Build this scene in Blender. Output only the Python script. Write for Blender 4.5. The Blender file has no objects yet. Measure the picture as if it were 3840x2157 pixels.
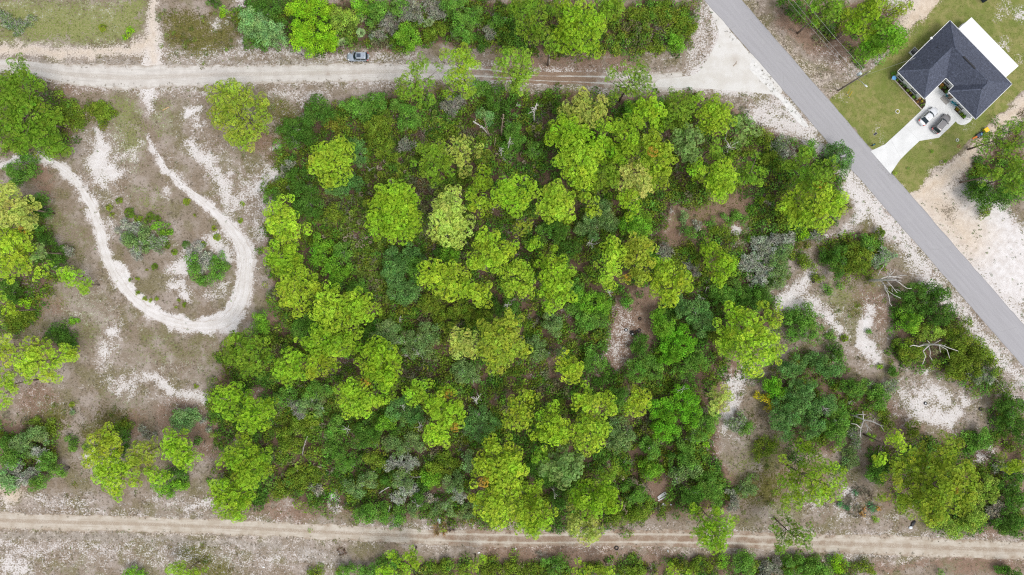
import bpy, bmesh, math, random
import numpy as np
from mathutils import Vector, Matrix

# ------------------------------------------------------------------ camera, sky, sun, exposure
SC = bpy.context.scene
COL = SC.collection
R = math.radians
H = 145.0                       # flying height of the camera above the ground, metres
S = 0.056                       # metres on the ground per pixel of the 3840 x 2157 survey grid
cam_d = bpy.data.cameras.new('camera')
cam_d.sensor_width = 36.0
cam_d.lens = 36.0 * H / (3840 * S)
cam_d.clip_start = 1.0
cam_d.clip_end = 3000.0
cam = bpy.data.objects.new('camera', cam_d)
cam.location = (0, 0, H)
COL.objects.link(cam)
SC.camera = cam

SUN_EL, SUN_AZ = R(62), R(128)          # azimuth clockwise from north (+Y): light from the lower right
world = bpy.data.worlds.new('World')
SC.world = world
world.use_nodes = True
wn = world.node_tree
wn.nodes.clear()
sky = wn.nodes.new('ShaderNodeTexSky')
sky.sky_type = 'NISHITA'
sky.sun_disc = False
sky.sun_elevation = SUN_EL
sky.sun_rotation = SUN_AZ
sky.air_density = 1.0
sky.dust_density = 2.0
sky.ozone_density = 1.0
hsv = wn.nodes.new('ShaderNodeHueSaturation')   # an overcast sky is nearly colourless
hsv.inputs['Saturation'].default_value = 0.25
bg = wn.nodes.new('ShaderNodeBackground')
bg.inputs['Strength'].default_value = 0.15
wo = wn.nodes.new('ShaderNodeOutputWorld')
wn.links.new(sky.outputs[0], hsv.inputs['Color'])
wn.links.new(hsv.outputs[0], bg.inputs['Color'])
wn.links.new(bg.outputs[0], wo.inputs['Surface'])

sun_d = bpy.data.lights.new('sun', 'SUN')
sun_d.energy = 1.25
sun_d.angle = R(28)
sun_d.color = (1.0, 0.97, 0.92)
sun = bpy.data.objects.new('sun', sun_d)
sd = Vector((math.sin(SUN_AZ) * math.cos(SUN_EL), math.cos(SUN_AZ) * math.cos(SUN_EL), math.sin(SUN_EL)))
sun.rotation_euler = sd.to_track_quat('Z', 'Y').to_euler()
sun.location = (0, 0, 200)
COL.objects.link(sun)

SC.view_settings.view_transform = 'Standard'
SC.view_settings.look = 'None'
SC.view_settings.gamma = 1.0
SC.view_settings.use_curve_mapping = False
SC.view_settings.exposure = 0.42
SC.render.engine = 'CYCLES'
SC.cycles.use_denoising = False
SC.cycles.max_bounces = 6
SC.cycles.diffuse_bounces = 4
SC.cycles.transmission_bounces = 3
SC.cycles.filter_width = 1.2

# ------------------------------------------------------------------ survey helpers
VK = 3840 / 2576.0
TILES = {'A': (0, 0, 2.01), 'B': (960, 0, 2.01), 'C': (1900, 0, 2.01), 'D': (2840, 0, 2.01),
         'E': (0, 700, 2.01), 'F': (960, 700, 2.01), 'G': (1900, 700, 2.01), 'H': (2840, 700, 2.01),
         'I': (0, 1437, 2.01), 'J': (960, 1437, 2.01), 'K': (1900, 1437, 2.01), 'L': (2840, 1437, 2.01),
         'V': (0, 0, 1 / VK), 'Z': (3240, 980, 8.04), 'Q': (2260, 1160, 9.042), 'R': (3300, 50, 3.617),
         'N': (3160, 230, 8.51)}

def gt(T, x, y, z=0.0):
    """survey sheet coordinates -> a point of the site at height z (undoing the aerial photo's relief displacement)"""
    ox, oy, k = TILES[T]
    f = S * (H - z) / H
    return Vector(((ox + x / k - 1920) * f, -(oy + y / k - 1078.5) * f, z))

def gl(T, r, z=0.0):
    return r / TILES[T][2] * S * (H - z) / H

def gv(x, y, z=0.0):
    return gt('V', x, y, z)

# ------------------------------------------------------------------ object helpers
def tag(o, label=None, cat=None, group=None, kind=None):
    if label: o['label'] = label
    if cat: o['category'] = cat
    if group: o['group'] = group
    if kind: o['kind'] = kind
    return o

def empty(name, loc, rz=0.0, label=None, cat=None, group=None):
    o = bpy.data.objects.new(name, None)
    o.empty_display_size = 0.3
    o.location = loc
    o.rotation_euler = (0, 0, rz)
    COL.objects.link(o)
    return tag(o, label, cat, group)

def link(name, me, parent=None):
    o = bpy.data.objects.new(name, me)
    COL.objects.link(o)
    if parent is not None:
        o.parent = parent
    return o

def from_bm(name, bm, mats, parent=None, smooth=False):
    me = bpy.data.meshes.new(name)
    bm.normal_update()
    bm.to_mesh(me)
    bm.free()
    for m in (mats if isinstance(mats, (list, tuple)) else [mats]):
        me.materials.append(m)
    if smooth:
        me.polygons.foreach_set('use_smooth', np.ones(len(me.polygons), bool))
    return link(name, me, parent)

def np_mesh(name, V, F, mats, tint=None, matidx=None, attrs=None, smooth=False):
    """mesh from numpy arrays: V (n,3), F (m,3|4)"""
    V = np.ascontiguousarray(V, np.float32)
    F = np.ascontiguousarray(F, np.int32)
    k = F.shape[1]
    me = bpy.data.meshes.new(name)
    me.vertices.add(len(V))
    me.vertices.foreach_set('co', V.ravel())
    me.loops.add(F.size)
    me.loops.foreach_set('vertex_index', F.ravel())
    me.polygons.add(len(F))
    me.polygons.foreach_set('loop_start', np.arange(0, F.size, k, dtype=np.int32))
    if matidx is not None:
        me.polygons.foreach_set('material_index', np.asarray(matidx, np.int32))
    if smooth:
        me.polygons.foreach_set('use_smooth', np.ones(len(F), bool))
    if tint is not None:
        a = me.attributes.new('tint', 'FLOAT_COLOR', 'POINT')
        c = np.ones((len(V), 4), np.float32)
        c[:, :3] = tint
        a.data.foreach_set('color', c.ravel())
    for an, arr in (attrs or {}).items():
        arr = np.asarray(arr, np.float32)
        if arr.ndim == 1:
            a = me.attributes.new(an, 'FLOAT', 'POINT')
            a.data.foreach_set('value', arr)
        else:
            a = me.attributes.new(an, 'FLOAT_COLOR', 'POINT')
            a.data.foreach_set('color', np.ascontiguousarray(arr).ravel())
    for m in (mats if isinstance(mats, (list, tuple)) else [mats]):
        me.materials.append(m)
    me.update(calc_edges=True)
    me.validate()
    return me

def add_box(bm, x0, x1, y0, y1, z0, z1, M=None, mi=0):
    vs = [bm.verts.new(p) for p in ((x0, y0, z0), (x1, y0, z0), (x1, y1, z0), (x0, y1, z0),
                                    (x0, y0, z1), (x1, y0, z1), (x1, y1, z1), (x0, y1, z1))]
    if M is not None:
        for v in vs: v.co = M @ v.co
    for f in ((3, 2, 1, 0), (4, 5, 6, 7), (0, 1, 5, 4), (1, 2, 6, 5), (2, 3, 7, 6), (3, 0, 4, 7)):
        bm.faces.new([vs[i] for i in f]).material_index = mi
    return vs

def add_tube(bm, pts, rad, n=6, mi=0, cap=True):
    """a tube along pts with radius (number or list)"""
    pts = [Vector(p) for p in pts]
    rads = list(rad) if isinstance(rad, (list, tuple)) else [rad] * len(pts)
    rings = []
    for i, p in enumerate(pts):
        d = (pts[min(i + 1, len(pts) - 1)] - pts[max(i - 1, 0)])
        if d.length < 1e-9: d = Vector((0, 0, 1))
        d.normalize()
        a = d.cross(Vector((0, 0, 1)) if abs(d.z) < 0.9 else Vector((1, 0, 0))).normalized()
        b = d.cross(a)
        rings.append([bm.verts.new(p + (a * math.cos(t) + b * math.sin(t)) * rads[i])
                      for t in [2 * math.pi * j / n for j in range(n)]])
    for r0, r1 in zip(rings, rings[1:]):
        for j in range(n):
            bm.faces.new((r0[j], r0[(j + 1) % n], r1[(j + 1) % n], r1[j])).material_index = mi
    if cap:
        bm.faces.new(rings[0][::-1]).material_index = mi
        bm.faces.new(rings[-1]).material_index = mi

def add_loft(bm, rings, closed=True, cap=True, mi=0):
    rv = [[bm.verts.new(p) for p in r] for r in rings]
    n = len(rv[0])
    for a, b in zip(rv, rv[1:]):
        for j in range(n if closed else n - 1):
            bm.faces.new((a[j], a[(j + 1) % n], b[(j + 1) % n], b[j])).material_index = mi
    if cap:
        bm.faces.new(rv[0][::-1]).material_index = mi
        bm.faces.new(rv[-1]).material_index = mi

def add_prism(bm, pts, z0, z1, mi=0):
    add_loft(bm, [[(p[0], p[1], z0) for p in pts], [(p[0], p[1], z1) for p in pts]], mi=mi)

# ------------------------------------------------------------------ value noise on arrays
def vnoise(x, y, seed=0):
    xi = np.floor(x).astype(np.int64); yi = np.floor(y).astype(np.int64)
    fx = x - xi; fy = y - yi
    fx = fx * fx * (3 - 2 * fx); fy = fy * fy * (3 - 2 * fy)
    def h(a, b):
        n = (a * 374761393 + b * 668265263 + seed * 974634777) & 0x7fffffff
        n = ((n ^ (n >> 13)) * 1274126177) & 0x7fffffff
        return ((n ^ (n >> 16)) & 0xffff) / 65535.0
    return (h(xi, yi) * (1 - fx) + h(xi + 1, yi) * fx) * (1 - fy) + (h(xi, yi + 1) * (1 - fx) + h(xi + 1, yi + 1) * fx) * fy

def fbm(x, y, scale, seed=0, octs=4):
    x = np.asarray(x) / scale; y = np.asarray(y) / scale
    s = 0; a = 0.5; t = 0
    for o in range(octs):
        s = s + a * vnoise(x, y, seed + o * 17); t += a
        x = x * 2.03 + 5.1; y = y * 2.03 + 1.7; a *= 0.55
    return s / t

# ------------------------------------------------------------------ materials
class NT:
    def __init__(self, name):
        self.m = bpy.data.materials.new(name)
        self.m.use_nodes = True
        self.t = self.m.node_tree
        self.t.nodes.clear()
        self.out = self.t.nodes.new('ShaderNodeOutputMaterial')
    def n(self, typ, **kw):
        nd = self.t.nodes.new(typ)
        for k, v in kw.items(): setattr(nd, k, v)
        return nd
    def l(self, a, b): self.t.links.new(a, b)
    def set(self, sock, v):
        if hasattr(v, 'is_linked'): self.l(v, sock)
        else:
            if isinstance(v, (tuple, list)) and len(v) == 3 and sock.type == 'RGBA': v = (*v, 1)
            sock.default_value = v
    def noise(self, scale, detail=3.0, rough=0.55, vec=None, seed=None):
        nd = self.n('ShaderNodeTexNoise')
        nd.inputs['Scale'].default_value = scale
        nd.inputs['Detail'].default_value = detail
        nd.inputs['Roughness'].default_value = rough
        if vec is None: vec = self.pos()
        if seed is not None:
            ad = self.n('ShaderNodeVectorMath', operation='ADD')
            self.l(vec, ad.inputs[0]); ad.inputs[1].default_value = (seed * 13.7, seed * 7.3, seed * 3.1)
            vec = ad.outputs[0]
        self.l(vec, nd.inputs['Vector'])
        return nd.outputs['Fac']
    def pos(self):
        if not hasattr(self, '_p'): self._p = self.n('ShaderNodeNewGeometry').outputs['Position']
        return self._p
    def scaled(self, sx, sy, sz, vec=None, rz=0):
        mp = self.n('ShaderNodeMapping')
        self.l(vec if vec is not None else self.pos(), mp.inputs['Vector'])
        mp.inputs['Scale'].default_value = (sx, sy, sz)
        mp.inputs['Rotation'].default_value = (0, 0, rz)
        return mp.outputs[0]
    def math(self, op, a, b=0.0, clamp=False):
        nd = self.n('ShaderNodeMath', operation=op, use_clamp=clamp)
        self.set(nd.inputs[0], a); self.set(nd.inputs[1], b)
        return nd.outputs[0]
    def step(self, v, lo, hi, a=0.0, b=1.0):
        nd = self.n('ShaderNodeMapRange', interpolation_type='SMOOTHSTEP')
        self.set(nd.inputs[0], v)
        for i, q in enumerate((lo, hi, a, b)): nd.inputs[1 + i].default_value = q
        return nd.outputs[0]
    def mix(self, f, a, b, mode='MIX'):
        nd = self.n('ShaderNodeMix', data_type='RGBA', blend_type=mode)
        self.set(nd.inputs[0], f)
        self.set(nd.inputs[6], a); self.set(nd.inputs[7], b)
        return nd.outputs[2]
    def attr(self, name):
        nd = self.n('ShaderNodeAttribute', attribute_name=name)
        return nd
    def bump(self, h, strength=0.3, dist=0.05):
        nd = self.n('ShaderNodeBump')
        nd.inputs['Strength'].default_value = strength
        nd.inputs['Distance'].default_value = dist
        self.l(h, nd.inputs['Height'])
        return nd.outputs[0]
    def finish(self, color, rough=0.9, spec=0.2, metal=0.0, normal=None, **kw):
        b = self.n('ShaderNodeBsdfPrincipled')
        self.set(b.inputs['Base Color'], color)
        self.set(b.inputs['Roughness'], rough)
        b.inputs['Specular IOR Level'].default_value = spec
        b.inputs['Metallic'].default_value = metal
        for k, v in kw.items(): b.inputs[k.replace('_', ' ')].default_value = v
        if normal is not None: self.l(normal, b.inputs['Normal'])
        self.l(b.outputs[0], self.out.inputs['Surface'])
        self.bsdf = b
        return self.m

def simple(name, c, rough=0.7, var=0.15, scale=3.0, spec=0.3, metal=0.0, **kw):
    t = NT(name)
    n = t.noise(scale, 4)
    f = t.step(n, 0.3, 0.7)
    col = t.mix(f, tuple(x * (1 - var) for x in c), tuple(min(1, x * (1 + var)) for x in c))
    return t.finish(col, rough, spec, metal, **kw)

def foliage(name, transl=0.22, rough=0.7, spec=0.06):
    t = NT(name)
    a = t.attr('tint').outputs['Color']
    n = t.noise(1.3, 3)
    col = t.mix(t.step(n, 0.3, 0.7), a, t.mix(0.5, a, (0.55, 0.75, 0.6), 'MULTIPLY'))
    b = t.n('ShaderNodeBsdfPrincipled')
    t.l(col, b.inputs['Base Color'])
    b.inputs['Roughness'].default_value = rough
    b.inputs['Specular IOR Level'].default_value = spec
    tr = t.n('ShaderNodeBsdfTranslucent')
    t.l(col, tr.inputs['Color'])
    mx = t.n('ShaderNodeMixShader')
    mx.inputs[0].default_value = transl
    t.l(b.outputs[0], mx.inputs[1]); t.l(tr.outputs[0], mx.inputs[2])
    t.l(mx.outputs[0], t.out.inputs['Surface'])
    return t.m

def bark(name, c1, c2):
    t = NT(name)
    n = t.noise(6.0, 5, 0.65, t.scaled(1, 1, 0.35))
    return t.finish(t.mix(t.step(n, 0.35, 0.65), c1, c2), 0.9, 0.1, normal=t.bump(n, 0.5, 0.03))

M_NEEDLE = foliage('pine_needles', 0.16)
M_LEAF = foliage('leaves', 0.14)
M_GRASSB = foliage('grass_blades', 0.2, 0.8, 0.1)
M_PINEBARK = bark('pine_bark', (0.10, 0.075, 0.06), (0.26, 0.20, 0.165))
M_OAKBARK = bark('oak_bark', (0.12, 0.105, 0.09), (0.30, 0.28, 0.25))
M_DEAD = bark('bleached_wood', (0.46, 0.42, 0.385), (0.76, 0.73, 0.70))
M_DEADBROWN = bark('dead_brown_wood', (0.20, 0.13, 0.09), (0.46, 0.38, 0.30))
# ------------------------------------------------------------------ the ground: one sheet, its cover mapped by survey strokes
def pline(T, pts): return [tuple(gt(T, x, y)[:2]) for x, y in pts]

def axis(lo, hi, step, far):
    core = np.arange(lo, hi + step, step)
    out = np.array([4, 12, 30, 70, 150, 300, far])
    return np.concatenate([lo - out[::-1], core, core[-1] + out])
GSTEP = 0.45
gx = axis(-112, 112, GSTEP, 700.0); gy = axis(-66, 66, GSTEP, 700.0)
GX, GY = np.meshgrid(gx, gy)
_wx = (fbm(GX, GY, 5.0, 3) - 0.5) * 3.2 + (fbm(GX, GY, 1.5, 9) - 0.5) * 1.6
_wy = (fbm(GX, GY, 5.0, 5) - 0.5) * 3.2 + (fbm(GX, GY, 1.5, 11) - 0.5) * 1.6
PX, PY = GX + _wx, GY + _wy            # ragged outlines
LAY = {k: np.zeros_like(GX) for k in ('sand', 'litter', 'green', 'peach', 'lawn', 'olive', 'weed', 'grit', 'dry', 'woods', 'clear')}

def sst(v, a, b):
    t = np.clip((v - a) / (b - a), 0, 1)
    return t * t * (3 - 2 * t)

def dist_line(X, Y, pts, w):
    """distance to a polyline minus the half width there (w: number or per point)"""
    ws = w if isinstance(w, (list, tuple)) else [w] * len(pts)
    best = np.full_like(X, 1e9)
    for (a, b, wa, wb) in zip(pts, pts[1:], ws, ws[1:]):
        dx, dy = b[0] - a[0], b[1] - a[1]
        t = np.clip(((X - a[0]) * dx + (Y - a[1]) * dy) / max(dx * dx + dy * dy, 1e-9), 0, 1)
        best = np.minimum(best, np.hypot(X - a[0] - t * dx, Y - a[1] - t * dy) - (wa + (wb - wa) * t) / 2)
    return best

def dist_poly(X, Y, pts):
    d = dist_line(X, Y, list(pts) + [pts[0]], 0.0)
    ins = np.zeros(X.shape, bool)
    n = len(pts)
    for i in range(n):
        (x1, y1), (x2, y2) = pts[i], pts[(i + 1) % n]
        if y1 == y2: continue
        c = ((y1 > Y) != (y2 > Y)) & (X < (x2 - x1) * (Y - y1) / (y2 - y1) + x1)
        ins ^= c
    return np.where(ins, -d, d)

def paint(layer, d, val=1.0, soft=1.2, sub=False):
    soft = soft * (1.9 if layer == 'sand' and not sub else 1.0)
    m = val * (1 - sst(d, -soft, soft))
    L = LAY[layer]
    if sub: L *= (1 - m)
    else: np.maximum(L, m, out=L)

def stroke(layer, T, pts, w, val=1.0, soft=1.2, sub=False, warp=True):
    ws = [gl(T, q) for q in w] if isinstance(w, (list, tuple)) else gl(T, w)
    paint(layer, dist_line(PX if warp else GX, PY if warp else GY, pline(T, pts), ws), val, soft, sub)

def area(layer, T, pts, val=1.0, soft=1.5, sub=False, warp=True):
    paint(layer, dist_poly(PX if warp else GX, PY if warp else GY, pline(T, pts)), val, soft, sub)

def blob(layer, T, x, y, r, val=1.0, soft=1.5, sub=False):
    c = gt(T, x, y)
    paint(layer, np.hypot(PX - c.x, PY - c.y) - gl(T, r), val, soft, sub)

# the woods: leaf litter floor
WOODS = [(705, 345), (760, 275), (880, 250), (1000, 235), (1360, 228), (1480, 232), (1740, 245), (1830, 265), (1920, 330), (2075, 375), (2130, 440),
         (2125, 520), (2060, 590), (1980, 640), (1940, 740), (1975, 800), (1900, 860), (1890, 950), (1800, 1010), (1810, 1150), (1860, 1210), (1840, 1290),
         (1660, 1300), (1450, 1330), (1200, 1310), (900, 1300), (720, 1250), (600, 1285), (520, 1250), (560, 1130), (530, 1010), (580, 850), (690, 800), (700, 740), (665, 600), (690, 470)]
area('woods', 'V', WOODS, 1, 2)
TOPWOODS = [(590, 0), (1745, 0), (1752, 60), (1735, 118), (1620, 132), (1480, 135), (1380, 128), (1250, 118), (1100, 120), (1000, 118), (900, 115), (830, 135), (740, 130), (700, 108), (620, 108), (590, 60)]
area('woods', 'V', TOPWOODS, 1, 1.5)
for a in ([(0, 180), (100, 195), (190, 250), (180, 380), (60, 390), (0, 390)], [(0, 500), (110, 500), (130, 640), (160, 700), (60, 840), (0, 840)],
          [(0, 1050), (130, 1080), (150, 1190), (60, 1240), (0, 1220)], [(2240, 730), (2330, 725), (2400, 800), (2490, 900), (2540, 980), (2470, 990), (2380, 950), (2250, 910)],
          [(1940, 910), (2040, 880), (2120, 930), (2230, 980), (2160, 1060), (2100, 1150), (2000, 1130), (1940, 1080)], [(2190, 1130), (2420, 1090), (2576, 1180), (2576, 1330), (2340, 1330), (2230, 1240)],
          [(2490, 1000), (2576, 980), (2576, 1180), (2510, 1150)], [(2060, 590), (2220, 580), (2240, 680), (2100, 700)],
          [(960, 1405), (1500, 1400), (1700, 1400), (2150, 1410), (2150, 1460), (880, 1460)], [(2480, 310), (2576, 290), (2576, 480), (2500, 540), (2430, 520), (2440, 420)],
          [(1950, 0), (2280, 0), (2260, 110), (2160, 160), (2040, 60)]):
    area('woods', 'V', a, 0.8, 1.5)
LAY['litter'][:] = LAY['woods']
for x, y, r in ((1600, 790, 55), (1590, 850, 60), (1640, 740, 30), (705, 805, 22), (640, 985, 18), (1870, 905, 40), (1850, 990, 45), (1720, 565, 45), (1780, 550, 40), (1690, 600, 30), (1840, 540, 60), (1390, 900, 25), (1660, 1230, 30), (1910, 1080, 60), (1890, 1180, 60), (2010, 690, 30)):
    blob('clear', 'V', x, y, r, 1, 1.0)
# brown needle litter outside
for x, y, r in ((2010, 60, 40), (2060, 100, 50), (2110, 140, 40), (1400, 165, 60), (1330, 160, 60), (1480, 170, 50), (1560, 160, 45), (190, 200, 50), (145, 190, 30), (240, 215, 30), (1330, 1385, 50), (1420, 1385, 55), (1500, 1390, 40), (1240, 1380, 40),
                (1650, 1385, 40), (2250, 1090, 60), (2210, 1180, 35), (2240, 1240, 30), (2200, 1120, 30), (1500, 1385, 60), (1280, 1385, 40), (700, 800, 28), (640, 990, 25), (2390, 1110, 35), (2300, 1090, 25), (700, 385, 45), (650, 350, 40), (450, 1060, 70), (520, 1100, 60), (330, 1060, 40), (100, 1020, 60), (60, 760, 70), (90, 720, 50), (150, 780, 30),
                (100, 890, 50), (2240, 1040, 40), (2180, 760, 60), (2210, 800, 40), (2500, 1340, 0), (2480, 1330, 40), (700, 1290, 40), (760, 1290, 40), (660, 1280, 30), (1230, 1330, 40), (2510, 1400, 60), (2440, 1410, 50), (2540, 1420, 40), (2030, 1200, 50), (1970, 1220, 50), (1960, 1150, 40), (100, 440, 40), (110, 480, 30), (90, 660, 40), (2490, 380, 40), (2520, 330, 30)):
    blob('litter', 'V', x, y, r, 0.75, 3.0)
stroke('litter', 'V', [(1230, 1378), (1700, 1395)], 34, 0.7, 2)
stroke('litter', 'V', [(2200, 1425), (2576, 1408)], 30, 0.7, 2)
stroke('litter', 'V', [(800, 1325), (1250, 1330), (1700, 1330)], 8, 0.5, 1)
# grass
for a, v in (([(0, 0), (365, 0), (360, 95), (300, 110), (0, 112)], 0.85), ([(280, 240), (345, 250), (370, 330), (350, 420), (300, 400), (270, 300)], 0.65), ([(385, 250), (430, 260), (420, 330), (390, 320)], 0.6), ([(320, 470), (420, 480), (400, 560), (330, 520)], 0.45), ([(1290, 215), (1560, 215), (1540, 235), (1300, 230)], 0.5)):
    area('green', 'V', a, v, 4)
for x, y, r, v in ((130, 560, 40, .4), (180, 600, 40, .35), (230, 820, 60, .3), (400, 880, 70, .25), (520, 900, 60, .25), (300, 1020, 60, .3), (520, 1290, 40, .3), (430, 1290, 40, .3), (200, 1420, 60, .2), (360, 1390, 50, .3), (1750, 560, 60, .4), (1850, 600, 60, .5), (1780, 500, 40, .5), (1980, 1010, 0, .3), (1930, 1150, 60, .6), (1880, 1180, 40, .5), (1960, 1260, 50, .6), (2120, 750, 60, .6), (2150, 800, 60, .5), (2080, 820, 50, .4), (2180, 700, 40, .5), (60, 800, 60, .4), (200, 780, 70, .3)):
    blob('green', 'V', x, y, r, v, 4)
# olive scrub mats
for x, y, r in ((470, 85, 55), (520, 100, 55), (560, 90, 40), (440, 60, 35), (570, 60, 30), (700, 280, 40), (720, 300, 40), (700, 340, 30), (230, 290, 30), (190, 300, 30), (450, 1050, 30), (280, 1060, 40), (130, 1050, 40), (90, 1070, 30), (240, 1080, 30), (500, 1410, 60), (550, 1430, 40), (2200, 620, 30), (2240, 620, 25), (2150, 780, 35), (700, 390, 30), (720, 430, 40), (745, 470, 40), (600, 930, 30), (1680, 1270, 30), (1930, 1230, 40), (1900, 1240, 40), (1980, 560, 50), (2010, 600, 40), (1960, 700, 20), (2170, 560, 20)):
    blob('olive', 'V', x, y, r, 0.85, 3.5)
for x, y, r in ((2050, 860, 60), (2120, 780, 60), (2160, 700, 50), (2080, 640, 60), (2250, 980, 50), (2220, 900, 40), (2330, 930, 30), (1900, 1060, 50), (1940, 1200, 60), (2080, 1000, 0), (2150, 1160, 40), (2060, 1280, 40), (1780, 570, 60), (1850, 530, 50), (1930, 690, 40), (1700, 620, 40), (600, 1160, 40), (320, 1180, 40), (560, 1230, 40), (220, 1190, 50), (150, 1060, 50), (80, 880, 50), (40, 800, 50), (160, 640, 30), (2500, 960, 40), (2440, 1090, 40), (2480, 1180, 30), (330, 330, 30), (650, 400, 40), (620, 660, 20), (1000, 1320, 40), (1140, 1320, 30), (850, 1290, 50), (2470, 500, 40), (2560, 560, 30)):
    blob('olive', 'V', x, y, r, 0.42, 5)
# white sand
stroke('sand', 'V', [(0, 420), (50, 400), (100, 393), (150, 417), (190, 452), (220, 505), (247, 560), (262, 630), (295, 700), (340, 757), (400, 797), (460, 817), (520, 822), (575, 808), (605, 768), (618, 700), (620, 640), (600, 595), (560, 550), (510, 502), (460, 465), (420, 425), (395, 380), (375, 340)],
       [16, 18, 18, 22, 28, 30, 27, 29, 30, 31, 32, 31, 36, 40, 41, 41, 40, 34, 26, 19, 14, 11, 7, 4], 1.0, 0.55)
for pts, w, v in (([(243, 325), (248, 345), (262, 375), (245, 400), (270, 430), (300, 430)], [18, 26, 32, 44, 60, 20], .8), ([(250, 400), (255, 455)], 54, .6), ([(290, 395), (335, 370), (345, 400)], 26, .45), ([(345, 355), (340, 365)], 16, .6),
                  ([(470, 285), (500, 275)], 24, .95), ([(490, 300), (505, 325)], 14, .7), ([(500, 312), (510, 318)], 24, .9), ([(480, 350), (500, 390), (535, 390)], 26, .8), ([(500, 380), (560, 450), (590, 520)], 44, .62), ([(600, 470), (640, 520)], 60, .5), ([(690, 440), (650, 480)], 40, .75), ([(660, 520), (640, 560), (660, 600)], 30, .6), ([(560, 440), (640, 440)], 30, .5), ([(415, 490), (420, 480)], 16, .7),
                  ([(280, 560), (282, 590)], 20, .6), ([(475, 640), (455, 680), (420, 690)], [50, 40, 20], .9), ([(430, 725), (455, 720), (460, 745)], 24, .8), ([(545, 600), (565, 640)], 36, .75), ([(520, 600), (600, 560)], 20, .5), ([(530, 735), (560, 720)], 34, .85),
                  ([(278, 830), (292, 820)], 20, .95), ([(255, 870), (262, 905)], 26, .7), ([(295, 985), (340, 950), (390, 965), (450, 985), (520, 1000)], [20, 32, 40, 28, 24], .68), ([(300, 955), (330, 990)], 24, .6), ([(220, 1165), (232, 1140)], 24, .75), ([(330, 960), (270, 970)], 30, .4), ([(285, 860), (250, 960)], 60, .3),
                  ([(200, 560), (190, 700), (230, 780)], 10, .2), ([(215, 780), (190, 800)], 20, .5),
                  ([(1975, 755), (2010, 720), (2030, 690)], [46, 40, 34], .85), ([(1990, 760), (2040, 760), (2080, 800), (2100, 830)], [44, 40, 34, 24], .7), ([(2195, 780), (2170, 840), (2180, 880), (2200, 905)], [26, 34, 40, 40], .98), ([(2110, 595), (2140, 565), (2160, 540), (2170, 500), (2140, 460)], [14, 24, 30, 26, 16], .75), ([(2080, 605), (2105, 590)], 16, .6), ([(1850, 580), (1855, 590)], 20, .8), ([(2400, 560), (2360, 570)], 0, 0),
                  ([(2280, 990), (2320, 1040), (2390, 1060), (2420, 1010), (2330, 990), (2280, 1000)], [40, 60, 44, 44, 50, 40], .62), ([(2380, 1060), (2395, 1070)], 26, .8), ([(2330, 945), (2340, 935)], 18, .7), ([(2460, 1150), (2480, 1140)], 34, .7), ([(1845, 960), (1870, 950), (1830, 1020), (1815, 1090)], [40, 30, 24, 10], .85), ([(1880, 940), (1840, 1000)], 60, .5), ([(1560, 830), (1590, 800)], 30, .5),
                  ([(600, 130), (610, 100)], 6, .8), ([(540, 65), (570, 60)], 22, .75), ([(600, 0), (610, 30)], 40, .5), ([(755, 250), (765, 270)], 14, .9), ([(735, 345), (738, 360)], 12, .8), ([(690, 360), (680, 375)], 8, .8), ([(545, 1220), (560, 1225)], 24, .8), ([(835, 1250), (845, 1275)], 20, .9), ([(760, 1270), (700, 1280)], 24, .35), ([(2140, 1240), (2150, 1255)], 30, .9), ([(2170, 1285), (2190, 1300)], 30, .75), ([(2110, 1270), (2130, 1300)], 26, .5)):
    stroke('sand', 'V', pts, w, v, 0.9)
# the open sand is patchy: grass tongues and thin places, and faint washes around it
for pts, w, v in (([(640, 450), (650, 560)], 90, .42), ([(560, 420), (600, 500)], 80, .38), ([(500, 300), (520, 400)], 60, .3), ([(250, 360), (270, 470)], 120, .32), ([(300, 960), (500, 1010)], 90, .3), ([(270, 840), (250, 940)], 50, .3), ([(440, 650), (560, 700)], 90, .3), ([(600, 560), (690, 620)], 60, .35),
                  ([(2000, 740), (2110, 830)], 110, .35), ([(2190, 780), (2200, 910)], 80, .35), ([(2290, 1000), (2420, 1040)], 110, .4), ([(1830, 940), (1850, 1080)], 60, .3), ([(150, 640), (230, 800)], 60, .15), ([(20, 1390), (330, 1400)], 90, .32), ([(340, 1390), (820, 1410)], 90, .34), ([(60, 1000), (200, 980)], 80, .18), ([(1850, 570), (1840, 640)], 40, .25), ([(2050, 1260), (2240, 1300)], 90, .32), ([(380, 1260), (560, 1260)], 50, .3)):
    stroke('sand', 'V', pts, w, v, 4.0)
_p1 = sst(fbm(GX, GY, 2.6, 141, 4), .34, .58); _p2 = sst(fbm(GX, GY, 7.0, 151, 3), .35, .62)
LAY['sand'] *= .5 + .5 * _p1 + .4 * _p2
stroke('sand', 'V', [(262, 630), (340, 757), (460, 817), (575, 808), (618, 700), (600, 595)], [18, 22, 24, 32, 35, 26], 1.3, 0.4)
LAY['sand'] = np.maximum(LAY['sand'], .17 * sst(fbm(GX, GY, 6.0, 161, 4), .48, .7))
CLR = [(845, 915), (930, 930), (1000, 900), (1060, 960), (1105, 1000), (1110, 1080), (1090, 1170), (1010, 1190), (960, 1230), (975, 1330), (900, 1350), (830, 1385), (760, 1290), (725, 1215), (770, 1150), (800, 1080), (830, 1010)]
area('clear', 'G', CLR, 1, .8)
area('sand', 'G', [(850, 930), (930, 960), (985, 960), (980, 1040), (900, 1080), (930, 1150), (940, 1300), (840, 1370), (760, 1290), (735, 1215), (790, 1140), (830, 1010)], .48, 1.5)
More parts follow.
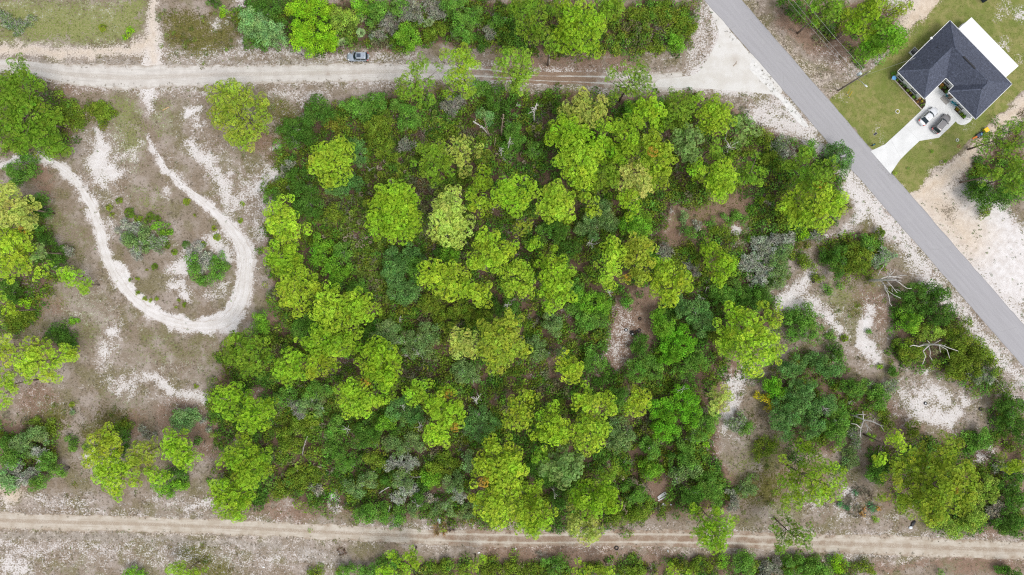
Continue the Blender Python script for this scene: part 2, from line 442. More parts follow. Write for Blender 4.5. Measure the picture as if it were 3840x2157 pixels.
# top road verges
stroke('sand', 'V', [(0, 125), (100, 128), (250, 132), (330, 128), (375, 110)], [34, 32, 26, 30, 40], .95, 1.0)
stroke('peach', 'V', [(0, 125), (100, 128), (250, 132), (330, 128), (375, 100)], [40, 36, 30, 30, 40], .8, 2)
stroke('sand', 'V', [(380, -10), (384, 50), (390, 100), (380, 150), (374, 185)], [22, 22, 40, 60, 60], .95, 0.8)
stroke('peach', 'V', [(380, -10), (384, 50), (390, 100), (380, 150)], 24, .8, 2)
stroke('sand', 'V', [(372, 215), (374, 250), (372, 278)], [62, 36, 6], .9, 1.0)
stroke('sand', 'V', [(400, 128), (450, 145), (540, 140), (620, 130), (700, 138), (760, 140), (880, 140), (960, 135), (1060, 145)], [30, 20, 26, 24, 26, 20, 24, 26, 14], .62, 1.5)
stroke('sand', 'V', [(190, 228), (300, 226), (480, 232), (520, 225)], 20, .55, 1.2)
stroke('sand', 'V', [(690, 233), (760, 238), (830, 232)], [26, 24, 16], .62, 1.5)
stroke('sand', 'V', [(0, 175), (300, 195), (700, 187), (1050, 182), (1300, 190), (1700, 205)], 56, .55, 1.5)
stroke('grit', 'V', [(0, 148), (300, 160), (420, 158), (700, 158), (1100, 153)], 16, .8, 1.2)
stroke('grit', 'V', [(150, 212), (350, 222), (700, 212), (1000, 210)], 12, .6, 1.2)
stroke('peach', 'V', [(0, 1325), (400, 1340), (900, 1350), (2576, 1390)], 24, .6, 3)
# bottom road verges
stroke('sand', 'V', [(0, 1310), (400, 1322), (900, 1342), (1600, 1355), (2576, 1375)], 54, .5, 1.5)
stroke('sand', 'V', [(0, 1225), (40, 1245), (20, 1262)], 36, .95, 1.2); stroke('peach', 'V', [(0, 1225), (40, 1245)], 60, .9, 2)
stroke('sand', 'V', [(60, 1250), (120, 1260), (220, 1270)], 26, .6, 1.5)
stroke('sand', 'V', [(0, 1365), (80, 1385), (140, 1382), (230, 1378), (330, 1380)], [30, 34, 24, 22, 20], .65, 1.5)
stroke('sand', 'V', [(340, 1380), (480, 1385), (600, 1400), (700, 1410), (820, 1395)], [40, 60, 70, 70, 40], .42, 3)
stroke('sand', 'V', [(20, 1420), (60, 1435)], 60, .7, 1.5)
stroke('sand', 'V', [(480, 1275), (520, 1270)], 24, .8, 1.2); stroke('sand', 'V', [(380, 1255), (470, 1260)], 24, .5, 1.5)
stroke('sand', 'V', [(2070, 1400), (2200, 1395), (2300, 1400)], [20, 34, 14], .6, 1.5); stroke('sand', 'V', [(1900, 1370), (2060, 1385)], 10, .5, 1)
stroke('sand', 'V', [(2050, 1345), (2250, 1345), (2500, 1350)], 14, .45, 1.5)
stroke('grit', 'V', [(0, 1345), (300, 1355), (700, 1370)], 22, .9, 1.5); stroke('grit', 'V', [(0, 1272), (300, 1285), (560, 1298)], 14, .6, 1.5)
stroke('grit', 'V', [(760, 1395), (860, 1405)], 50, .7, 2)
# paved road verges
for a, b, w, v in (((1770, 30), (1765, 100), 40, .6), ((1765, 100), (1740, 160), 44, .62), ((1830, 240), (1960, 245), 26, .5), ((1900, 290), (2040, 330), 60, .75), ((1960, 250), (2075, 370), 26, .95), ((1990, 290), (1930, 270), 40, .7),
                   ((2130, 440), (2260, 590), 60, .82), ((2260, 590), (2360, 720), 56, .76), ((2360, 720), (2470, 850), 44, .76), ((2470, 850), (2576, 960), 44, .76), ((2500, 960), (2576, 1000), 40, .5)):
    stroke('sand', 'V', [a, b], w, v, 1.6)
    stroke('weed', 'V', [a, b], w * 1.2, .7, 2)
stroke('weed', 'V', [(1775, 30), (1780, 110), (1730, 160), (1700, 170)], 26, 1.0, 1.5)
stroke('weed', 'V', [(2100, 390), (2300, 610), (2576, 930)], 22, 1.0, 1.2, warp=False)
for a, b, w, v in (((1880, 0), (1990, 130), 26, .45), ((1940, 90), (2060, 220), 50, .5), ((2030, 170), (2100, 230), 60, .42), ((2070, 140), (2160, 190), 50, .4), ((2290, 500), (2420, 640), 80, 1.0), ((2420, 640), (2576, 840), 70, .9), ((2470, 560), (2576, 700), 140, 1.35), ((2350, 500), (2460, 480), 60, 1.1)):
    stroke('sand', 'V', [a, b], w, v, 1.8)
    stroke('weed', 'V', [a, b], w, .5, 2)
area('litter', 'V', [(1950, 20), (2050, 40), (2180, 130), (2150, 150), (2100, 150), (2030, 120), (1960, 70)], .95, 3)
stroke('weed', 'V', [(1880, 20), (2090, 250)], 20, .9, 1.5, warp=False); stroke('weed', 'V', [(2300, 500), (2576, 800)], 26, .9, 1.5, warp=False)
stroke('peach', 'V', [(1900, 30), (2100, 230)], 70, .6, 3); stroke('peach', 'V', [(2320, 490), (2440, 600)], 90, .85, 5)
# strips beside the house lot
stroke('sand', 'V', [(2370, -10), (2310, 40), (2275, 90)], [90, 70, 14], 1.15, 1.5); stroke('peach', 'V', [(2370, -10), (2310, 40), (2270, 90)], 80, .9, 3)
stroke('sand', 'V', [(2250, 0), (2290, 20)], 50, .8, 2)
stroke('sand', 'V', [(2190, 165), (2250, 140)], 14, .8, 1)
stroke('sand', 'V', [(2600, 250), (2530, 300), (2460, 380), (2390, 430), (2310, 490)], [50, 46, 22, 60, 70], 1.1, 1.5); stroke('peach', 'V', [(2600, 250), (2530, 300), (2460, 380), (2390, 430), (2310, 490)], 60, .9, 3)
stroke('litter', 'V', [(2450, 370), (2430, 440), (2390, 480)], 30, .8, 3)
stroke('sand', 'V', [(2400, 470), (2440, 400)], 22, .7, 1.0)
LAWN = [(2087, 257), (2277, 483), (2300, 482), (2345, 432), (2452, 347), (2526, 277), (2590, 215), (2590, -20), (2379, -20), (2345, 28), (2272, 95), (2240, 140), (2182, 172), (2105, 247)]
area('lawn', 'V', LAWN, 1, 0.8)
area('sand', 'V', LAWN, 1, 1.0, sub=True); area('litter', 'V', LAWN, 1, 1.0, sub=True); area('weed', 'V', LAWN, 1, 1.0, sub=True)
for T, x, y, r, v in (('D', 1860, 340, 34, .6), ('D', 1830, 310, 30, .5), ('D', 1960, 440, 24, .5), ('D', 1860, 40, 60, .4), ('D', 1990, 100, 60, .75), ('D', 1810, 130, 14, .8), ('D', 900, 985, 24, .45), ('D', 960, 1060, 20, .45), ('D', 1580, 960, 40, .3), ('D', 1310, 1290, 20, .5), ('D', 1300, 1020, 40, .3), ('D', 640, 720, 40, .4)):
    blob('sand', T, x, y, r, v, 1.0)
# tyre clearing: pale oak-leaf litter
for x, y, r, v in ((860, 960, 60, .55), (930, 1000, 60, .5), (860, 1130, 80, .55), (800, 1210, 80, .6), (880, 1270, 60, .5), (960, 1100, 50, .35)):
    blob('sand', 'G', x, y, r, v, 2.0)
area('sand', 'C', [(1490, 10), (1610, 180), (1640, 250), (1760, 380), (1870, 460), (1930, 560), (2010, 670), (2030, 730), (1880, 720), (1500, 685), (1100, 665), (1100, 585), (1380, 555), (1470, 470), (1550, 330), (1580, 230), (1530, 100)], 1.0, 1.2)
LAY['dry'] = np.clip(1 - LAY['woods'] - LAY['lawn'], 0, 1) * (1 - sst(LAY['sand'], 0.35, 0.7)) * (1 - sst(LAY['litter'], 0.4, 0.9) * 0.7)
_reg = lambda arr, X, Y: arr[np.clip(np.searchsorted(gy, Y), 0, len(gy) - 1), np.clip(np.searchsorted(gx, X), 0, len(gx) - 1)]
def sample(layer, X, Y): return _reg(LAY[layer], X, Y)

def ground_material():
    t = NT('ground_cover')
    A = t.n('ShaderNodeSeparateColor'); t.l(t.attr('cover_a').outputs['Color'], A.inputs[0])
    B = t.n('ShaderNodeSeparateColor'); t.l(t.attr('cover_b').outputs['Color'], B.inputs[0])
    aa = t.attr('cover_a').outputs['Alpha']; ba = t.attr('cover_b').outputs['Alpha']
    n_big = t.noise(0.12, 4, 0.6)
    n_mid = t.noise(0.8, 5, 0.65)
    n_fin = t.noise(3.2, 4, 0.7)
    n_vf = t.noise(9.0, 2, 0.7)
    streak = t.noise(1.0, 4, 0.7, t.scaled(2.2, 5.0, 1, rz=0.5))
    def th(m, w=0.9, lo=0.38, hi=0.62, nn=None):
        nn = nn or t.math('ADD', t.math('MULTIPLY', n_mid, 0.45), t.math('MULTIPLY', n_fin, 0.55))
        v = t.math('ADD', m, t.math('MULTIPLY', t.math('SUBTRACT', nn, 0.5), w * 2.0))
        return t.math('MULTIPLY', t.step(v, lo, hi), t.step(m, 0.02, 0.22))
    n_m2 = t.noise(0.28, 4, 0.62, seed=2); n_m3 = t.noise(0.2, 4, 0.6, seed=5)
    dry = t.mix(t.step(n_big, 0.35, 0.65), (0.225, 0.172, 0.122), (0.265, 0.215, 0.168))
    dry = t.mix(t.math('MULTIPLY', t.step(n_m2, 0.46, 0.62), 0.85), dry, (0.37, 0.31, 0.27))
    dry = t.mix(t.math('MULTIPLY', t.step(n_m3, 0.47, 0.62), 0.8), dry, (0.165, 0.145, 0.065))
    dry = t.mix(t.math('MULTIPLY', t.step(streak, 0.45, 0.68), 0.45), dry, (0.44, 0.375, 0.31))
    dry = t.mix(t.math('MULTIPLY', t.step(n_fin, 0.52, 0.68), 0.55), dry, (0.15, 0.115, 0.075))
    lit = t.mix(t.step(n_mid, 0.35, 0.65), (0.17, 0.105, 0.072), (0.27, 0.18, 0.13))
    lit = t.mix(t.step(n_vf, 0.5, 0.68), lit, (0.38, 0.28, 0.22))
    lit = t.mix(t.math('MULTIPLY', t.step(n_fin, 0.55, 0.7), 0.6), lit, (0.09, 0.055, 0.035))
    grn = t.mix(t.step(n_fin, 0.4, 0.62), (0.30, 0.285, 0.13), (0.17, 0.21, 0.055))
    olv = t.mix(t.step(n_fin, 0.42, 0.6), (0.17, 0.16, 0.045), (0.10, 0.085, 0.03))
    snd = t.mix(t.step(n_mid, 0.35, 0.68), (0.73, 0.70, 0.69), (0.60, 0.555, 0.53))
    pch = t.mix(t.step(n_mid, 0.35, 0.68), (0.66, 0.55, 0.43), (0.53, 0.42, 0.31))
    lwn = t.mix(t.step(n_mid, 0.38, 0.6), (0.19, 0.215, 0.055), (0.27, 0.255, 0.095))
    lwn = t.mix(t.math('MULTIPLY', t.step(n_big, 0.45, 0.62), 0.55), lwn, (0.145, 0.19, 0.04))
    lwn = t.mix(t.math('MULTIPLY', t.step(n_vf, 0.55, 0.7), 0.35), lwn, (0.36, 0.33, 0.16))
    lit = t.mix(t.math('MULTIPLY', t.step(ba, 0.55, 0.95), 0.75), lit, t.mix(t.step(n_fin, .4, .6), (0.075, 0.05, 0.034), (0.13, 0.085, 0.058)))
    c = t.mix(th(A.outputs[1], 1.6), dry, lit)
    c = t.mix(th(A.outputs[2], 2.0), c, grn)
    c = t.mix(th(B.outputs[1], 2.0), c, olv)
    c = t.mix(t.math('MULTIPLY', th(B.outputs[2], 0.9), 0.75), c, t.mix(t.step(n_fin, .42, .6), (0.42, 0.37, 0.32), (0.22, 0.19, 0.16)))
    c = t.mix(th(B.outputs[0], 0.25), c, lwn)
    sc = t.mix(aa, snd, pch)
    sc = t.mix(t.math('MULTIPLY', t.step(n_vf, 0.54, 0.68), 0.35), sc, (0.42, 0.35, 0.28))
    c = t.mix(th(A.outputs[0], 2.6, 0.36, 0.66, t.math('ADD', t.math('MULTIPLY', n_mid, 0.35), t.math('ADD', t.math('MULTIPLY', n_fin, 0.4), t.math('MULTIPLY', n_vf, 0.25)))), c, sc)
    h = t.math('ADD', n_fin, t.math('MULTIPLY', n_vf, 0.5))
    return t.finish(c, 0.95, 0.1, normal=t.bump(h, 0.6, 0.12))

M_GROUND = ground_material()
ny, nx = GX.shape
ii = np.arange(nx * ny).reshape(ny, nx)
quads = np.stack([ii[:-1, :-1], ii[:-1, 1:], ii[1:, 1:], ii[1:, :-1]], -1).reshape(-1, 4)
ca = np.stack([LAY['sand'], LAY['litter'], LAY['green'], LAY['peach']], -1).reshape(-1, 4)
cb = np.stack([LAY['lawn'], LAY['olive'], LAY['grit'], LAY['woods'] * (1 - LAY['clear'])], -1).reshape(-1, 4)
ground = link('ground', np_mesh('ground', np.stack([GX, GY, GX * 0], -1).reshape(-1, 3), quads, M_GROUND, attrs={'cover_a': ca, 'cover_b': cb}))
tag(ground, kind='structure')

# ------------------------------------------------------------------ roads as sheets just above the ground
def resample(pts, step):
    P = np.array(pts, float)
    # smooth curve through the points (Catmull-Rom), then even steps
    Q = []
    n = len(P)
    for i in range(n - 1):
        p0, p1, p2, p3 = P[max(i - 1, 0)], P[i], P[i + 1], P[min(i + 2, n - 1)]
        for k in range(12):
            u = k / 12
            Q.append(0.5 * ((2 * p1) + (-p0 + p2) * u + (2 * p0 - 5 * p1 + 4 * p2 - p3) * u * u + (-p0 + 3 * p1 - 3 * p2 + p3) * u ** 3))
    Q.append(P[-1]); Q = np.array(Q)
    d = np.concatenate([[0], np.cumsum(np.hypot(*(Q[1:, :2] - Q[:-1, :2]).T))])
    s = np.arange(0, d[-1], step)
    return np.stack([np.interp(s, d, Q[:, j]) for j in range(P.shape[1])], -1), s

def strip(name, centre, widths, mat, z, ncol=15, step=0.5, jag=0.35, seed=1, brown=None):
    C, s = resample([(p[0], p[1], w, b) for p, w, b in zip(centre, widths, brown or [0] * len(widths))], step)
    tg = np.gradient(C[:, :2], axis=0); tg /= np.maximum(np.hypot(tg[:, 0], tg[:, 1])[:, None], 1e-6)
    nrm = np.stack([-tg[:, 1], tg[:, 0]], -1)
    V = []; U = []
    q = np.linspace(-1, 1, ncol)
    jm = np.minimum(1, C[:, 2] * .35 / jag)
    jl = jm * ((fbm(s, s * 0 + 3, 1.6, seed, 4) - 0.5) * 2 * jag + (fbm(s, s * 0 + 3, 9, seed + 5, 2) - 0.5) * 2 * jag)
    jr = jm * ((fbm(s, s * 0 + 9, 1.6, seed + 1, 4) - 0.5) * 2 * jag + (fbm(s, s * 0 + 9, 9, seed + 6, 2) - 0.5) * 2 * jag)
    for j in q:
        off = C[:, 2] / 2 * j + np.where(j > 0, jl * abs(j) ** 3, -jr * abs(j) ** 3)
        V.append(np.concatenate([C[:, :2] + nrm * off[:, None], np.full((len(s), 1), z)], 1))
        U.append(np.stack([np.full(len(s), j), s, s * 0, np.clip(C[:, 3], 0, 1)], -1))
    V = np.stack(V, 1).reshape(-1, 3); U = np.stack(U, 1).reshape(-1, 4)
    m = len(s)
    idx = np.arange(m * ncol).reshape(m, ncol)
    F = np.stack([idx[:-1, :-1], idx[1:, :-1], idx[1:, 1:], idx[:-1, 1:]], -1).reshape(-1, 4)
    o = link(name, np_mesh(name, V, F[:, ::-1], mat, attrs={'lane': U}))
    if o.data.polygons[0].normal.z < 0: o.data.flip_normals()
    return tag(o, kind='structure')

def dirt_material(name, c0, c1, edge, dark, rut=0.5):
    t = NT(name)
    L = t.n('ShaderNodeSeparateXYZ'); t.l(t.attr('lane').outputs['Vector'], L.inputs[0])
    q = t.math('ABSOLUTE', L.outputs[0])
    cv = t.n('ShaderNodeCombineXYZ'); t.l(t.math('MULTIPLY', L.outputs[0], 9.0), cv.inputs[0]); t.l(t.math('MULTIPLY', L.outputs[1], 0.16), cv.inputs[1])
    streak = t.noise(1.0, 5, 0.65, cv.outputs[0])
    n_mid = t.noise(0.5, 5, 0.65); n_fin = t.noise(4.5, 4, 0.75)
    c = t.mix(t.step(n_mid, 0.35, 0.65), c0, c1)
    c = t.mix(t.math('MULTIPLY', t.step(streak, 0.45, 0.7), 0.7), c, dark)
    mid = t.step(q, 0.12, 0.3, 1.0, 0.0)                        # crown between the wheel tracks
    c = t.mix(t.math('MULTIPLY', t.math('MULTIPLY', mid, t.step(n_fin, 0.35, 0.6)), rut), c, edge)
    e = t.step(t.math('ADD', q, t.math('MULTIPLY', t.math('SUBTRACT', n_mid, 0.5), 0.9)), 0.72, 1.05)
    c = t.mix(t.math('MULTIPLY', e, t.step(n_fin, 0.3, 0.6)), c, edge)
    br = t.attr('lane').outputs['Alpha']                        # fallen needles lying on the road
    wheel = t.math('MULTIPLY', t.step(q, 0.3, 0.42), t.step(q, 0.62, 0.5))
    bm_ = t.math('SUBTRACT', t.math('ADD', br, t.math('MULTIPLY', t.math('SUBTRACT', n_mid, 0.5), 1.2)), t.math('MULTIPLY', wheel, 0.45))
    c = t.mix(t.math('MULTIPLY', t.step(bm_, 0.15, 0.75), t.step(br, 0.0, 0.1)), c, t.mix(t.step(n_fin, .38, .62), (0.33, 0.235, 0.17), (0.23, 0.155, 0.11)))
    c = t.mix(t.math('MULTIPLY', t.step(n_fin, 0.56, 0.7), 0.3), c, tuple(x * 0.5 for x in dark))
    return t.finish(c, 0.95, 0.1, normal=t.bump(t.math('ADD', n_fin, streak), 0.4, 0.06))

M_LIME = dirt_material('limerock', (0.63, 0.595, 0.555), (0.54, 0.50, 0.46), (0.38, 0.32, 0.26), (0.46, 0.43, 0.395))
M_TANDIRT = dirt_material('tan_dirt', (0.56, 0.505, 0.435), (0.45, 0.385, 0.31), (0.33, 0.255, 0.19), (0.38, 0.32, 0.255), 0.85)
M_SAND = dirt_material('track_sand', (0.73, 0.70, 0.69), (0.64, 0.605, 0.58), (0.45, 0.39, 0.34), (0.53, 0.48, 0.44), 0.25)
V2 = lambda pts: [tuple(gv(x, y)[:2]) for x, y in pts]
strip('dirt_road', V2([(-30, 165), (80, 172), (167, 186), (250, 192), (334, 195), (480, 190), (667, 186), (850, 183), (978, 180), (1100, 181), (1212, 183), (1341, 196), (1475, 200), (1609, 205), (1720, 206)]),
      [gl('V', w * 1.16) for w in (32, 36, 42, 50, 52, 44, 40, 40, 40, 38, 34, 22, 28, 34, 44)], M_LIME, 0.006, 17, seed=3, jag=0.45, brown=[.05, .05, 0, 0, 0, 0, 0, .15, .05, .1, .5, .85, .7, .1, 0])
strip('dirt_road', V2([(-30, 1308), (167, 1314), (334, 1318), (500, 1324), (667, 1331), (820, 1339), (978, 1346), (1140, 1352), (1312, 1356), (1470, 1355), (1608, 1354), (1780, 1356), (1942, 1361), (2090, 1367), (2239, 1372), (2420, 1380), (2610, 1387)]),
      [gl('V', w * 1.18) for w in (38, 35, 34, 31, 33, 31, 31, 32, 36, 36, 37, 35, 33, 36, 42, 38, 36)], M_TANDIRT, 0.006, 17, seed=8, jag=0.4, brown=[0, 0, 0, 0, 0, .08, .2, .45, .5, .5, .5, .55, .45, .3, .2, .2, .2])
strip('sand_track', V2([(-20, 428), (50, 402), (100, 394), (150, 416), (190, 452), (222, 508), (247, 562), (264, 632), (295, 700), (340, 757), (400, 797), (460, 815), (520, 819), (572, 803), (603, 764), (616, 700), (617, 640), (598, 596), (558, 550), (508, 502), (458, 464), (420, 425), (395, 382)]),
      [gl('V', w) for w in (8, 9, 10, 13, 18, 20, 19, 20, 20, 20, 22, 22, 25, 28, 30, 31, 30, 26, 19, 13, 9, 6, 3)], M_SAND, 0.004, 11, seed=5, jag=0.5)
# limerock apron where the dirt road meets the pavement
def sheet(name, pts, mat, z, sub=0.8, seed=2, jag=0.3, warp=True):
    P, s = resample([tuple(p) for p in pts] + [tuple(pts[0])], sub)
    if warp:
        P = P + np.stack([(fbm(s, s * 0, 2.0, seed) - 0.5) * jag * 2, (fbm(s, s * 0 + 7, 2.0, seed + 1) - 0.5) * jag * 2], -1)
    bm = bmesh.new()
    f = bm.faces.new([bm.verts.new((x, y, z)) for x, y in P])
    bmesh.ops.triangulate(bm, faces=[f])
    bm.normal_update()
    for f in bm.faces:
        if f.normal.z < 0: f.normal_flip()
    o = from_bm(name, bm, mat)
    return tag(o, kind='structure')
def apron_material():
    t = NT('apron_limerock')
    n1 = t.noise(0.35, 5, 0.6); n2 = t.noise(3.5, 4, 0.75)
    c = t.mix(t.step(n1, 0.35, 0.65), (0.67, 0.65, 0.625), (0.60, 0.57, 0.53))
    c = t.mix(t.math('MULTIPLY', t.step(n2, 0.55, 0.7), 0.3), c, (0.5, 0.44, 0.37))
    p = gt('C', 1720, 450)
    d = t.n('ShaderNodeVectorMath', operation='DISTANCE'); t.l(t.pos(), d.inputs[0]); d.inputs[1].default_value = p
    c = t.mix(t.math('MULTIPLY', t.step(t.math('ADD', d.outputs['Value'], t.math('MULTIPLY', n1, 3.0)), 1.6, 3.2, 1, 0), 0.45), c, (0.42, 0.36, 0.3))
    return t.finish(c, 0.95, 0.1, normal=t.bump(n2, 0.3, 0.05))
M_APRON = apron_material()
C2 = lambda pts, T='C': [tuple(gt(T, x, y)[:2]) for x, y in pts]
sheet('gravel_apron', C2([(1510, 30), (1570, 75), (1650, 165), (1690, 240), (1800, 365), (1915, 470), (1985, 560), (2075, 665), (2040, 712), (1880, 700), (1500, 668), (1150, 656), (1150, 600), (1395, 570), (1490, 480), (1570, 330), (1600, 235), (1545, 110)]), M_APRON, 0.012, seed=4)
def asphalt_material():
    t = NT('asphalt')
    L = t.n('ShaderNodeSeparateXYZ'); t.l(t.attr('lane').outputs['Vector'], L.inputs[0])
    cv = t.n('ShaderNodeCombineXYZ'); t.l(t.math('MULTIPLY', L.outputs[0], 6.0), cv.inputs[0]); t.l(t.math('MULTIPLY', L.outputs[1], 0.1), cv.inputs[1])
    st = t.noise(1.0, 4, 0.6, cv.outputs[0]); n1 = t.noise(0.4, 5, 0.6); n2 = t.noise(14, 3, 0.7)
    c = t.mix(t.step(st, 0.35, 0.68), (0.385, 0.375, 0.39), (0.35, 0.34, 0.353))
    c = t.mix(t.math('MULTIPLY', t.step(n1, 0.52, 0.7), 0.3), c, (0.42, 0.41, 0.415))
    c = t.mix(t.math('MULTIPLY', t.step(n2, 0.5, 0.7), 0.12), c, (0.26, 0.26, 0.265))
    q = t.math('ABSOLUTE', L.outputs[0])
    c = t.mix(t.math('MULTIPLY', t.step(q, 0.93, 1.0), 0.5), c, (0.20, 0.195, 0.19))
    vo = t.n('ShaderNodeTexVoronoi', feature='DISTANCE_TO_EDGE'); t.l(t.scaled(0.09, 0.09, 0.09), vo.inputs['Vector']); vo.inputs['Scale'].default_value = 1.0
    ck = t.math('MULTIPLY', t.step(vo.outputs['Distance'], 0.0, 0.012, 1, 0), t.step(n1, 0.5, 0.62))
    c = t.mix(t.math('MULTIPLY', ck, 0.2), c, (0.16, 0.16, 0.16))
    return t.finish(c, 0.88, 0.25, normal=t.bump(n2, 0.25, 0.01))
M_ASPHALT = asphalt_material()
ROADC = [(1785, -40), (1818, 0), (1950, 150), (2082, 303), (2213, 455), (2345, 606), (2455, 733), (2640, 945)]
strip('paved_road', V2(ROADC), [gl("V", 71)] * len(ROADC), M_ASPHALT, 0.018, 13, seed=11, jag=0.12)
# white shell shoulder along the pavement below the apron
M_SHELL = simple('shell_shoulder', (0.68, 0.665, 0.645), 0.95, 0.10, 1.5, 0.1)
sheet('road_shoulder', C2([(150, 725), (215, 742), (300, 840), (375, 930), (385, 955), (340, 950), (270, 880), (200, 790)], 'D'), M_SHELL, 0.010, seed=6, jag=0.25)
sheet('road_shoulder', C2([(-30, 440), (60, 560), (130, 660), (190, 735), (150, 735), (90, 680), (20, 600), (-60, 520)], 'D'), M_SHELL, 0.014, seed=7, jag=0.25)
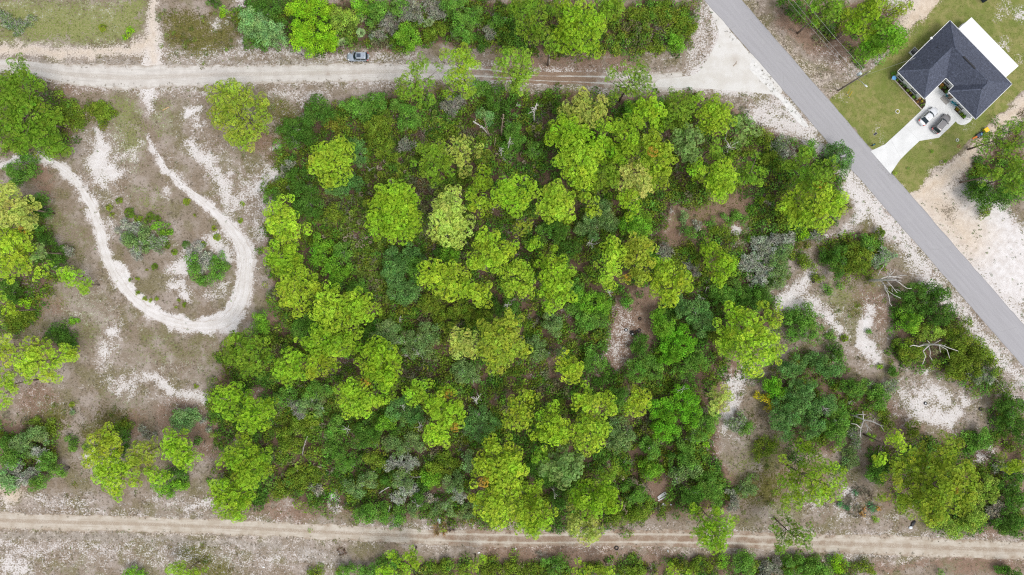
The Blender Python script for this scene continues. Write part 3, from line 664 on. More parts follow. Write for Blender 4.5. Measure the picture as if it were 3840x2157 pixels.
# ------------------------------------------------------------------ plants
# kind colour height sheet  x,y,r x,y,r ...  [| label]     (crown lobes as surveyed on the sheets)
PLANTS = '''
P m 13 A 130,475,50 150,530,55 200,565,50 80,590,60 60,700,110 170,700,110 290,710,90 60,850,130 220,850,130 340,860,100 60,1000,110 190,1020,110 330,1010,100 390,920,90 400,1090,90 430,1130,60 150,1100,60 | large bushy pine with a spire top at the left edge
P o 10 A 1730,660,65 1640,700,60 1800,700,80 1650,770,70 1760,800,90 1880,720,60 1700,870,90 1850,860,90 1960,760,70 1970,860,60 1720,960,80 1830,980,90 1950,970,70 1780,1050,70 1900,1060,70 1990,920,60 1830,1100,40 | olive green pine standing alone between dirt road and sand loop
S m 15 B 1235,450,45 1265,500,45 1200,520,50 1180,590,55 1110,600,45 1100,660,55 1170,680,60 1240,620,50 1210,740,55 1290,760,45 1080,700,35 1310,640,40 1380,500,35
S b 15 B 1470,430,60 1540,410,55 1610,440,60 1660,490,45 1560,490,60 1500,550,70 1590,570,60 1470,650,60 1560,660,60 1620,690,50
S m 15 C 40,430,70 110,470,60 170,510,65 90,540,75 190,570,40 40,590,70 110,620,60 60,670,50 -90,480,40 -60,540,50 -20,500,40
P y 12 B 560,1110,70 630,1090,70 500,1180,80 590,1190,90 670,1160,70 520,1290,80 620,1290,80 690,1240,60 570,1350,60 660,1340,50 470,1240,60 | bright yellow green pine first at the upper left of the woods
P m 12 B 1290,1110,50 1380,1130,60 1330,1200,70 1410,1220,60 1300,1270,70 1400,1290,70 1340,1350,60 1230,1240,40
S t 13 B 1520,1030,45 1590,1090,45 1500,1130,50 1550,1170,50 1580,1240,40 1640,1160,35 1570,1310,40 1670,1090,25 1520,1210,40
P b 14 F 1040,120,100 940,170,100 1130,170,100 940,280,100 1040,240,110 1140,280,90 1000,350,80 1100,350,70 890,240,50 1190,220,50 1040,50,80 950,80,70 1140,80,70 | round dense pine with a ringed crown left of the middle of the woods
P t 14 C 575,690,38 560,750,45 440,810,55 470,860,45 560,840,65 640,850,75 710,800,50 700,870,50 580,910,60 540,790,40 | brownish yellow pine with a narrow tip by the upper dirt road
S m 15 C 890,530,45 980,530,55 930,600,70 1040,620,55 1070,670,40 780,550,42 960,680,50 810,700,45 820,760,28 880,660,45 770,590,25 1000,700,35
P b 14 C 480,100,70 600,110,90 500,210,90 630,210,90 680,190,50 480,310,80 600,320,80 420,250,70 560,400,40 640,370,50 390,300,40
P m 14 C 230,170,70 150,150,65 110,220,60 250,250,60 200,260,50
S m 13 C 310,330,45 360,360,40 330,380,35
P m 14 C 110,40,70 190,60,60 40,60,60 260,20,50
P m 13 C 380,50,60 440,30,60 330,90,40
P m 12 C 780,50,70 830,80,50 740,110,50 700,40,50 820,20,50
P b 13 C 1020,810,65 1080,780,60 1120,850,70 1060,890,65 1000,880,45 1130,950,50 970,830,30
P m 13 C 1250,730,50 1320,790,75 1250,840,75 1330,880,70 1240,920,55 1290,960,50 1200,810,40
P y 12 C 1560,790,65 1620,850,80 1540,870,85 1600,940,65 1500,950,50 1650,900,50
S b 13 C 1430,750,45 1470,830,45 1410,790,25
P b 14 C 420,960,75 520,990,85 380,1030,70 480,1060,75 350,980,40 570,1040,40
P y 14 C 480,1130,80 570,1150,80 450,1220,80 600,1220,80 540,1310,90 420,1250,60 650,1180,60 600,1350,70 670,1250,40
P b 13 C 740,950,60 690,1040,75 720,1130,75 690,1180,55 660,1110,40
P b 14 C 870,950,70 910,1020,80 860,1090,80 890,1160,75 830,1180,55 950,920,50 950,1090,40
P y 15 C 1080,1080,75 1140,1120,85 1040,1170,80 1130,1220,95 1050,1260,80 1190,1180,65 1150,1320,85 1190,1270,50 1090,1350,50 | large yellow pine crown in the middle of the right woods
P t 13 C 930,1280,70 1000,1320,85 920,1370,75 1010,1400,80 870,1310,40 950,1440,70 1060,1380,50
P b 12 G 930,150,60 950,90,50 900,60,50 920,200,35
P m 12 C 780,1290,55 720,1330,65 790,1370,55 700,1390,55 680,1300,40
S d 11 C 1340,1020,70 1400,1050,65 1340,1110,75 1400,1170,60 1300,1060,50 1350,1190,50 | dull bluish green pine among the bright pines at the right of the woods
P y 12 C 1610,1270,65 1560,1330,80 1640,1340,80 1600,1410,85 1550,1260,40 1620,1460,60 1540,1410,50 1680,1390,40
S b 12 C 1480,1230,50 1440,1290,55 1420,1340,35 1390,1270,25
S m 12 C 1560,1090,50 1600,1150,50 1540,1150,40 1590,1070,30
S d 11 C 1790,930,70 1830,1000,60 1750,1030,50 1740,960,40 1700,900,30
S m 12 C 1880,1190,50 1830,1280,65 1780,1330,60 1880,1330,55 1870,1400,50 1770,1250,40 1900,1250,40 1700,1200,30
P b 15 G 80,10,80 170,40,60 50,110,80 120,110,60 60,180,50 -20,40,80 -40,120,60 10,0,60 | broad bright green pine in the middle of the woods just above its centre
P b 13 B 1690,1380,60 1650,1430,45 1720,1330,50 1740,1400,40
P y 13 G 360,40,80 430,80,80 320,100,70 420,180,85 310,60,55 360,220,60 470,250,50 390,130,70 260,130,40 270,180,35 | yellow pine with orange dead fronds right of the middle of the woods
S y 12 G 640,90,45 640,160,50 590,60,40 650,200,35 610,110,35 680,90,25
S m 14 D 470,60,75 540,110,70 430,160,45 600,40,60 400,30,50
P b 13 D 760,160,70 850,100,75 820,210,75 730,110,55 700,190,40 880,60,50 700,80,50
P m 12 D 960,230,85 1020,290,75 940,330,85 850,350,75 800,400,60 880,410,60 1050,360,40 1060,260,50 900,270,60 780,340,40 | tufted pine between the utility wires and the house lawn
S o 9 D 1100,60,45 1060,110,35 1010,60,45 940,30,30 1130,40,30 960,100,25 1020,130,30 | thin open crowned tree by the pale sand strip beside the house lawn
S m 12 D 1900,990,58 1980,940,42 1770,1050,52 1880,1125,56 1700,1160,30 1970,1085,42 1650,1090,34 1840,1000,30 1720,1020,32
P m 11 D 1750,1320,65 1810,1290,45 1740,1370,40 1700,1310,30
P m 12 D 1960,1310,75 1890,1390,65 1980,1400,60 1940,1230,50
P m 13 D 340,1160,55 270,1240,65 410,1250,75 480,1320,80 370,1340,75 290,1390,60 540,1240,45 220,1240,40 450,1390,60 560,1330,50
P y 13 H 330,50,80 480,70,95 590,110,70 250,120,70 410,180,90 320,240,75 460,250,65 590,190,60 190,140,50 530,150,60 240,200,50 540,40,60 | large open pine with bare limbs showing beside the paved road
P t 13 E 60,80,85 150,110,75 220,170,55 70,210,95 180,250,75 230,270,45 40,20,60 270,155,30
P y 13 E 60,400,85 150,420,85 60,530,85 180,560,85 100,630,75 220,480,55 20,480,60 30,620,50
S d 10 E 310,470,45 290,520,35 330,510,25
S y 10 E 320,640,50 270,670,35 350,650,25
P b 6 E 500,650,48 550,690,45 470,680,25 520,700,30 | first of two small bright pines left of the sand loop
P b 6 E 630,760,45 600,740,25 670,770,30 680,720,20 640,660,25 | second of two small bright pines, the one nearer the sand loop
P y 12 E 240,1220,75 330,1260,85 190,1320,75 300,1350,90 420,1290,60 500,1240,55 550,1290,40 420,1390,70 250,1410,70 150,1380,50 550,1230,25
S y 11 E 30,1170,60 60,1240,55 20,1300,55 90,1260,30
S y 11 E 40,950,50 80,930,40 20,830,30 20,1020,30
S y 11 E 20,1400,50 40,1470,60 70,1550,50 30,1620,50 90,1500,40 60,1450,40
P m 12 E 1770,1190,65 1860,1150,75 1950,1190,75 1800,1290,65 1890,1280,75 1960,1360,60 1750,1260,40 2010,1260,60 1840,1370,40 | mid green pine at the foot of the sand loop
P y 11 I 790,420,75 730,480,80 830,470,65 690,560,55 760,560,60 850,420,50 800,370,35
S o 11 I 1080,450,45 1070,530,75 1140,520,55 1010,560,45 1070,600,60 1130,430,35
P y 11 I 870,610,65 820,670,75 920,660,65 870,750,75 750,690,40 920,740,50 890,830,48 1010,710,35 1030,750,35 960,620,45 800,600,40 770,650,40
S b 11 I 1140,640,45 1200,690,55 1180,750,35 1250,680,35 1240,720,30 1130,700,45
P b 10 I 1330,410,65 1400,440,65 1280,460,55 1360,520,85 1440,540,60 1420,610,48 1280,520,45 1370,600,45 | round tufted pine just below the round grey green bush
P b 12 I 1680,80,65 1740,140,80 1660,180,55 1800,60,70 1730,230,40 1620,120,35
P b 12 I 1900,190,75 1960,230,85 1880,290,75 1950,330,60 1840,230,40 2050,170,60 1990,120,45
P b 13 I 1830,480,75 1750,550,80 1880,560,85 1820,640,85 1920,640,75 1950,520,60 1860,730,65 1690,590,45 1980,590,70 1990,680,50
P b 12 I 1620,780,50 1700,840,80 1790,840,80 1740,930,85 1840,900,65 1660,910,55 1720,760,50 1870,850,40 1800,980,40 1700,980,40 | bright rounded pine crown at the lower dirt road, left end of the woods
P y 6 I 1370,1370,42 1310,1430,45 1480,1430,55 1420,1440,40 1540,1400,30
P y 13 F 230,130,60 170,210,75 240,230,65 120,280,45 190,320,75 290,330,60 375,310,38 270,400,60 240,430,50 150,170,45 100,220,40
P b 12 F 150,470,55 220,490,60 130,550,55 230,570,75 310,530,50 180,610,55 330,560,35 100,500,40
P y 12 F 300,670,65 380,690,55 250,770,85 360,780,85 430,760,55 310,850,75 220,850,50 330,930,45 190,760,40 410,650,35
P y 13 F 560,780,55 510,850,65 570,880,75 520,950,75 600,950,65 560,1030,55 450,930,45 650,1060,55 680,1120,35 470,890,45
P y 12 F 790,830,55 730,870,65 790,910,75 830,860,45 760,980,55 910,920,40 840,990,35 790,1090,45 700,920,40 850,930,35
P b 12 F 490,1090,65 440,1160,65 540,1150,60 430,1230,45 560,1200,40 500,1200,55 400,1220,35
S y 11 F 370,1170,35 340,1160,28
P b 12 F 680,1140,55 630,1200,65 720,1220,60 670,1280,45 770,1180,38 610,1250,40 740,1160,40
P b 12 F 270,1250,45 320,1290,45 240,1330,75 300,1390,75 200,1390,55 210,1220,30 250,1440,60 340,1350,40
P y 12 F 450,1290,45 500,1320,65 430,1360,55 510,1390,55 560,1350,48 420,1410,40 | yellow pine with orange patches at the lower left of the woods
P b 13 F 920,1220,75 1000,1240,75 860,1300,75 960,1320,90 1040,1330,70 900,1400,80 1010,1400,75 840,1370,50 960,1450,60 1060,1400,45 | dense rounded bright green pine in the lower left half of the woods
P t 14 F 1430,120,65 1500,150,75 1400,200,75 1550,230,70 1480,280,85 1560,320,65 1430,360,75 1530,390,60 1340,330,50 1330,180,48 1480,60,55 1480,420,50 1350,250,30
S y 12 F 1640,110,55 1720,110,50 1680,180,45 1600,160,38 1750,140,25
P y 13 F 1750,380,75 1700,440,65 1820,430,75 1760,510,85 1850,510,65 1680,560,65 1780,600,60 1920,480,35 1640,550,42 1880,570,35 1950,490,25
P y 13 F 1390,590,55 1460,610,65 1290,620,55 1360,680,75 1450,700,85 1510,580,40 1270,690,40 1420,780,65 1470,830,45 1540,740,55 1490,760,60 1310,670,50 | tall bright yellow pine with a lobed crown, left of centre
P y 12 F 1610,720,55 1560,780,50 1640,800,65 1720,780,55 1700,850,55 1620,840,40 1760,750,35
P y 12 G 70,590,55 110,640,60 30,680,65 110,720,75 60,780,60 150,800,45 180,730,38 20,750,40 40,620,40 | yellow pine left of a taller green pine near the photo centre
P o 13 F 1760,1080,75 1850,1090,75 1780,1170,95 1880,1180,85 1830,1270,75 1750,1220,65 1920,1260,55 1800,1330,55 1960,1150,60 1990,1220,60 1960,1060,50 1700,1100,50 1860,1340,40 | large tan topped pine in the lower middle of the woods
S o 12 F 1880,980,60 1940,1000,50 1850,1030,40
P t 12 F 1510,1140,55 1580,1160,65 1620,1230,55 1540,1220,60 1480,1180,40 1560,1100,30
S o 11 G 100,280,38 150,300,38 50,330,38 130,350,38 80,370,30 180,260,28
S b 11 G 200,425,48 230,460,42 240,410,32
S y 11 G 40,450,40 30,500,40 70,480,25
S b 10 G 280,560,48 350,490,32 300,590,30 220,600,30
P b 13 G 380,570,55 320,640,65 420,650,65 360,730,85 460,640,45 300,770,55 430,820,60 350,850,55 310,920,55 270,700,40 410,740,55 270,810,30 480,700,25
P y 13 G 790,450,55 830,500,45 770,540,55 830,570,45 770,650,65 740,700,48 790,740,38 700,580,28 810,620,45 720,620,30
P o 13 G 1000,390,65 940,450,55 1050,440,60 990,510,85 1020,590,75 940,640,65 890,680,40 990,690,48 1110,470,38 930,550,45 1000,640,50 | golden olive pine right of centre above the brown clearing
P b 11 G 1100,570,45 1050,700,30 1130,600,30
P y 13 G 1190,600,45 1170,670,65 1110,690,55 1250,680,75 1340,660,55 1350,740,48 1200,770,85 1290,770,75 1140,840,55 1220,840,55 1320,700,50 1270,840,40 | bright yellow pine just above the clearing with the tyres
P b 10 G 1510,440,45 1560,500,60 1550,580,60 1640,560,55 1690,590,48 1620,640,65 1580,700,48 1680,640,45 1720,570,25 | bright green pine standing by itself next to the silvery thicket
P y 13 G 1680,960,65 1760,980,65 1850,1000,45 1650,1050,55 1750,1070,85 1850,1090,85 1640,1150,65 1740,1180,85 1850,1200,85 1950,1090,65 1960,1200,60 1800,1280,75 1920,1290,65 1820,1370,55 1650,1220,55 1990,1290,50 2000,1170,60 1880,1380,50 2030,1230,45 | large round pale yellow pine at the right of the woods
S y 12 H 40,910,38 110,940,55 150,1010,55 70,990,40 | yellow pine limb cluster above the large round pale yellow pine
P y 11 G 460,1290,38 420,1330,48 490,1350,58 450,1400,58 530,1400,48 380,1380,28 480,1440,48 520,1350,35 | small tufted pine at the lower left of the tyre clearing
P y 12 J 720,50,65 790,50,75 680,110,55 760,130,85 840,110,65 800,200,65 730,200,50 930,130,50 960,120,28 870,170,45 660,50,40
P b 12 J 1180,30,75 1260,50,65 1140,90,45 1220,110,45 1290,100,35
S m 11 J 1010,40,55 1000,80,40 950,20,40 1050,10,35 930,-20,50
P y 13 J 1350,120,65 1440,110,75 1400,190,80 1490,220,75 1390,270,75 1480,290,55 1540,240,38 1320,180,45 1540,180,35
P y 12 J 1320,340,55 1400,370,60 1300,420,45 1360,430,50 1430,430,40
S y 12 K 130,80,50 190,110,48 100,160,50 140,240,60 60,280,65 30,230,55 100,320,38 200,170,30 30,120,40
P y 13 J 1760,450,55 1900,430,45 1850,520,85 1780,570,85 1900,600,85 1830,670,95 1940,680,85 1720,640,65 1650,740,45 1950,550,60 1990,620,60 1760,720,50 1700,580,40 | large upper pine of the tall yellow pair at the lower middle of the woods
P y 13 J 1890,770,85 1680,860,60 1780,860,75 1660,930,35 1880,870,85 1800,950,85 1900,970,85 1830,1040,48 1970,900,65 1740,950,50 1980,1010,60 1640,870,35 | large lower pine of the tall yellow pair overhanging the lower dirt road
P b 12 K 180,790,65 220,850,65 180,910,75 250,970,75 180,1040,85 270,1060,65 340,950,40 120,1080,45 310,1010,45 250,910,50
P y 12 K 370,185,38 330,280,75 400,310,65 300,360,75 390,370,75 310,440,60 240,390,55 180,390,38 440,400,45 270,210,22 270,300,40
P y 12 K 600,40,50 560,110,55 650,110,55 740,80,45 520,140,38 700,160,45 760,200,55 800,160,38 620,160,35 590,170,30
P y 12 K 570,320,60 640,330,75 560,400,75 640,400,85 620,460,65 720,350,45 650,260,50 700,430,35
P d 12 K 390,560,60 470,560,75 380,640,75 460,640,85 430,700,65 330,660,55 530,590,45 510,660,40 300,620,35
S m 11 K 260,560,50 220,570,35 290,530,35
P y 11 K 970,50,38 960,110,38 1010,120,55 980,190,55 1060,140,38 900,215,22 950,160,40 1060,100,25 | small yellow pine in the gap between dark green oaks
P t 12 K 1620,50,50 1580,100,55 1630,140,65 1590,190,48 1660,90,35 1560,60,35
P b 12 K 640,800,80 740,820,75 560,850,65 620,920,85 720,910,75 790,890,58 510,860,45 680,960,45 810,940,30
P t 13 K 510,1060,50 590,1040,60 560,1110,70 640,1110,65 610,1170,55 680,1140,28 500,960,38 480,1010,30 660,1060,35 | pale pine leaning over the lower dirt road
S m 10 K 750,695,50 790,650,35 740,740,28
P b 13 K 1540,1050,75 1480,1110,65 1610,1080,65 1560,1150,75 1650,1130,45 1500,1190,48 1570,1230,55 1620,1170,45 1440,1100,40 1640,1220,35 | round pine hanging over the lower dirt road right of the middle
S b 13 K 1420,960,50 1450,1010,28 1690,1030,40 1660,990,30 1400,1120,30 1590,960,30
P b 13 L 370,510,50 330,480,35 200,560,38 450,570,60 520,620,55 300,680,75 240,720,65 400,650,45 420,750,75 510,760,75 600,670,55 630,750,50 340,800,85 250,830,65 560,830,55 450,840,65 230,900,45 300,880,55 490,690,40 390,580,40 130,830,30 | broad bright pine left of the biggest pine at the lower right
P o 14 L 1180,530,60 1160,620,80 1060,720,75 1220,700,85 1380,600,85 1460,480,70 1450,700,95 1130,800,85 1260,800,85 1400,820,85 1540,700,85 1560,820,80 1500,920,75 1350,930,85 1200,910,75 1080,900,55 950,830,45 1290,1000,70 1120,990,45 1610,640,50 1300,620,60 1040,620,60 1640,740,40 1420,530,50 1250,480,40 1380,380,40 1320,720,90 1310,880,90 1330,980,70 1480,780,80 | the biggest pine, broad olive yellow crown at the lower right
S y 12 L 1010,430,55 1060,400,45 960,400,30 930,590,45 1080,460,40 900,560,30
S m 11 L 130,1060,45 200,1020,38 280,1090,55 370,1060,40 220,1150,55 330,1150,55 190,1230,45 370,1210,38 400,1160,32 160,1110,35 280,1200,45 410,1110,25 170,1270,28 | sparse pine with gaps in its crown over the lower dirt road at the right
P y 8 L 1850,580,35 1900,620,55 1840,630,38 1950,610,40
S b 9 J 1010,1310,42 980,1400,50 1080,1350,35 1000,1440,45 950,1420,40
S b 9 J 1160,1270,42 1200,1330,45 1170,1400,45 1130,1330,30
S b 8 J 1690,1330,38 1640,1380,45 1600,1420,40
S y 7 K 550,1360,35 590,1420,45 530,1430,40
S y 7 K 750,1420,55 800,1440,35
S y 6 K 1255,1420,42 1240,1370,18 1360,1410,25
O gr 3 A 120,1270,65 220,1230,75 140,1340,65 270,1290,45 60,1290,45 190,1310,55 160,1370,30 | round green bush on the sand track at the left edge
O mt 5 A 1900,140,80 1960,220,75 1880,220,65 1840,200,40 2000,120,60 1850,120,50
O dk 4 A 1900,320,60 1970,330,55 2020,300,50
H ol 1.5 A 520,800,70 480,860,60 590,860,55 560,930,60 620,930,40
H ol 1 A 690,800,50 770,830,65 830,860,48 790,910,55 720,850,40
G gg 1.5 A 60,160,55 140,200,60 230,160,45 20,120,40 130,240,30 | low grey green tussock at the upper left corner
W y 1.2 A 780,215,36 | lone yellowish young pine in the field at the upper left
H lm 0.7 A 960,240,32 940,285,14 990,225,12 | small bright green weed by the sand path at the top
H dk 2 A 1620,15,45 1580,5,30
H lm 1.2 A 1680,80,35 1680,120,20
O dk 5 B 100,60,75 30,60,60 150,110,50 70,120,50 180,40,50
O mt 5 B 60,200,80 140,270,80 40,290,70 160,200,45 190,300,45 170,330,40
O lm 5 B 330,220,75 430,230,85 520,260,75 360,330,75 470,340,75 560,330,50 390,400,45 300,280,50 570,290,45 | large vivid lime green tree beside the parked car's side of the road
O lm 5 B 330,50,80 450,40,80 540,90,65 400,110,60 280,80,50
O ly 4 B 640,110,75 700,180,65 630,190,50 720,110,50
O br 4 B 760,30,60 840,40,60 800,80,45
F pl 1.5 B 650,320,48
F pl 2 B 790,245,52
F pl 2 B 790,110,45
F pl 2 B 1290,165,48
F pl 1.5 B 870,180,35
G gy 4 B 1170,80,80 1110,100,50 1210,130,50
G gy 3 B 1020,150,60 980,170,50 1030,200,45
G gy 3 B 1380,90,55 1340,110,40 1400,130,40
G gy 3 B 1290,50,45 1350,40,45
O gr 4 B 900,90,70 950,60,60 880,150,50
O gr 4 B 1080,50,60 1050,100,45
O br 4 B 1130,240,65 1190,310,70 1120,330,55 1080,280,40 1160,370,45 1220,330,30 | bright green tree by the road, right of the parked car
O gr 5 B 1560,220,75 1540,160,55 1590,280,55 1510,250,50
O gr 4 B 1640,100,60 1660,160,45 1600,130,40
O gr 4 B 1500,60,70 1440,40,60 1540,30,50 1470,110,50
G gy 3 B 1760,260,42 1730,220,30
O gr 3 B 1800,190,50 1840,150,45
G gy 2.5 B 950,260,40 900,270,30
H ol 2 B 1320,260,55 1400,220,50 1300,300,35
H ol 2 B 1880,120,60 1850,240,60 1900,310,60
H dk 2 B 1700,330,55 1650,290,45 1880,360,50
O dk 5 B 480,790,80 420,860,80 540,830,70 500,880,65 390,900,50 560,890,40
O dk 4 B 280,960,70 370,1000,70 300,1060,75 220,1000,55 250,920,40 400,1060,50
O gr 4 B 740,820,70 860,780,75 820,870,75 700,790,55 800,810,60
O gr 4 B 920,740,50 950,800,55 930,720,35
H ob 3 B 570,920,55 640,970,55 600,1000,40 540,930,30
O ol 4 B 900,950,80 980,910,70 880,1030,60 960,990,55
O gr 4 B 1080,800,65 1150,880,75 1100,950,55 1190,930,50
G gy 3 B 1470,810,70 1540,780,50 1430,780,40
O gr 4 B 1700,680,65 1660,640,45 1740,640,35
O dk 4 B 1780,770,65 1840,800,45 1800,700,50
O mt 3 B 1720,860,55 1760,900,40
O bl 5 B 750,1080,55 780,1160,55 790,1230,55 810,1110,35
O bl 5 B 600,1400,65 690,1380,75 560,1430,55 750,1370,50 640,1440,65 770,1420,40
O ol 3 B 960,1100,65 1010,1150,70 930,1150,50
G gy 3 B 1140,1080,55 1110,1110,40
O dk 3 B 250,1310,55 340,1370,65 390,1300,55 300,1420,55
G gy 3 B 240,1240,45 220,1290,40
H ol 2 B 150,1410,55 110,1430,40 200,1380,35
O gr 4 B 1930,980,65 1970,1040,55 1900,1030,40
O gr 4 C 200,1120,55 240,1170,40 170,1170,35
O gr 3 C 40,980,55 60,1060,60 20,1130,55
O br 3 C 900,800,45 930,850,50 900,870,30 950,890,30 | dense vivid green tree close under the leaning pine at the upper road
O br 3 C 1280,310,55 1240,350,50 1310,350,40 1260,270,30 | round vivid green bush at the corner by the white gravel apron
H ol 1.5 C 1200,60,80 1280,110,80 1120,60,60 1180,140,50
H ol 1.5 C 1350,200,70 1290,220,60 1390,190,40 1370,250,40
H ol 1.5 C 960,90,60 1030,120,60 990,170,45
H ol 1.5 C 860,330,45 820,350,40 890,250,45 930,290,40
H ol 1.5 C 1080,370,45 1120,330,45 1040,390,35 1140,380,30
F py 1.2 C 1165,370,36
F py 1.2 C 1100,380,28
F py 1.2 C 960,280,32
O bl 4 D 610,1105,50 640,1180,70 560,1160,60 660,1250,55 590,1230,55 690,1210,30 540,1120,35 | dark round oak crown leaning onto the paved road
O gr 3 D 390,1110,55 350,1130,40 420,1150,30
H ol 2 D 60,1040,55 30,1000,40 90,1090,40
H ol 2 D 110,1190,70 150,1250,60 60,1230,50
G gg 2 D 180,1080,55 130,1120,50 230,1070,35
G gy 2 D 230,1160,50 190,1180,35
H dk 2 D 570,210,32 545,235,20
O dk 4 D 190,10,50 290,50,55 250,110,38 330,80,40
H ol 1 D 1690,1270,55 1640,1310,50 1750,1280,40
O dk 3 D 1640,1390,60 1700,1430,60 1590,1400,40 1660,1450,50
O dk 4 E 300,140,75 330,200,60 270,210,55 340,120,40 260,160,45
H gr 2 E 310,310,42
O dk 3 E 350,410,55 375,390,40 380,440,35
O dk 3 E 440,510,70 400,560,50 480,560,45 430,600,40
G gy 3 E 500,480,40 530,490,25
O dk 4 E 60,770,70 120,820,60 50,830,50 170,790,35
H lm 2 E 190,880,36 210,905,25
H ol 2 E 150,980,80 220,980,50 70,1000,60 100,1040,55
O dk 3 E 450,1080,65 510,1120,65 540,1200,55 400,1110,50 480,1180,60 360,1150,40 560,1140,35 | dark green round bush at the left, above the tufted pine
H br 1 E 555,1000,38 540,1020,20 580,1015,15 | small bright bush on bare ground left of the loop bend
G sg 2 E 1000,310,55 950,290,45 960,370,60 900,350,35
O gg 2.5 E 1060,390,80 980,400,55 1130,450,55 1090,320,50 1000,460,45
O br 2 E 1240,320,48 1190,310,42 1270,340,25
G gg 2 E 1180,420,55 1230,390,40 1210,470,40
G sg 2 E 1040,500,50 1000,490,35 1070,520,35
W m 2 E 990,200,50
W m 2 E 1150,225,36
W b 2 E 1055,245,36
W m 1.5 E 1200,240,28
W m 1.5 E 1120,260,30
G sg 2 E 1480,470,50 1450,500,40 1510,440,30
O gr 2.5 E 1450,560,50 1470,620,55 1500,680,50 1540,710,40
O gr 2.5 E 1640,540,55 1670,590,50 1640,650,55 1590,690,50 1620,600,40
G sg 2 E 1540,560,60 1510,620,45 1580,590,40 1560,520,35
W b 1.5 E 1540,440,28
W gr 1.5 E 1410,440,36
W b 1.5 E 910,110,27
W y 1 E 855,215,20
W y 1 E 830,160,30
W y 1 E 1410,115,32
W y 0.8 E 1480,215,13
W y 1 E 1830,130,20
W y 1 E 1810,255,22
W y 1 E 1620,315,22
W y 1.2 E 1640,382,32
W b 1 E 1320,495,26
W m 1 E 1270,445,28
W m 1 E 1170,605,30
W y 0.8 E 1112,635,13
W y 0.8 E 990,705,16
W y 0.8 E 1040,690,16
W y 0.8 E 1040,802,20
W y 0.8 E 1095,845,18
W y 0.8 E 1140,855,16
W y 0.8 E 1190,840,18
W y 0.8 E 1350,860,16
W b 1 E 1400,890,22
W y 0.6 E 1330,915,11
W y 0.8 I 1480,22,18
W y 0.8 I 545,160,22
G gg 1 I 545,215,20
O gr 4 F 130,60,50 90,90,35
O dk 5 F 380,60,80 420,150,85 360,200,65 340,130,50 450,210,50
O ol 4 F 590,190,65 560,260,45 640,240,45
O br 4 F 470,420,65 540,480,65 460,530,65 520,610,50
O br 4 F 560,560,55 600,600,45 580,640,35
O gr 4 F 650,480,65 690,530,45 680,450,45
H br 3 F 650,650,55 600,700,45 700,630,40
H gr 3 F 760,740,65 720,770,40 800,780,40
O bl 4 F 1030,520,65 990,540,45
O bl 4 F 1170,490,65 1220,520,50 1130,520,45
O bl 5 F 1040,600,75 1110,640,80 1060,700,75 1000,660,55
O bl 5 F 1120,790,85 1180,760,65 1050,790,65 1100,850,55 1190,830,50
O gr 4 F 1180,590,70 1210,660,55 1200,720,45
O br 4 F 1470,500,55 1420,520,40 1500,530,40
O ol 4 F 1300,890,75 1380,960,65 1350,890,50
O ol 3 F 1540,900,75 1500,960,55 1590,950,50
O ol 3 F 1620,990,70 1680,960,50
O gr 4 F 380,1010,65 320,1080,65 420,1060,55 350,1140,50
O br 4 F 50,1010,60 70,1060,50 20,1060,50 20,980,40 | light green leafy tree at the foot of the sand loop behind the mid green pine
O gg 5 F 990,1080,75 1060,1110,70 920,1130,60 1000,1160,60
O gg 5 F 1220,1140,80 1290,1080,70 1320,1160,65 1250,1200,60
O gg 4 F 1180,1230,65 1120,1210,50 1290,1240,50
O gg 4 F 1540,1350,75 1640,1400,75 1570,1420,60
O dk 4 F 900,1050,60 860,1110,55
O dk 5 F 1900,900,70 1840,920,55
O dk 4 F 1400,500,50 1370,560,40
O dk 5 G 420,370,80 350,330,55 400,300,50
O gg 5 G 640,280,80 730,250,75 580,330,65 670,350,50
O gg 5 G 700,150,70 760,170,60 790,270,65
O br 5 G 900,290,65 1000,230,80 1040,300,60 960,320,60 1050,350,40 | bright oak crown on the right side of the deep green hollow
O gr 4 G 280,340,55 250,410,45 300,290,40
O dk 4 G 440,520,75 490,460,55
O gr 4 G 500,760,65 560,780,55 450,790,40
O br 5 G 560,860,80 660,850,80 735,890,68 600,930,70 700,950,55 770,920,32
O gr 5 G 520,920,70 600,1000,70 680,990,70 610,1060,55 530,990,50
O gg 4 G 350,1020,75 380,1070,65 330,960,50
O gg 4 G 230,1230,75 200,1180,50 280,1250,45
O gg 3 G 390,1260,45 420,1230,30
H gr 3 G 900,850,48 920,890,40 880,890,35 | small green bush on brown litter above the tyre clearing
O gr 4 G 640,1260,55 700,1330,55 620,1350,55 660,1310,45
O br 5 G 1150,970,65 1210,1040,65 1120,1060,50 1180,1090,40
O vv 5 G 1220,1150,75 1310,1110,75 1200,1230,65 1330,1200,75 1280,1260,60 1390,1180,48 1200,1310,60 | vivid green oak at the right of the tyre clearing
O dk 3 G 1000,1190,65 970,1230,50 1030,1150,45 1040,1250,50 | dark bush covering the lowest tyres in the clearing
O gr 4 G 1040,1330,75 960,1340,55 980,1400,75 1100,1390,75
O gr 4 G 1400,1280,75 1450,1330,65 1380,1370,65 1300,1390,60
O bl 5 G 1300,880,60 1380,930,75 1460,900,65 1340,970,50
O bl 5 G 1500,990,65 1420,1020,65 1480,1080,55 1540,1040,45
O gr 4 G 1560,790,55 1620,790,65 1660,860,55 1590,850,45
O gr 4 G 1720,750,65 1760,800,45 1700,830,40
O dk 3 G 1820,860,55 1870,900,50 1770,880,40
O mt 2 G 1330,230,45 1320,270,35
H gr 2 G 1360,330,45 1390,360,35
G sg 1.5 G 1430,290,32 1440,325,22
H gr 1.2 G 1640,220,35
H gr 1.2 G 1720,210,50 1770,250,40 1700,260,40
H gr 1.2 G 1550,260,38 1520,290,30
H lm 1 G 1830,405,26
G gy 1.5 G 1380,590,50 1420,640,40
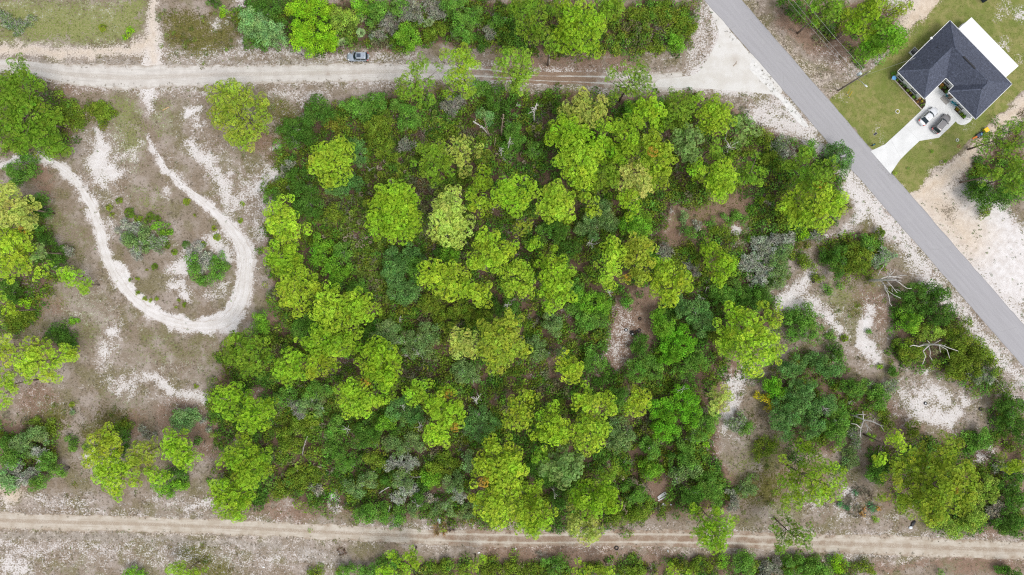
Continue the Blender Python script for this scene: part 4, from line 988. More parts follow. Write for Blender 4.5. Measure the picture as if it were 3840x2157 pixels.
G gy 2 G 1200,480,60 1180,540,45
H ol 1.5 G 1300,520,60 1370,470,50 1250,570,45
H ol 1.5 G 1560,340,50 1640,330,50 1700,360,45
G sg 3 G 1830,560,65 1780,600,45 1860,610,55 | silvery lichen covered thicket bush, leftmost
G sg 3 G 1900,430,75 1960,490,75 1920,520,60
G sg 3 G 1980,610,80 1920,680,65 1850,700,55
G sg 3 H 130,420,65 200,430,60 240,390,50
O gg 3 H 60,580,75 150,560,75 200,500,65 100,650,65
O gg 3 H 140,690,80 60,720,75 190,640,55 30,780,60
O dk 3 H 30,820,55 70,850,40 10,880,50
H lm 1.5 H 350,360,42 330,380,22
G gg 2 H 390,380,40 470,370,45
H ol 2 H 370,570,55 340,540,40 410,590,30
O dk 3.5 H 540,520,75 600,570,60 600,640,55 500,560,40 630,480,50
O ol 3.5 H 730,480,65 800,540,65 740,570,75 680,540,60 790,620,55 690,630,50
O gr 3 H 830,420,60 870,440,40 800,390,35
W m 2.5 H 910,350,46
G mt 2.5 H 930,530,70 890,570,45 990,530,45
H gr 1 H 535,772,44 | round green bush on bare ground left of the white bare tree
H gr 0.8 H 622,755,24
H ol 1.5 H 430,660,45 470,680,35
O gr 3.5 H 270,960,60 340,940,75 420,990,65 280,1050,75 370,1080,75 430,1150,50 270,1130,50 350,1010,65 220,1000,35 450,1080,40 | isolated round dark green bush right of the large pale yellow pine
H gr 0.8 H 560,1125,42
W b 1.5 H 650,1140,34
H gr 0.8 H 850,1098,20
O dk 3 H 570,1240,65 620,1290,50 600,1220,40
O bl 4.5 H 280,1340,80 200,1370,65 240,1420,70
O bl 4.5 H 460,1330,80 410,1300,50 520,1370,65 590,1370,60
O dk 5 H 1100,840,75 1200,800,80 1130,780,45 1160,880,60
O dk 5 H 1320,770,80 1390,800,65 1290,850,75 1390,900,70
O dk 5 H 1460,950,58 1320,970,75 1390,990,60 1240,930,60
O br 4 H 1110,950,60 1170,1030,70 1090,1030,45 1140,1080,40 | bright green crown on the left flank of the oak clump by the paved road
O ly 4 H 1220,1100,50 1330,1100,60 1270,1070,50 1370,1100,35
O ol 4.5 H 1460,1080,70 1560,1040,60 1540,1140,80 1480,1160,55
O ol 4.5 H 1640,1200,75 1720,1250,60 1580,1250,75 1660,1290,55
O ol 4 H 1500,1270,70 1470,1360,80 1560,1340,65 1480,1430,60
O ol 4 H 1760,1320,55 1650,1370,60 1790,1390,40
G gg 3 H 1720,1410,65 1650,1430,55
O ol 3.5 H 1080,1200,60 1160,1230,75 1110,1290,55 1210,1270,45
H dk 2 H 1000,1370,40 1040,1390,40
H lm 1 H 930,1365,20
O dk 4.5 H 1620,50,60 1710,70,80 1680,130,50
O dk 4.5 H 1830,60,75 1860,130,48 1780,110,45
H ol 2 H 1700,200,45 1720,170,35
O dk 4.5 L 1830,160,60 1900,220,80 1960,160,65 1850,240,50
O dk 4.5 L 1940,320,75 1880,350,55 1990,390,60
H gr 2 L 1800,310,45 1830,320,30
O gr 3 L 1600,400,55 1680,390,65 1720,440,55 1640,470,60 1690,470,40 1610,510,30 | compact round green bush between the biggest pine and right edge
O dk 4.5 L 1900,780,90 1950,880,75 1960,700,55
O dk 4 L 1830,1050,70 1900,1000,70 1960,1060,60 1900,1100,50
O ly 3.5 L 1680,800,70 1750,760,55 1650,900,70 1780,840,55 1710,720,40
O ly 3.5 L 1550,1020,80 1650,1010,70 1590,950,45 1600,1080,55
O ly 3.5 L 1440,1080,65 1390,1020,60 1480,1120,55 1330,1060,45
G tn 2 L 1790,950,60 1740,970,45 1820,920,35 | beige dry bush at the right below the biggest pine
G gg 2 L 1840,640,45 1800,640,35 1890,680,40
O bl 5.5 L 290,50,75 380,50,75 340,130,80 270,120,50 | upper of the three blue green oaks left of the white snag
O bl 5.5 L 200,150,80 160,250,75 260,240,85 170,330,60 220,380,65 | left one of the three blue green oaks left of the white snag
O bl 5.5 L 400,260,85 480,190,75 550,150,65 450,340,75 360,370,60 530,100,45
O gr 5 L 600,240,75 640,190,50 550,340,75 620,330,55 600,420,60 650,290,40 | green oak touching the left side of the white snag
G sg 5 L 500,170,45 520,200,30
O vv 3.5 L 120,30,70 70,20,45 170,60,50
H yl 2.5 L 60,110,45 130,150,45 90,190,38 20,90,38 160,110,30 | golden yellow flowering bush left of the blue green oaks
O gr 4 L 690,40,80 790,30,65 740,80,45
O gr 3.5 L 900,60,75 910,140,55 960,100,45
G gg 3 L 1010,30,55 870,20,45 960,20,45
H ol 2 L 940,250,55 1000,280,50 960,330,40
H lm 1.5 L 860,405,32
O gr 3.5 L 900,690,75 880,610,55 860,690,50 920,740,40
O ol 3 L 1180,330,55 1160,390,45 1200,390,35
O dk 3 L 290,590,50 260,560,35
H gg 2 L 700,590,60 640,640,50 680,520,50
H ol 2 L 80,480,55 130,440,45
G gg 2 L 720,380,50 740,450,45
O gr 3 L 240,1340,50 300,1330,50 270,1400,60
O gr 3 L 360,1370,60 400,1420,55
O gr 3 L 470,1350,55 500,1410,65 440,1410,45
H lm 2 L 620,1360,55 610,1310,30 590,1390,30
G gy 2 L 120,1400,80 60,1390,60
H ol 2 L 820,1380,55 880,1400,40 760,1390,50
O dk 3 L 1850,1430,60 1920,1430,60
H gr 1.5 L 1395,1430,25
H tg 0.6 L 620,900,22
H tg 0.6 L 680,935,28
H tg 0.6 L 745,830,30
H tg 0.6 L 870,930,36
H lm 0.6 L 885,1030,28
H or 0.6 L 795,970,32 | orange leaved little bush beside cut branches near the lower road
H or 0.6 L 915,940,20
O vv 5 K 1150,260,65 1230,290,75 1180,370,75 1260,370,50 1140,340,50
O vv 5 K 1330,90,75 1250,160,80 1390,130,55 1290,60,55
O vv 5 K 1400,200,70 1330,220,60 1380,280,60
O gr 5 K 1470,290,80 1540,260,60 1440,380,70 1520,360,60
O gr 4 K 1330,440,65 1380,490,50 1280,420,45
O gr 4 K 1060,470,55 1120,490,55 1080,530,40
O vv 4 K 1120,190,55 1170,150,45
O gg 5 K 850,330,80 900,390,60 810,380,50
O gg 4 K 840,470,75 800,440,50 890,480,45
O gr 4 K 850,60,65 880,130,60 830,170,50
O br 4 K 1050,620,55 1110,660,55 1080,690,45 1130,620,35 | bright green bush left of the discarded white boards
O gr 4 K 1360,590,75 1280,640,55 1420,610,45
O gg 4 K 1280,700,60 1340,680,55 1420,660,50
O dk 4 K 1240,580,45
O gr 4.5 K 1500,740,80 1560,800,75 1580,890,50
O gr 4.5 K 1470,820,70 1380,830,70 1420,900,60 1330,870,50
O gg 3 K 1800,780,55 1780,820,48 1840,800,40
H gr 1.5 K 1850,705,38
G gy 3 K 1700,880,45 1680,830,35 1710,940,40
G gg 2.5 K 1740,300,60 1690,310,45 1770,250,40
O gr 2.5 K 1820,330,48 1770,350,45 1850,310,30
H ol 2 K 1900,500,50 1940,440,45 1890,570,40
H lm 3 K 1420,440,25
H lm 3 K 1495,460,25
O gr 3.5 K 930,800,75 1000,840,65 960,870,60 1040,860,45
O ol 3 K 1000,970,80 920,960,60 1070,920,45 940,1010,50
O ol 3 K 870,900,60 820,960,55 850,1020,50
O dk 4 K 220,640,65 250,710,55
O dk 4 K 350,760,55 380,850,60 410,920,55
O gr 3 K 320,1360,60 390,1340,55 360,1420,55 430,1380,40
H ol 2 K 180,1410,60 230,1430,50 120,1400,45
H ol 2 K 40,1380,60 70,1420,50
O ol 3 K 1330,1380,55 1260,1360,45 1390,1400,45
H ol 2 K 1450,1360,60 1500,1400,50
H br 3 K 1640,1330,45 1620,1370,35
O gr 3.5 K 1780,1330,75 1840,1310,50 1820,1380,55 1740,1380,50
G gy 2.5 K 1950,1400,55 1920,1430,50
H ol 2 K 900,1410,70 980,1420,55
H ol 2 K 660,1380,50 700,1420,45
F py 1.2 K 850,660,45
F py 1.2 K 880,690,35
O gg 5 J 440,130,65 370,170,60 480,190,50
G gy 4 J 310,190,60 270,150,45 330,240,40
O gr 4 J 250,90,60 180,150,55 220,60,50
O gr 5 J 440,50,70 530,50,60 400,90,50
O bl 5 J 1080,170,75 1040,220,55 1130,130,45
O bl 5 J 1190,220,75 1140,270,65 1220,280,50
O br 4 J 1000,290,60 950,310,50 1020,340,40 | yellowish green oak in the dark hollow below the pines
O dk 4 J 1080,360,45 1050,400,40
O dk 5 J 800,370,80 870,410,80 780,450,65 900,350,60
O gr 5 J 600,300,60 570,360,60 640,340,45
O gr 4 J 580,450,65 620,530,60 550,510,40
O gr 4 J 720,580,55 690,630,50 640,610,45
O ol 3 J 280,440,75 220,380,60 230,480,50 320,480,45
O ol 3 J 380,330,55 320,300,55 300,360,45
O bl 5 J 1680,230,80 1740,290,75 1640,320,65
O bl 5 J 1700,380,60 1790,320,55 1620,390,50
O gg 4 J 1030,460,65 990,420,50 1060,510,45
O gg 4 J 1180,440,65 1130,480,50 1230,480,45
O ol 4 J 900,580,65 850,550,50 940,620,40
G sg 4 J 1000,620,45 1040,590,45
G sg 4 J 1110,590,60 1180,590,45 1140,640,40
O gg 5 J 1100,690,60 1060,740,50 1140,750,50
G sg 5 J 1120,790,65 1080,850,55 1170,790,40
O dk 4 J 1000,730,50 970,760,40
O gg 4 J 840,720,70 880,690,45 800,750,40
O gg 4 J 740,800,60 700,770,45 780,830,40
O gr 4 J 900,960,75 960,1000,55 870,1010,45 970,930,45
O gr 4 J 820,990,60 770,1000,45 790,950,40
O gr 4 J 1080,990,55 1050,1040,40 1100,940,40
G gg 3 J 1035,1080,26
O gg 4 J 1200,980,45 1180,940,38
O br 3.5 J 1300,690,60 1370,720,60 1320,740,50
O dk 4 J 1240,790,55 1220,850,50 1260,900,45
O gg 4 J 1460,760,55 1520,720,55 1530,770,45
G sg 3.5 J 1520,840,50 1550,860,35
G tn 3 J 1290,850,40 1270,900,35 1340,870,30
O gg 4 J 1440,940,55 1460,890,40 1480,980,40
O gg 3.5 J 1370,940,40 1350,990,35
O gg 3 J 1610,950,60 1570,990,45
O ol 3 J 1420,560,80 1350,610,70 1480,590,50
O ol 3 J 1500,620,50 1430,650,55
O mt 4 J 1600,600,55 1590,540,45
H ol 2 J 290,720,75 360,680,65 320,780,55
H ol 2 J 400,720,70 440,660,50
H ol 2 J 200,770,70 170,830,55 240,820,45
G gy 2 J 450,770,45 480,800,35
F py 1.2 J 320,640,38
F py 1.2 J 410,260,45
F py 1.2 J 450,300,40
F py 1.2 J 380,290,35
F py 1.2 J 620,1420,30
O gr 3 J 680,1400,60 640,1430,45
O gr 3 J 790,1400,50 820,1430,40
O gr 3 J 900,1390,45 880,1430,40
H dk 2 J 950,1340,42
H ol 1.5 J 470,1430,55 420,1440,40
H ol 2 J 1400,1390,60 1470,1420,50
H ol 2 J 1560,1400,40
H ol 2 J 1750,1390,60 1800,1410,50
H ol 2 J 1880,1400,60
O gg 4 I 300,390,65 350,430,45 250,370,40
O gg 4 I 200,450,75 130,440,55 240,510,50
O gr 4 I 100,510,75 60,580,70 150,560,55
O gr 4 I 360,570,65 400,620,45 320,620,45
G sg 4 I 300,510,48 330,530,30
G sg 3.5 I 200,700,55 260,680,50 160,730,45
G sg 3.5 I 110,640,55 60,650,45 130,590,40
O gr 4 I 320,740,55 270,770,50 380,690,45
O gr 3.5 I 480,660,48 440,650,40
O mt 4 I 60,740,60 110,770,50 30,690,50
O dk 3 I 30,440,50 60,410,35
O mt 3.5 I 1370,290,75 1440,260,70 1350,240,48 1420,310,50 1460,230,45 | round grey green bush standing above the tufted pines near the lower left
O dk 3.5 I 930,400,50 960,370,30
O dk 3 I 910,510,55 950,480,35
O br 3 I 1220,800,55 1310,790,65 1370,770,50 1280,830,40 1180,770,35
O dk 3 I 1290,690,60 1390,670,45 1330,640,40 1400,720,40
O gr 1.5 I 540,470,40 560,420,35 560,510,25 510,430,25
O dk 2.5 I 1500,430,42
H ol 2 I 1630,410,42 1600,390,30
O br 2.5 I 1030,1430,60 970,1440,40 1080,1440,35 | bright round bush cut by the bottom edge at the lower left
H ol 1.5 I 350,320,55 400,370,40 280,300,45
H ol 1.5 I 900,320,55 960,310,50
G gy 1.5 I 1130,380,45 1070,350,35
H dk 1.5 I 650,480,25
G sg 1.5 I 1530,290,28
G sg 1.5 I 1590,340,28
F y 1 C 800,170,38
F y 1 C 840,130,30
F y 1 C 960,160,40
F y 1 C 1010,150,35
F py 1 C 220,1220,40
F py 1 C 230,960,38
F py 1 C 180,970,35
F py 1 C 250,1250,36
F py 1 F 1370,830,42
F py 1 F 1300,270,40
F py 1 F 1250,200,35
F py 1 F 1680,980,48
F py 1 F 1740,960,45
F py 1 F 1720,1010,42
F py 1 F 1470,1040,40
F py 1 F 1440,1080,36
F py 1 F 1000,1000,35
F py 1 F 950,980,35
F py 1 F 830,130,35
F py 1 F 730,200,35
F py 1 B 1080,1260,40
F py 1 B 1090,1310,38
F py 1 B 940,1310,35
F py 1 B 1420,950,38
F py 1 B 1400,920,32
F py 1 B 1750,1150,38
F or 1 B 1235,1400,48
F py 1 D 1960,1420,0
F py 1 H 80,95,36
F py 1 H 190,190,42 | yellow green palmetto in the gap above the silvery thicket, by the open pine
F y 1 H 40,100,30
F y 1 G 40,300,0
F y 1 L 740,1000,0
'''
TINT = {'y': (0.43, 0.61, 0.045), 'b': (0.345, 0.545, 0.035), 'm': (0.235, 0.395, 0.035), 'd': (0.27, 0.42, 0.11), 'o': (0.39, 0.48, 0.05), 't': (0.53, 0.61, 0.12),
        'dk': (0.115, 0.24, 0.035), 'gr': (0.185, 0.37, 0.055), 'br': (0.235, 0.47, 0.04), 'vv': (0.20, 0.48, 0.03), 'lm': (0.35, 0.62, 0.03), 'ly': (0.37, 0.52, 0.075),
        'bl': (0.165, 0.325, 0.085), 'gg': (0.235, 0.355, 0.115), 'mt': (0.28, 0.47, 0.165), 'ol': (0.225, 0.315, 0.035), 'ob': (0.28, 0.28, 0.04), 'gy': (0.37, 0.37, 0.27),
        'sg': (0.46, 0.49, 0.37), 'tn': (0.50, 0.44, 0.33), 'yl': (0.62, 0.54, 0.03), 'or': (0.62, 0.32, 0.08), 'tg': (0.15, 0.36, 0.15), 'pl': (0.46, 0.54, 0.25), 'py': (0.40, 0.52, 0.07)}
CWORD = {'y': 'yellow green', 'b': 'bright green', 'm': 'mid green', 'd': 'dull green', 'o': 'olive', 't': 'pale tan green', 'dk': 'dark green', 'gr': 'green', 'br': 'bright green',
         'vv': 'vivid green', 'lm': 'lime green', 'ly': 'light green', 'bl': 'blue green', 'gg': 'grey green', 'mt': 'mint green', 'ol': 'olive', 'ob': 'brownish olive', 'gy': 'grey',
         'sg': 'silver grey', 'tn': 'beige', 'yl': 'golden yellow', 'or': 'orange', 'tg': 'teal green', 'pl': 'pale green', 'py': 'olive yellow'}
KIND = {'P': ('pine_tree', 'tree', 'pine'), 'S': ('pine_tree', 'tree', 'open pine'), 'O': ('oak_tree', 'tree', 'oak'), 'H': ('shrub', 'shrub', 'shrub'),
        'G': ('twiggy_shrub', 'shrub', 'twiggy shrub'), 'W': ('young_pine', 'tree', 'young pine'), 'F': ('palmetto', 'palm', 'palmetto')}
GROUP = {'P': 'pine trees', 'S': 'pine trees', 'O': 'oaks and leafy trees', 'H': 'low shrubs', 'G': 'twiggy grey shrubs', 'W': 'young pines', 'F': 'palmettos'}

MARKS = [('the parked car', 902, 145), ('the white gravel apron', 1830, 180), ('the house', 2400, 165), ('the utility pole', 2165, 200), ('the tyre pile', 1590, 832),
         ('the round dense pine', 990, 530), ('the white bare tree', 2240, 712), ('the branching white snag', 2345, 880), ('the oaks\' white snag', 2175, 1065), ('the white boards', 1660, 1248),
         ('the silvery thicket', 1940, 590), ('the lone roadside tyre', 1550, 1378), ('the white bag', 1105, 1308), ('the sand loop\'s bend', 590, 780), ('the bushes inside the loop', 430, 630),
         ('the top of the sand loop', 392, 370), ('the sand path crossing', 374, 190), ('the tan topped pine', 1255, 845), ('the grey branched snag', 1350, 283), ('the star shaped snag', 1275, 765),
         ('the forked white snag', 1203, 1000), ('the biggest pine', 2330, 1200), ('the driveway', 2260, 370), ('the right edge tyre', 2465, 1028), ('the spire topped pine', 70, 260),
         ('the lone olive pine', 600, 285), ('the pale yellow pine', 1885, 855), ('the brown broken trunk', 1570, 1275), ('the lower left corner', 0, 1447), ('the lower right corner', 2576, 1447),
         ('the upper left corner', 0, 0), ('the top middle', 1288, 0), ('the grey claw snag', 1490, 615), ('the golden yellow bush', 1935, 1010), ('the road\'s overhanging pine', 1790, 1325),
         ('the small white patch', 285, 825), ('the white sand scatter', 250, 410), ('the vivid lime tree', 780, 100)]
DIRS = ['right of', 'upper right of', 'above', 'upper left of', 'left of', 'lower left of', 'below', 'lower right of']
ORD = ['nearest', 'second nearest', 'third nearest', 'fourth nearest', 'fifth nearest', 'sixth nearest', 'seventh nearest', 'eighth nearest']

rng = np.random.default_rng(7)
RECS = []
for line in PLANTS.strip().split('\n'):
    body, _, lab = line.partition('|')
    f = body.split()
    lobes = [tuple(float(q) for q in s.split(',')) for s in f[4:]]
    lobes = [(x, y, r * (1.1 if f[0] in 'PS' else 1.0)) for x, y, r in lobes if r > 0]
    if not lobes: continue
    RECS.append(dict(kind=f[0], col=f[1], h=float(f[2]), T=f[3], lobes=lobes, label=lab.strip()))

def auto_labels():
    key = lambda r: (r['kind'], r['col'])
    for r in RECS:
        ox, oy, k = TILES[r['T']]
        w = sum(l[2] ** 2 for l in r['lobes'])
        r['vx'] = (ox + sum(l[0] * l[2] ** 2 for l in r['lobes']) / w / k) / VK
        r['vy'] = (oy + sum(l[1] * l[2] ** 2 for l in r['lobes']) / w / k) / VK
    rank = {}
    for mi, (mn, mx, my) in enumerate(MARKS):
        sec = {}
        for i, r in enumerate(RECS):
            dx, dy = r['vx'] - mx, my - r['vy']
            d = math.hypot(dx, dy)
            if d < 14: continue
            s = int(((math.degrees(math.atan2(dy, dx)) + 22.5) % 360) // 45)
            sec.setdefault((s,) + key(r), []).append((d, i))
        for (s, *_), lst in sec.items():
            for q, (d, i) in enumerate(sorted(lst)):
                rank.setdefault(i, []).append((q, d, mi, s))
    for i, r in enumerate(RECS):
        if r['label']: continue
        q, d, mi, s = min(rank[i], key=lambda e: (e[0] * 90 + e[1], e[1]))
        r['label'] = f"{CWORD[r['col']]} {KIND[r['kind']][2]}, {ORD[min(q, 7)]} such one {DIRS[s]} {MARKS[mi][0]}"
auto_labels()

# ---- leaf pieces
def T_tuft(nb=9, spread=0.25, cup=0.42, seed=1):
    rg = random.Random(seed)
    V = []; F = []; G = []
    for i in range(nb):
        a = 2 * math.pi * i / nb + rg.uniform(-.15, .15)
        r = rg.uniform(0.85, 1.1); z = cup * rg.uniform(0.7, 1.2)
        b = len(V)
        V += [(0.08 * math.cos(a), 0.08 * math.sin(a), 0.0), (r * math.cos(a - spread), r * math.sin(a - spread), z), (r * math.cos(a + spread), r * math.sin(a + spread), z * rg.uniform(.85, 1.15))]
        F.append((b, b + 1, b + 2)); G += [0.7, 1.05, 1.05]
    return np.array(V), np.array(F), np.array(G)
def T_leafy(nl=8, size=0.55, seed=2):
    rg = random.Random(seed)
    V = []; F = []; G = []
    for i in range(nl):
        a = rg.uniform(0, 6.283); r = math.sqrt(rg.random()); z = rg.uniform(-.3, .3)
        c = Vector((r * math.cos(a), r * math.sin(a), z))
        n = Vector((rg.gauss(0, .5), rg.gauss(0, .5), 1)).normalized()
        t = n.orthogonal().normalized(); t.rotate(Matrix.Rotation(rg.uniform(0, 6.28), 3, n)); u = n.cross(t)
        b = len(V)
        V += [tuple(c + t * size * .9), tuple(c - t * size * .4 + u * size * .5), tuple(c - t * size * .4 - u * size * .5)]
        F.append((b, b + 1, b + 2)); g = rg.uniform(.78, 1.2); G += [g, g, g]
    return np.array(V), np.array(F), np.array(G)
def T_twig(nb=9, seed=3, w=0.035):
    rg = random.Random(seed)
    V = []; F = []; G = []
    for i in range(nb):
        a = rg.uniform(0, 6.283); e = rg.uniform(.15, 1.2)
        d = Vector((math.cos(a) * math.cos(e), math.sin(a) * math.cos(e), math.sin(e)))
        s = d.cross(Vector((0, 0, 1))).normalized()
        b = len(V); L = rg.uniform(.7, 1.15)
        m = d * L * .55 + s * rg.uniform(-.12, .12)
        V += [tuple(s * w), tuple(-s * w), tuple(m), tuple(d * L + s * rg.uniform(-.25, .25))]
        F += [(b, b + 1, b + 2), (b + 1, b + 3, b + 2)]; g = rg.uniform(.8, 1.2); G += [g] * 4
    return np.array(V), np.array(F), np.array(G)
def T_palm(nf=8, seed=4):
    rg = random.Random(seed)
    V = []; F = []; G = []
    for i in range(nf):
        a = 2 * math.pi * i / nf + rg.uniform(-.3, .3); e = rg.uniform(.2, .9) if i % 3 else rg.uniform(1.0, 1.45); L = rg.uniform(.35, .6)
        d = Vector((math.cos(a) * math.cos(e), math.sin(a) * math.cos(e), math.sin(e)))
        hub = d * L
        side = d.cross(Vector((0, 0, 1))).normalized(); up = side.cross(d)
        g = rg.uniform(.75, 1.2)
        for k in range(7):
            t = (k - 3) / 3 * 1.25
            fd = (d * math.cos(t) + side * math.sin(t) - Vector((0, 0, .25)) * abs(t)).normalized()
            fs = fd.cross(up).normalized() * .055
            b = len(V); l = .5 * (1 - .12 * abs(t))
            V += [tuple(hub - d * .05), tuple(hub + fd * l * .55 + fs), tuple(hub + fd * l), tuple(hub + fd * l * .55 - fs)]
            F += [(b, b + 1, b + 2), (b, b + 2, b + 3)]; G += [g * .85, g, g * 1.1, g]
        b = len(V)
        V += [(0, 0, 0), tuple(hub + side * .02), tuple(hub - side * .02)]; F.append((b, b + 1, b + 2)); G += [.6, .7, .7]
    return np.array(V), np.array(F), np.array(G)
def T_blade(nb=5, seed=5, w=0.09):
    rg = random.Random(seed)
    V = []; F = []; G = []
    for i in range(nb):
        a = rg.uniform(0, 6.283); e = rg.uniform(.3, 1.2)
        d = Vector((math.cos(a) * math.cos(e), math.sin(a) * math.cos(e), math.sin(e)))
        s = d.cross(Vector((0, 0, 1))).normalized() * w
        c = Vector((rg.uniform(-.3, .3), rg.uniform(-.3, .3), 0)); b = len(V)
        V += [tuple(c + s), tuple(c - s), tuple(c + d * rg.uniform(.7, 1.2))]; F.append((b, b + 1, b + 2)); g = rg.uniform(.75, 1.25); G += [g * .8, g * .8, g]
    return np.array(V), np.array(F), np.array(G)
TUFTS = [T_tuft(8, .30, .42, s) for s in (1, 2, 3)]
LEAFY = [T_leafy(6, .66, s) for s in (11, 12, 13, 14)]
TWIGS = [T_twig(9, s) for s in (21, 22, 23)]
PALMS = [T_palm(8, s) for s in (31, 32, 33)]
BLADES = [T_blade(5, s) for s in (41, 42, 43)]

def scatter(temps, P, N, S_, C):
    """instance templates at points P with normals N, sizes S_, colours C -> (V, F, tint)"""
    n = len(P)
    if n == 0: return np.zeros((0, 3)), np.zeros((0, 3), int), np.zeros((0, 3))
    N = N / np.linalg.norm(N, axis=1, keepdims=True)
    ref = np.where(np.abs(N[:, 2:3]) < 0.9, np.array([[0, 0, 1.0]]), np.array([[1.0, 0, 0]]))
    A = np.cross(N, ref); A /= np.linalg.norm(A, axis=1, keepdims=True)
    B = np.cross(N, A)
    th = rng.uniform(0, 6.283, n)[:, None]
    A, B = A * np.cos(th) + B * np.sin(th), -A * np.sin(th) + B * np.cos(th)
    which = rng.integers(0, len(temps), n)
    Vs = []; Fs = []; Cs = []; base = 0
    for k, (tv, tf, tg_) in enumerate(temps):
        m = which == k
        q = int(m.sum())
        if q == 0: continue
        v = (A[m][:, None, :] * tv[None, :, 0:1] + B[m][:, None, :] * tv[None, :, 1:2] + N[m][:, None, :] * tv[None, :, 2:3]) * S_[m][:, None, None] + P[m][:, None, :]
        f = tf[None] + (np.arange(q) * len(tv))[:, None, None] + base
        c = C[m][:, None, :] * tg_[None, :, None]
        Vs.append(v.reshape(-1, 3)); Fs.append(f.reshape(-1, 3)); Cs.append(c.reshape(-1, 3)); base += q * len(tv)
    return np.concatenate(Vs), np.concatenate(Fs), np.concatenate(Cs)

def jitter(col, n, v=0.16, hue=0.08):
    c = np.array(col)[None] * (1 + rng.normal(0, v, (n, 1)))
    c = c * (1 + rng.normal(0, hue, (n, 3)))
    return np.clip(c, 0.004, 0.9)

def dome(n, flat=0.65, low=-0.25):
    """n points spread over the upper part of a unit ball: position and normal"""
    i = np.arange(n) + 0.5
    z = 1 - i / n * (1 - low)
    a = i * 2.39996 + rng.uniform(0, 6.28)
    r = np.sqrt(np.clip(1 - z * z, 0, 1))
    N = np.stack([r * np.cos(a), r * np.sin(a), z], -1) + rng.normal(0, .12, (n, 3))
    P = N * np.array([1, 1, flat])
    return P, N

def lobe_world(rec, zc, depth):
    """crown lobes -> world centres and radii; lobes further out from the camera axis stand higher in the crown"""
    T = rec['T']; L = rec['lobes']
    g = np.array([gt(T, x, y, zc)[:2] for x, y, r in L])
    rr = np.array([gl(T, r, zc) for x, y, r in L])
    c = np.average(g, axis=0, weights=rr ** 2)
    R0 = max(np.hypot(*c), 1e-3); u = c / R0
    rho = (g - c) @ u
    dz = np.clip(rho * 1.1, -depth, depth) * min(1, R0 / 45) - 0.25 * np.hypot(*(g - c).T) + rng.uniform(-.5, .5, len(L)) * depth * .35
    out = []
    for (x, y, r), d in zip(L, dz):
        z = max(zc + d, 0.25)
        p = gt(T, x, y, z)
        out.append((p.x, p.y, z, gl(T, r, z)))
    return out, c

def build_pine(rec, sparse):
    h = rec['h']; zc = h - 1.8 if h > 7 else h - 1.0
    lobes, c = lobe_world(rec, zc, 2.6 if h > 7 else 1.0)
    col = TINT[rec['col']]
    tree_v = rng.normal(0, 0.07)
    col = np.array(col) * (1 + rng.normal(0, .03, 3)) * (1 + np.array([.15, 0, .5]) * max(0, rng.normal(0, .12)))
    P = []; N = []; S_ = []; C = []
    tips = []
    for (lx, ly, lz, lr) in lobes:
        sp = 1.3 if not sparse else 1.16
        m_ = int(lr / sp) + 2
        ph = rng.uniform(0, 6.283); ca, sa = math.cos(ph), math.sin(ph); ox, oy = rng.uniform(-.5, .5, 2)
        spots = []
        for ii in range(-m_, m_ + 1):
            for jj in range(-m_, m_ + 1):
                qx = (ii + ox + .5 * (jj % 2)) * sp + rng.normal(0, .24); qy = (jj + oy) * sp * .87 + rng.normal(0, .24)
                d = math.hypot(qx, qy)
                if d < lr * rng.uniform(.86, 1.1) and (rng.random() < (.82 if sparse else .86)): spots.append((qx * ca - qy * sa, qx * sa + qy * ca, d))
        if not spots: spots = [(0, 0, 0)]
        for q, (qx, qy, d) in enumerate(spots):
            cr = rng.uniform(0.55, 0.9) * (0.85 if sparse else 1.0) * min(1, 0.5 + lr * 0.35)
            top = math.sqrt(max(0, 1 - (d / (lr * 1.05)) ** 2)) * lr * 0.7
            cz = lz + top - lr * 0.3 + rng.normal(0, .5)
            ctr = np.array([lx + qx, ly + qy, cz])
            nt = max(5, int((cr / 0.25) ** 2 * 1.9))
            p, n = dome(nt, 0.85, -0.2)
            P.append(p * cr + ctr); N.append(n + np.array([0, 0, .25]))
            S_.append(rng.uniform(0.24, 0.34, nt))
            cc = jitter(col, 1, 0.13, 0.05)[0] * (1 + tree_v)
            if rec['col'] in 'yto' and rng.random() < 0.003: cc = np.array([0.55, 0.33, 0.05])
            C.append(jitter(cc, nt, 0.10, 0.04))
            if q % 4 == 0: tips.append((ctr, cr))
    P = np.concatenate(P); N = np.concatenate(N); S_ = np.concatenate(S_); C = np.concatenate(C)
    base = Vector((c[0], c[1], 0))
    root = empty('pine_tree', base, 0, rec['label'], 'tree', GROUP['P'])
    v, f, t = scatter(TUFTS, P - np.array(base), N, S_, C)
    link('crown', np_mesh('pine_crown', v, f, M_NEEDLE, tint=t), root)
    bm = bmesh.new()
    top = max(l[2] for l in lobes)
    bend = Vector((rng.normal(0, .25), rng.normal(0, .25), 0))
    r0 = 0.09 + h * 0.011
    tp = lambda z: bend * math.sin(z / top * 2.2)
    add_tube(bm, [tp(z) + Vector((0, 0, z)) for z in np.linspace(0, top * .97, 6)], [r0 * (1 - .8 * i / 5) for i in range(6)], 7)
    for ctr, cr in tips[:40]:
        e = Vector(ctr) - base
        z0 = max(0.5, min(top * .92, e.z - (e.xy.length) * rng.uniform(.25, .6)))
        s = tp(z0) + Vector((0, 0, z0)); m = (s + e) / 2 + Vector((rng.normal(0, .2), rng.normal(0, .2), -.25))
        add_tube(bm, [s, m, e - Vector((0, 0, cr * .2))], [r0 * .38, r0 * .26, r0 * .1], 5, cap=False)
    from_bm('trunk', bm, M_PINEBARK, root, True)
    return root

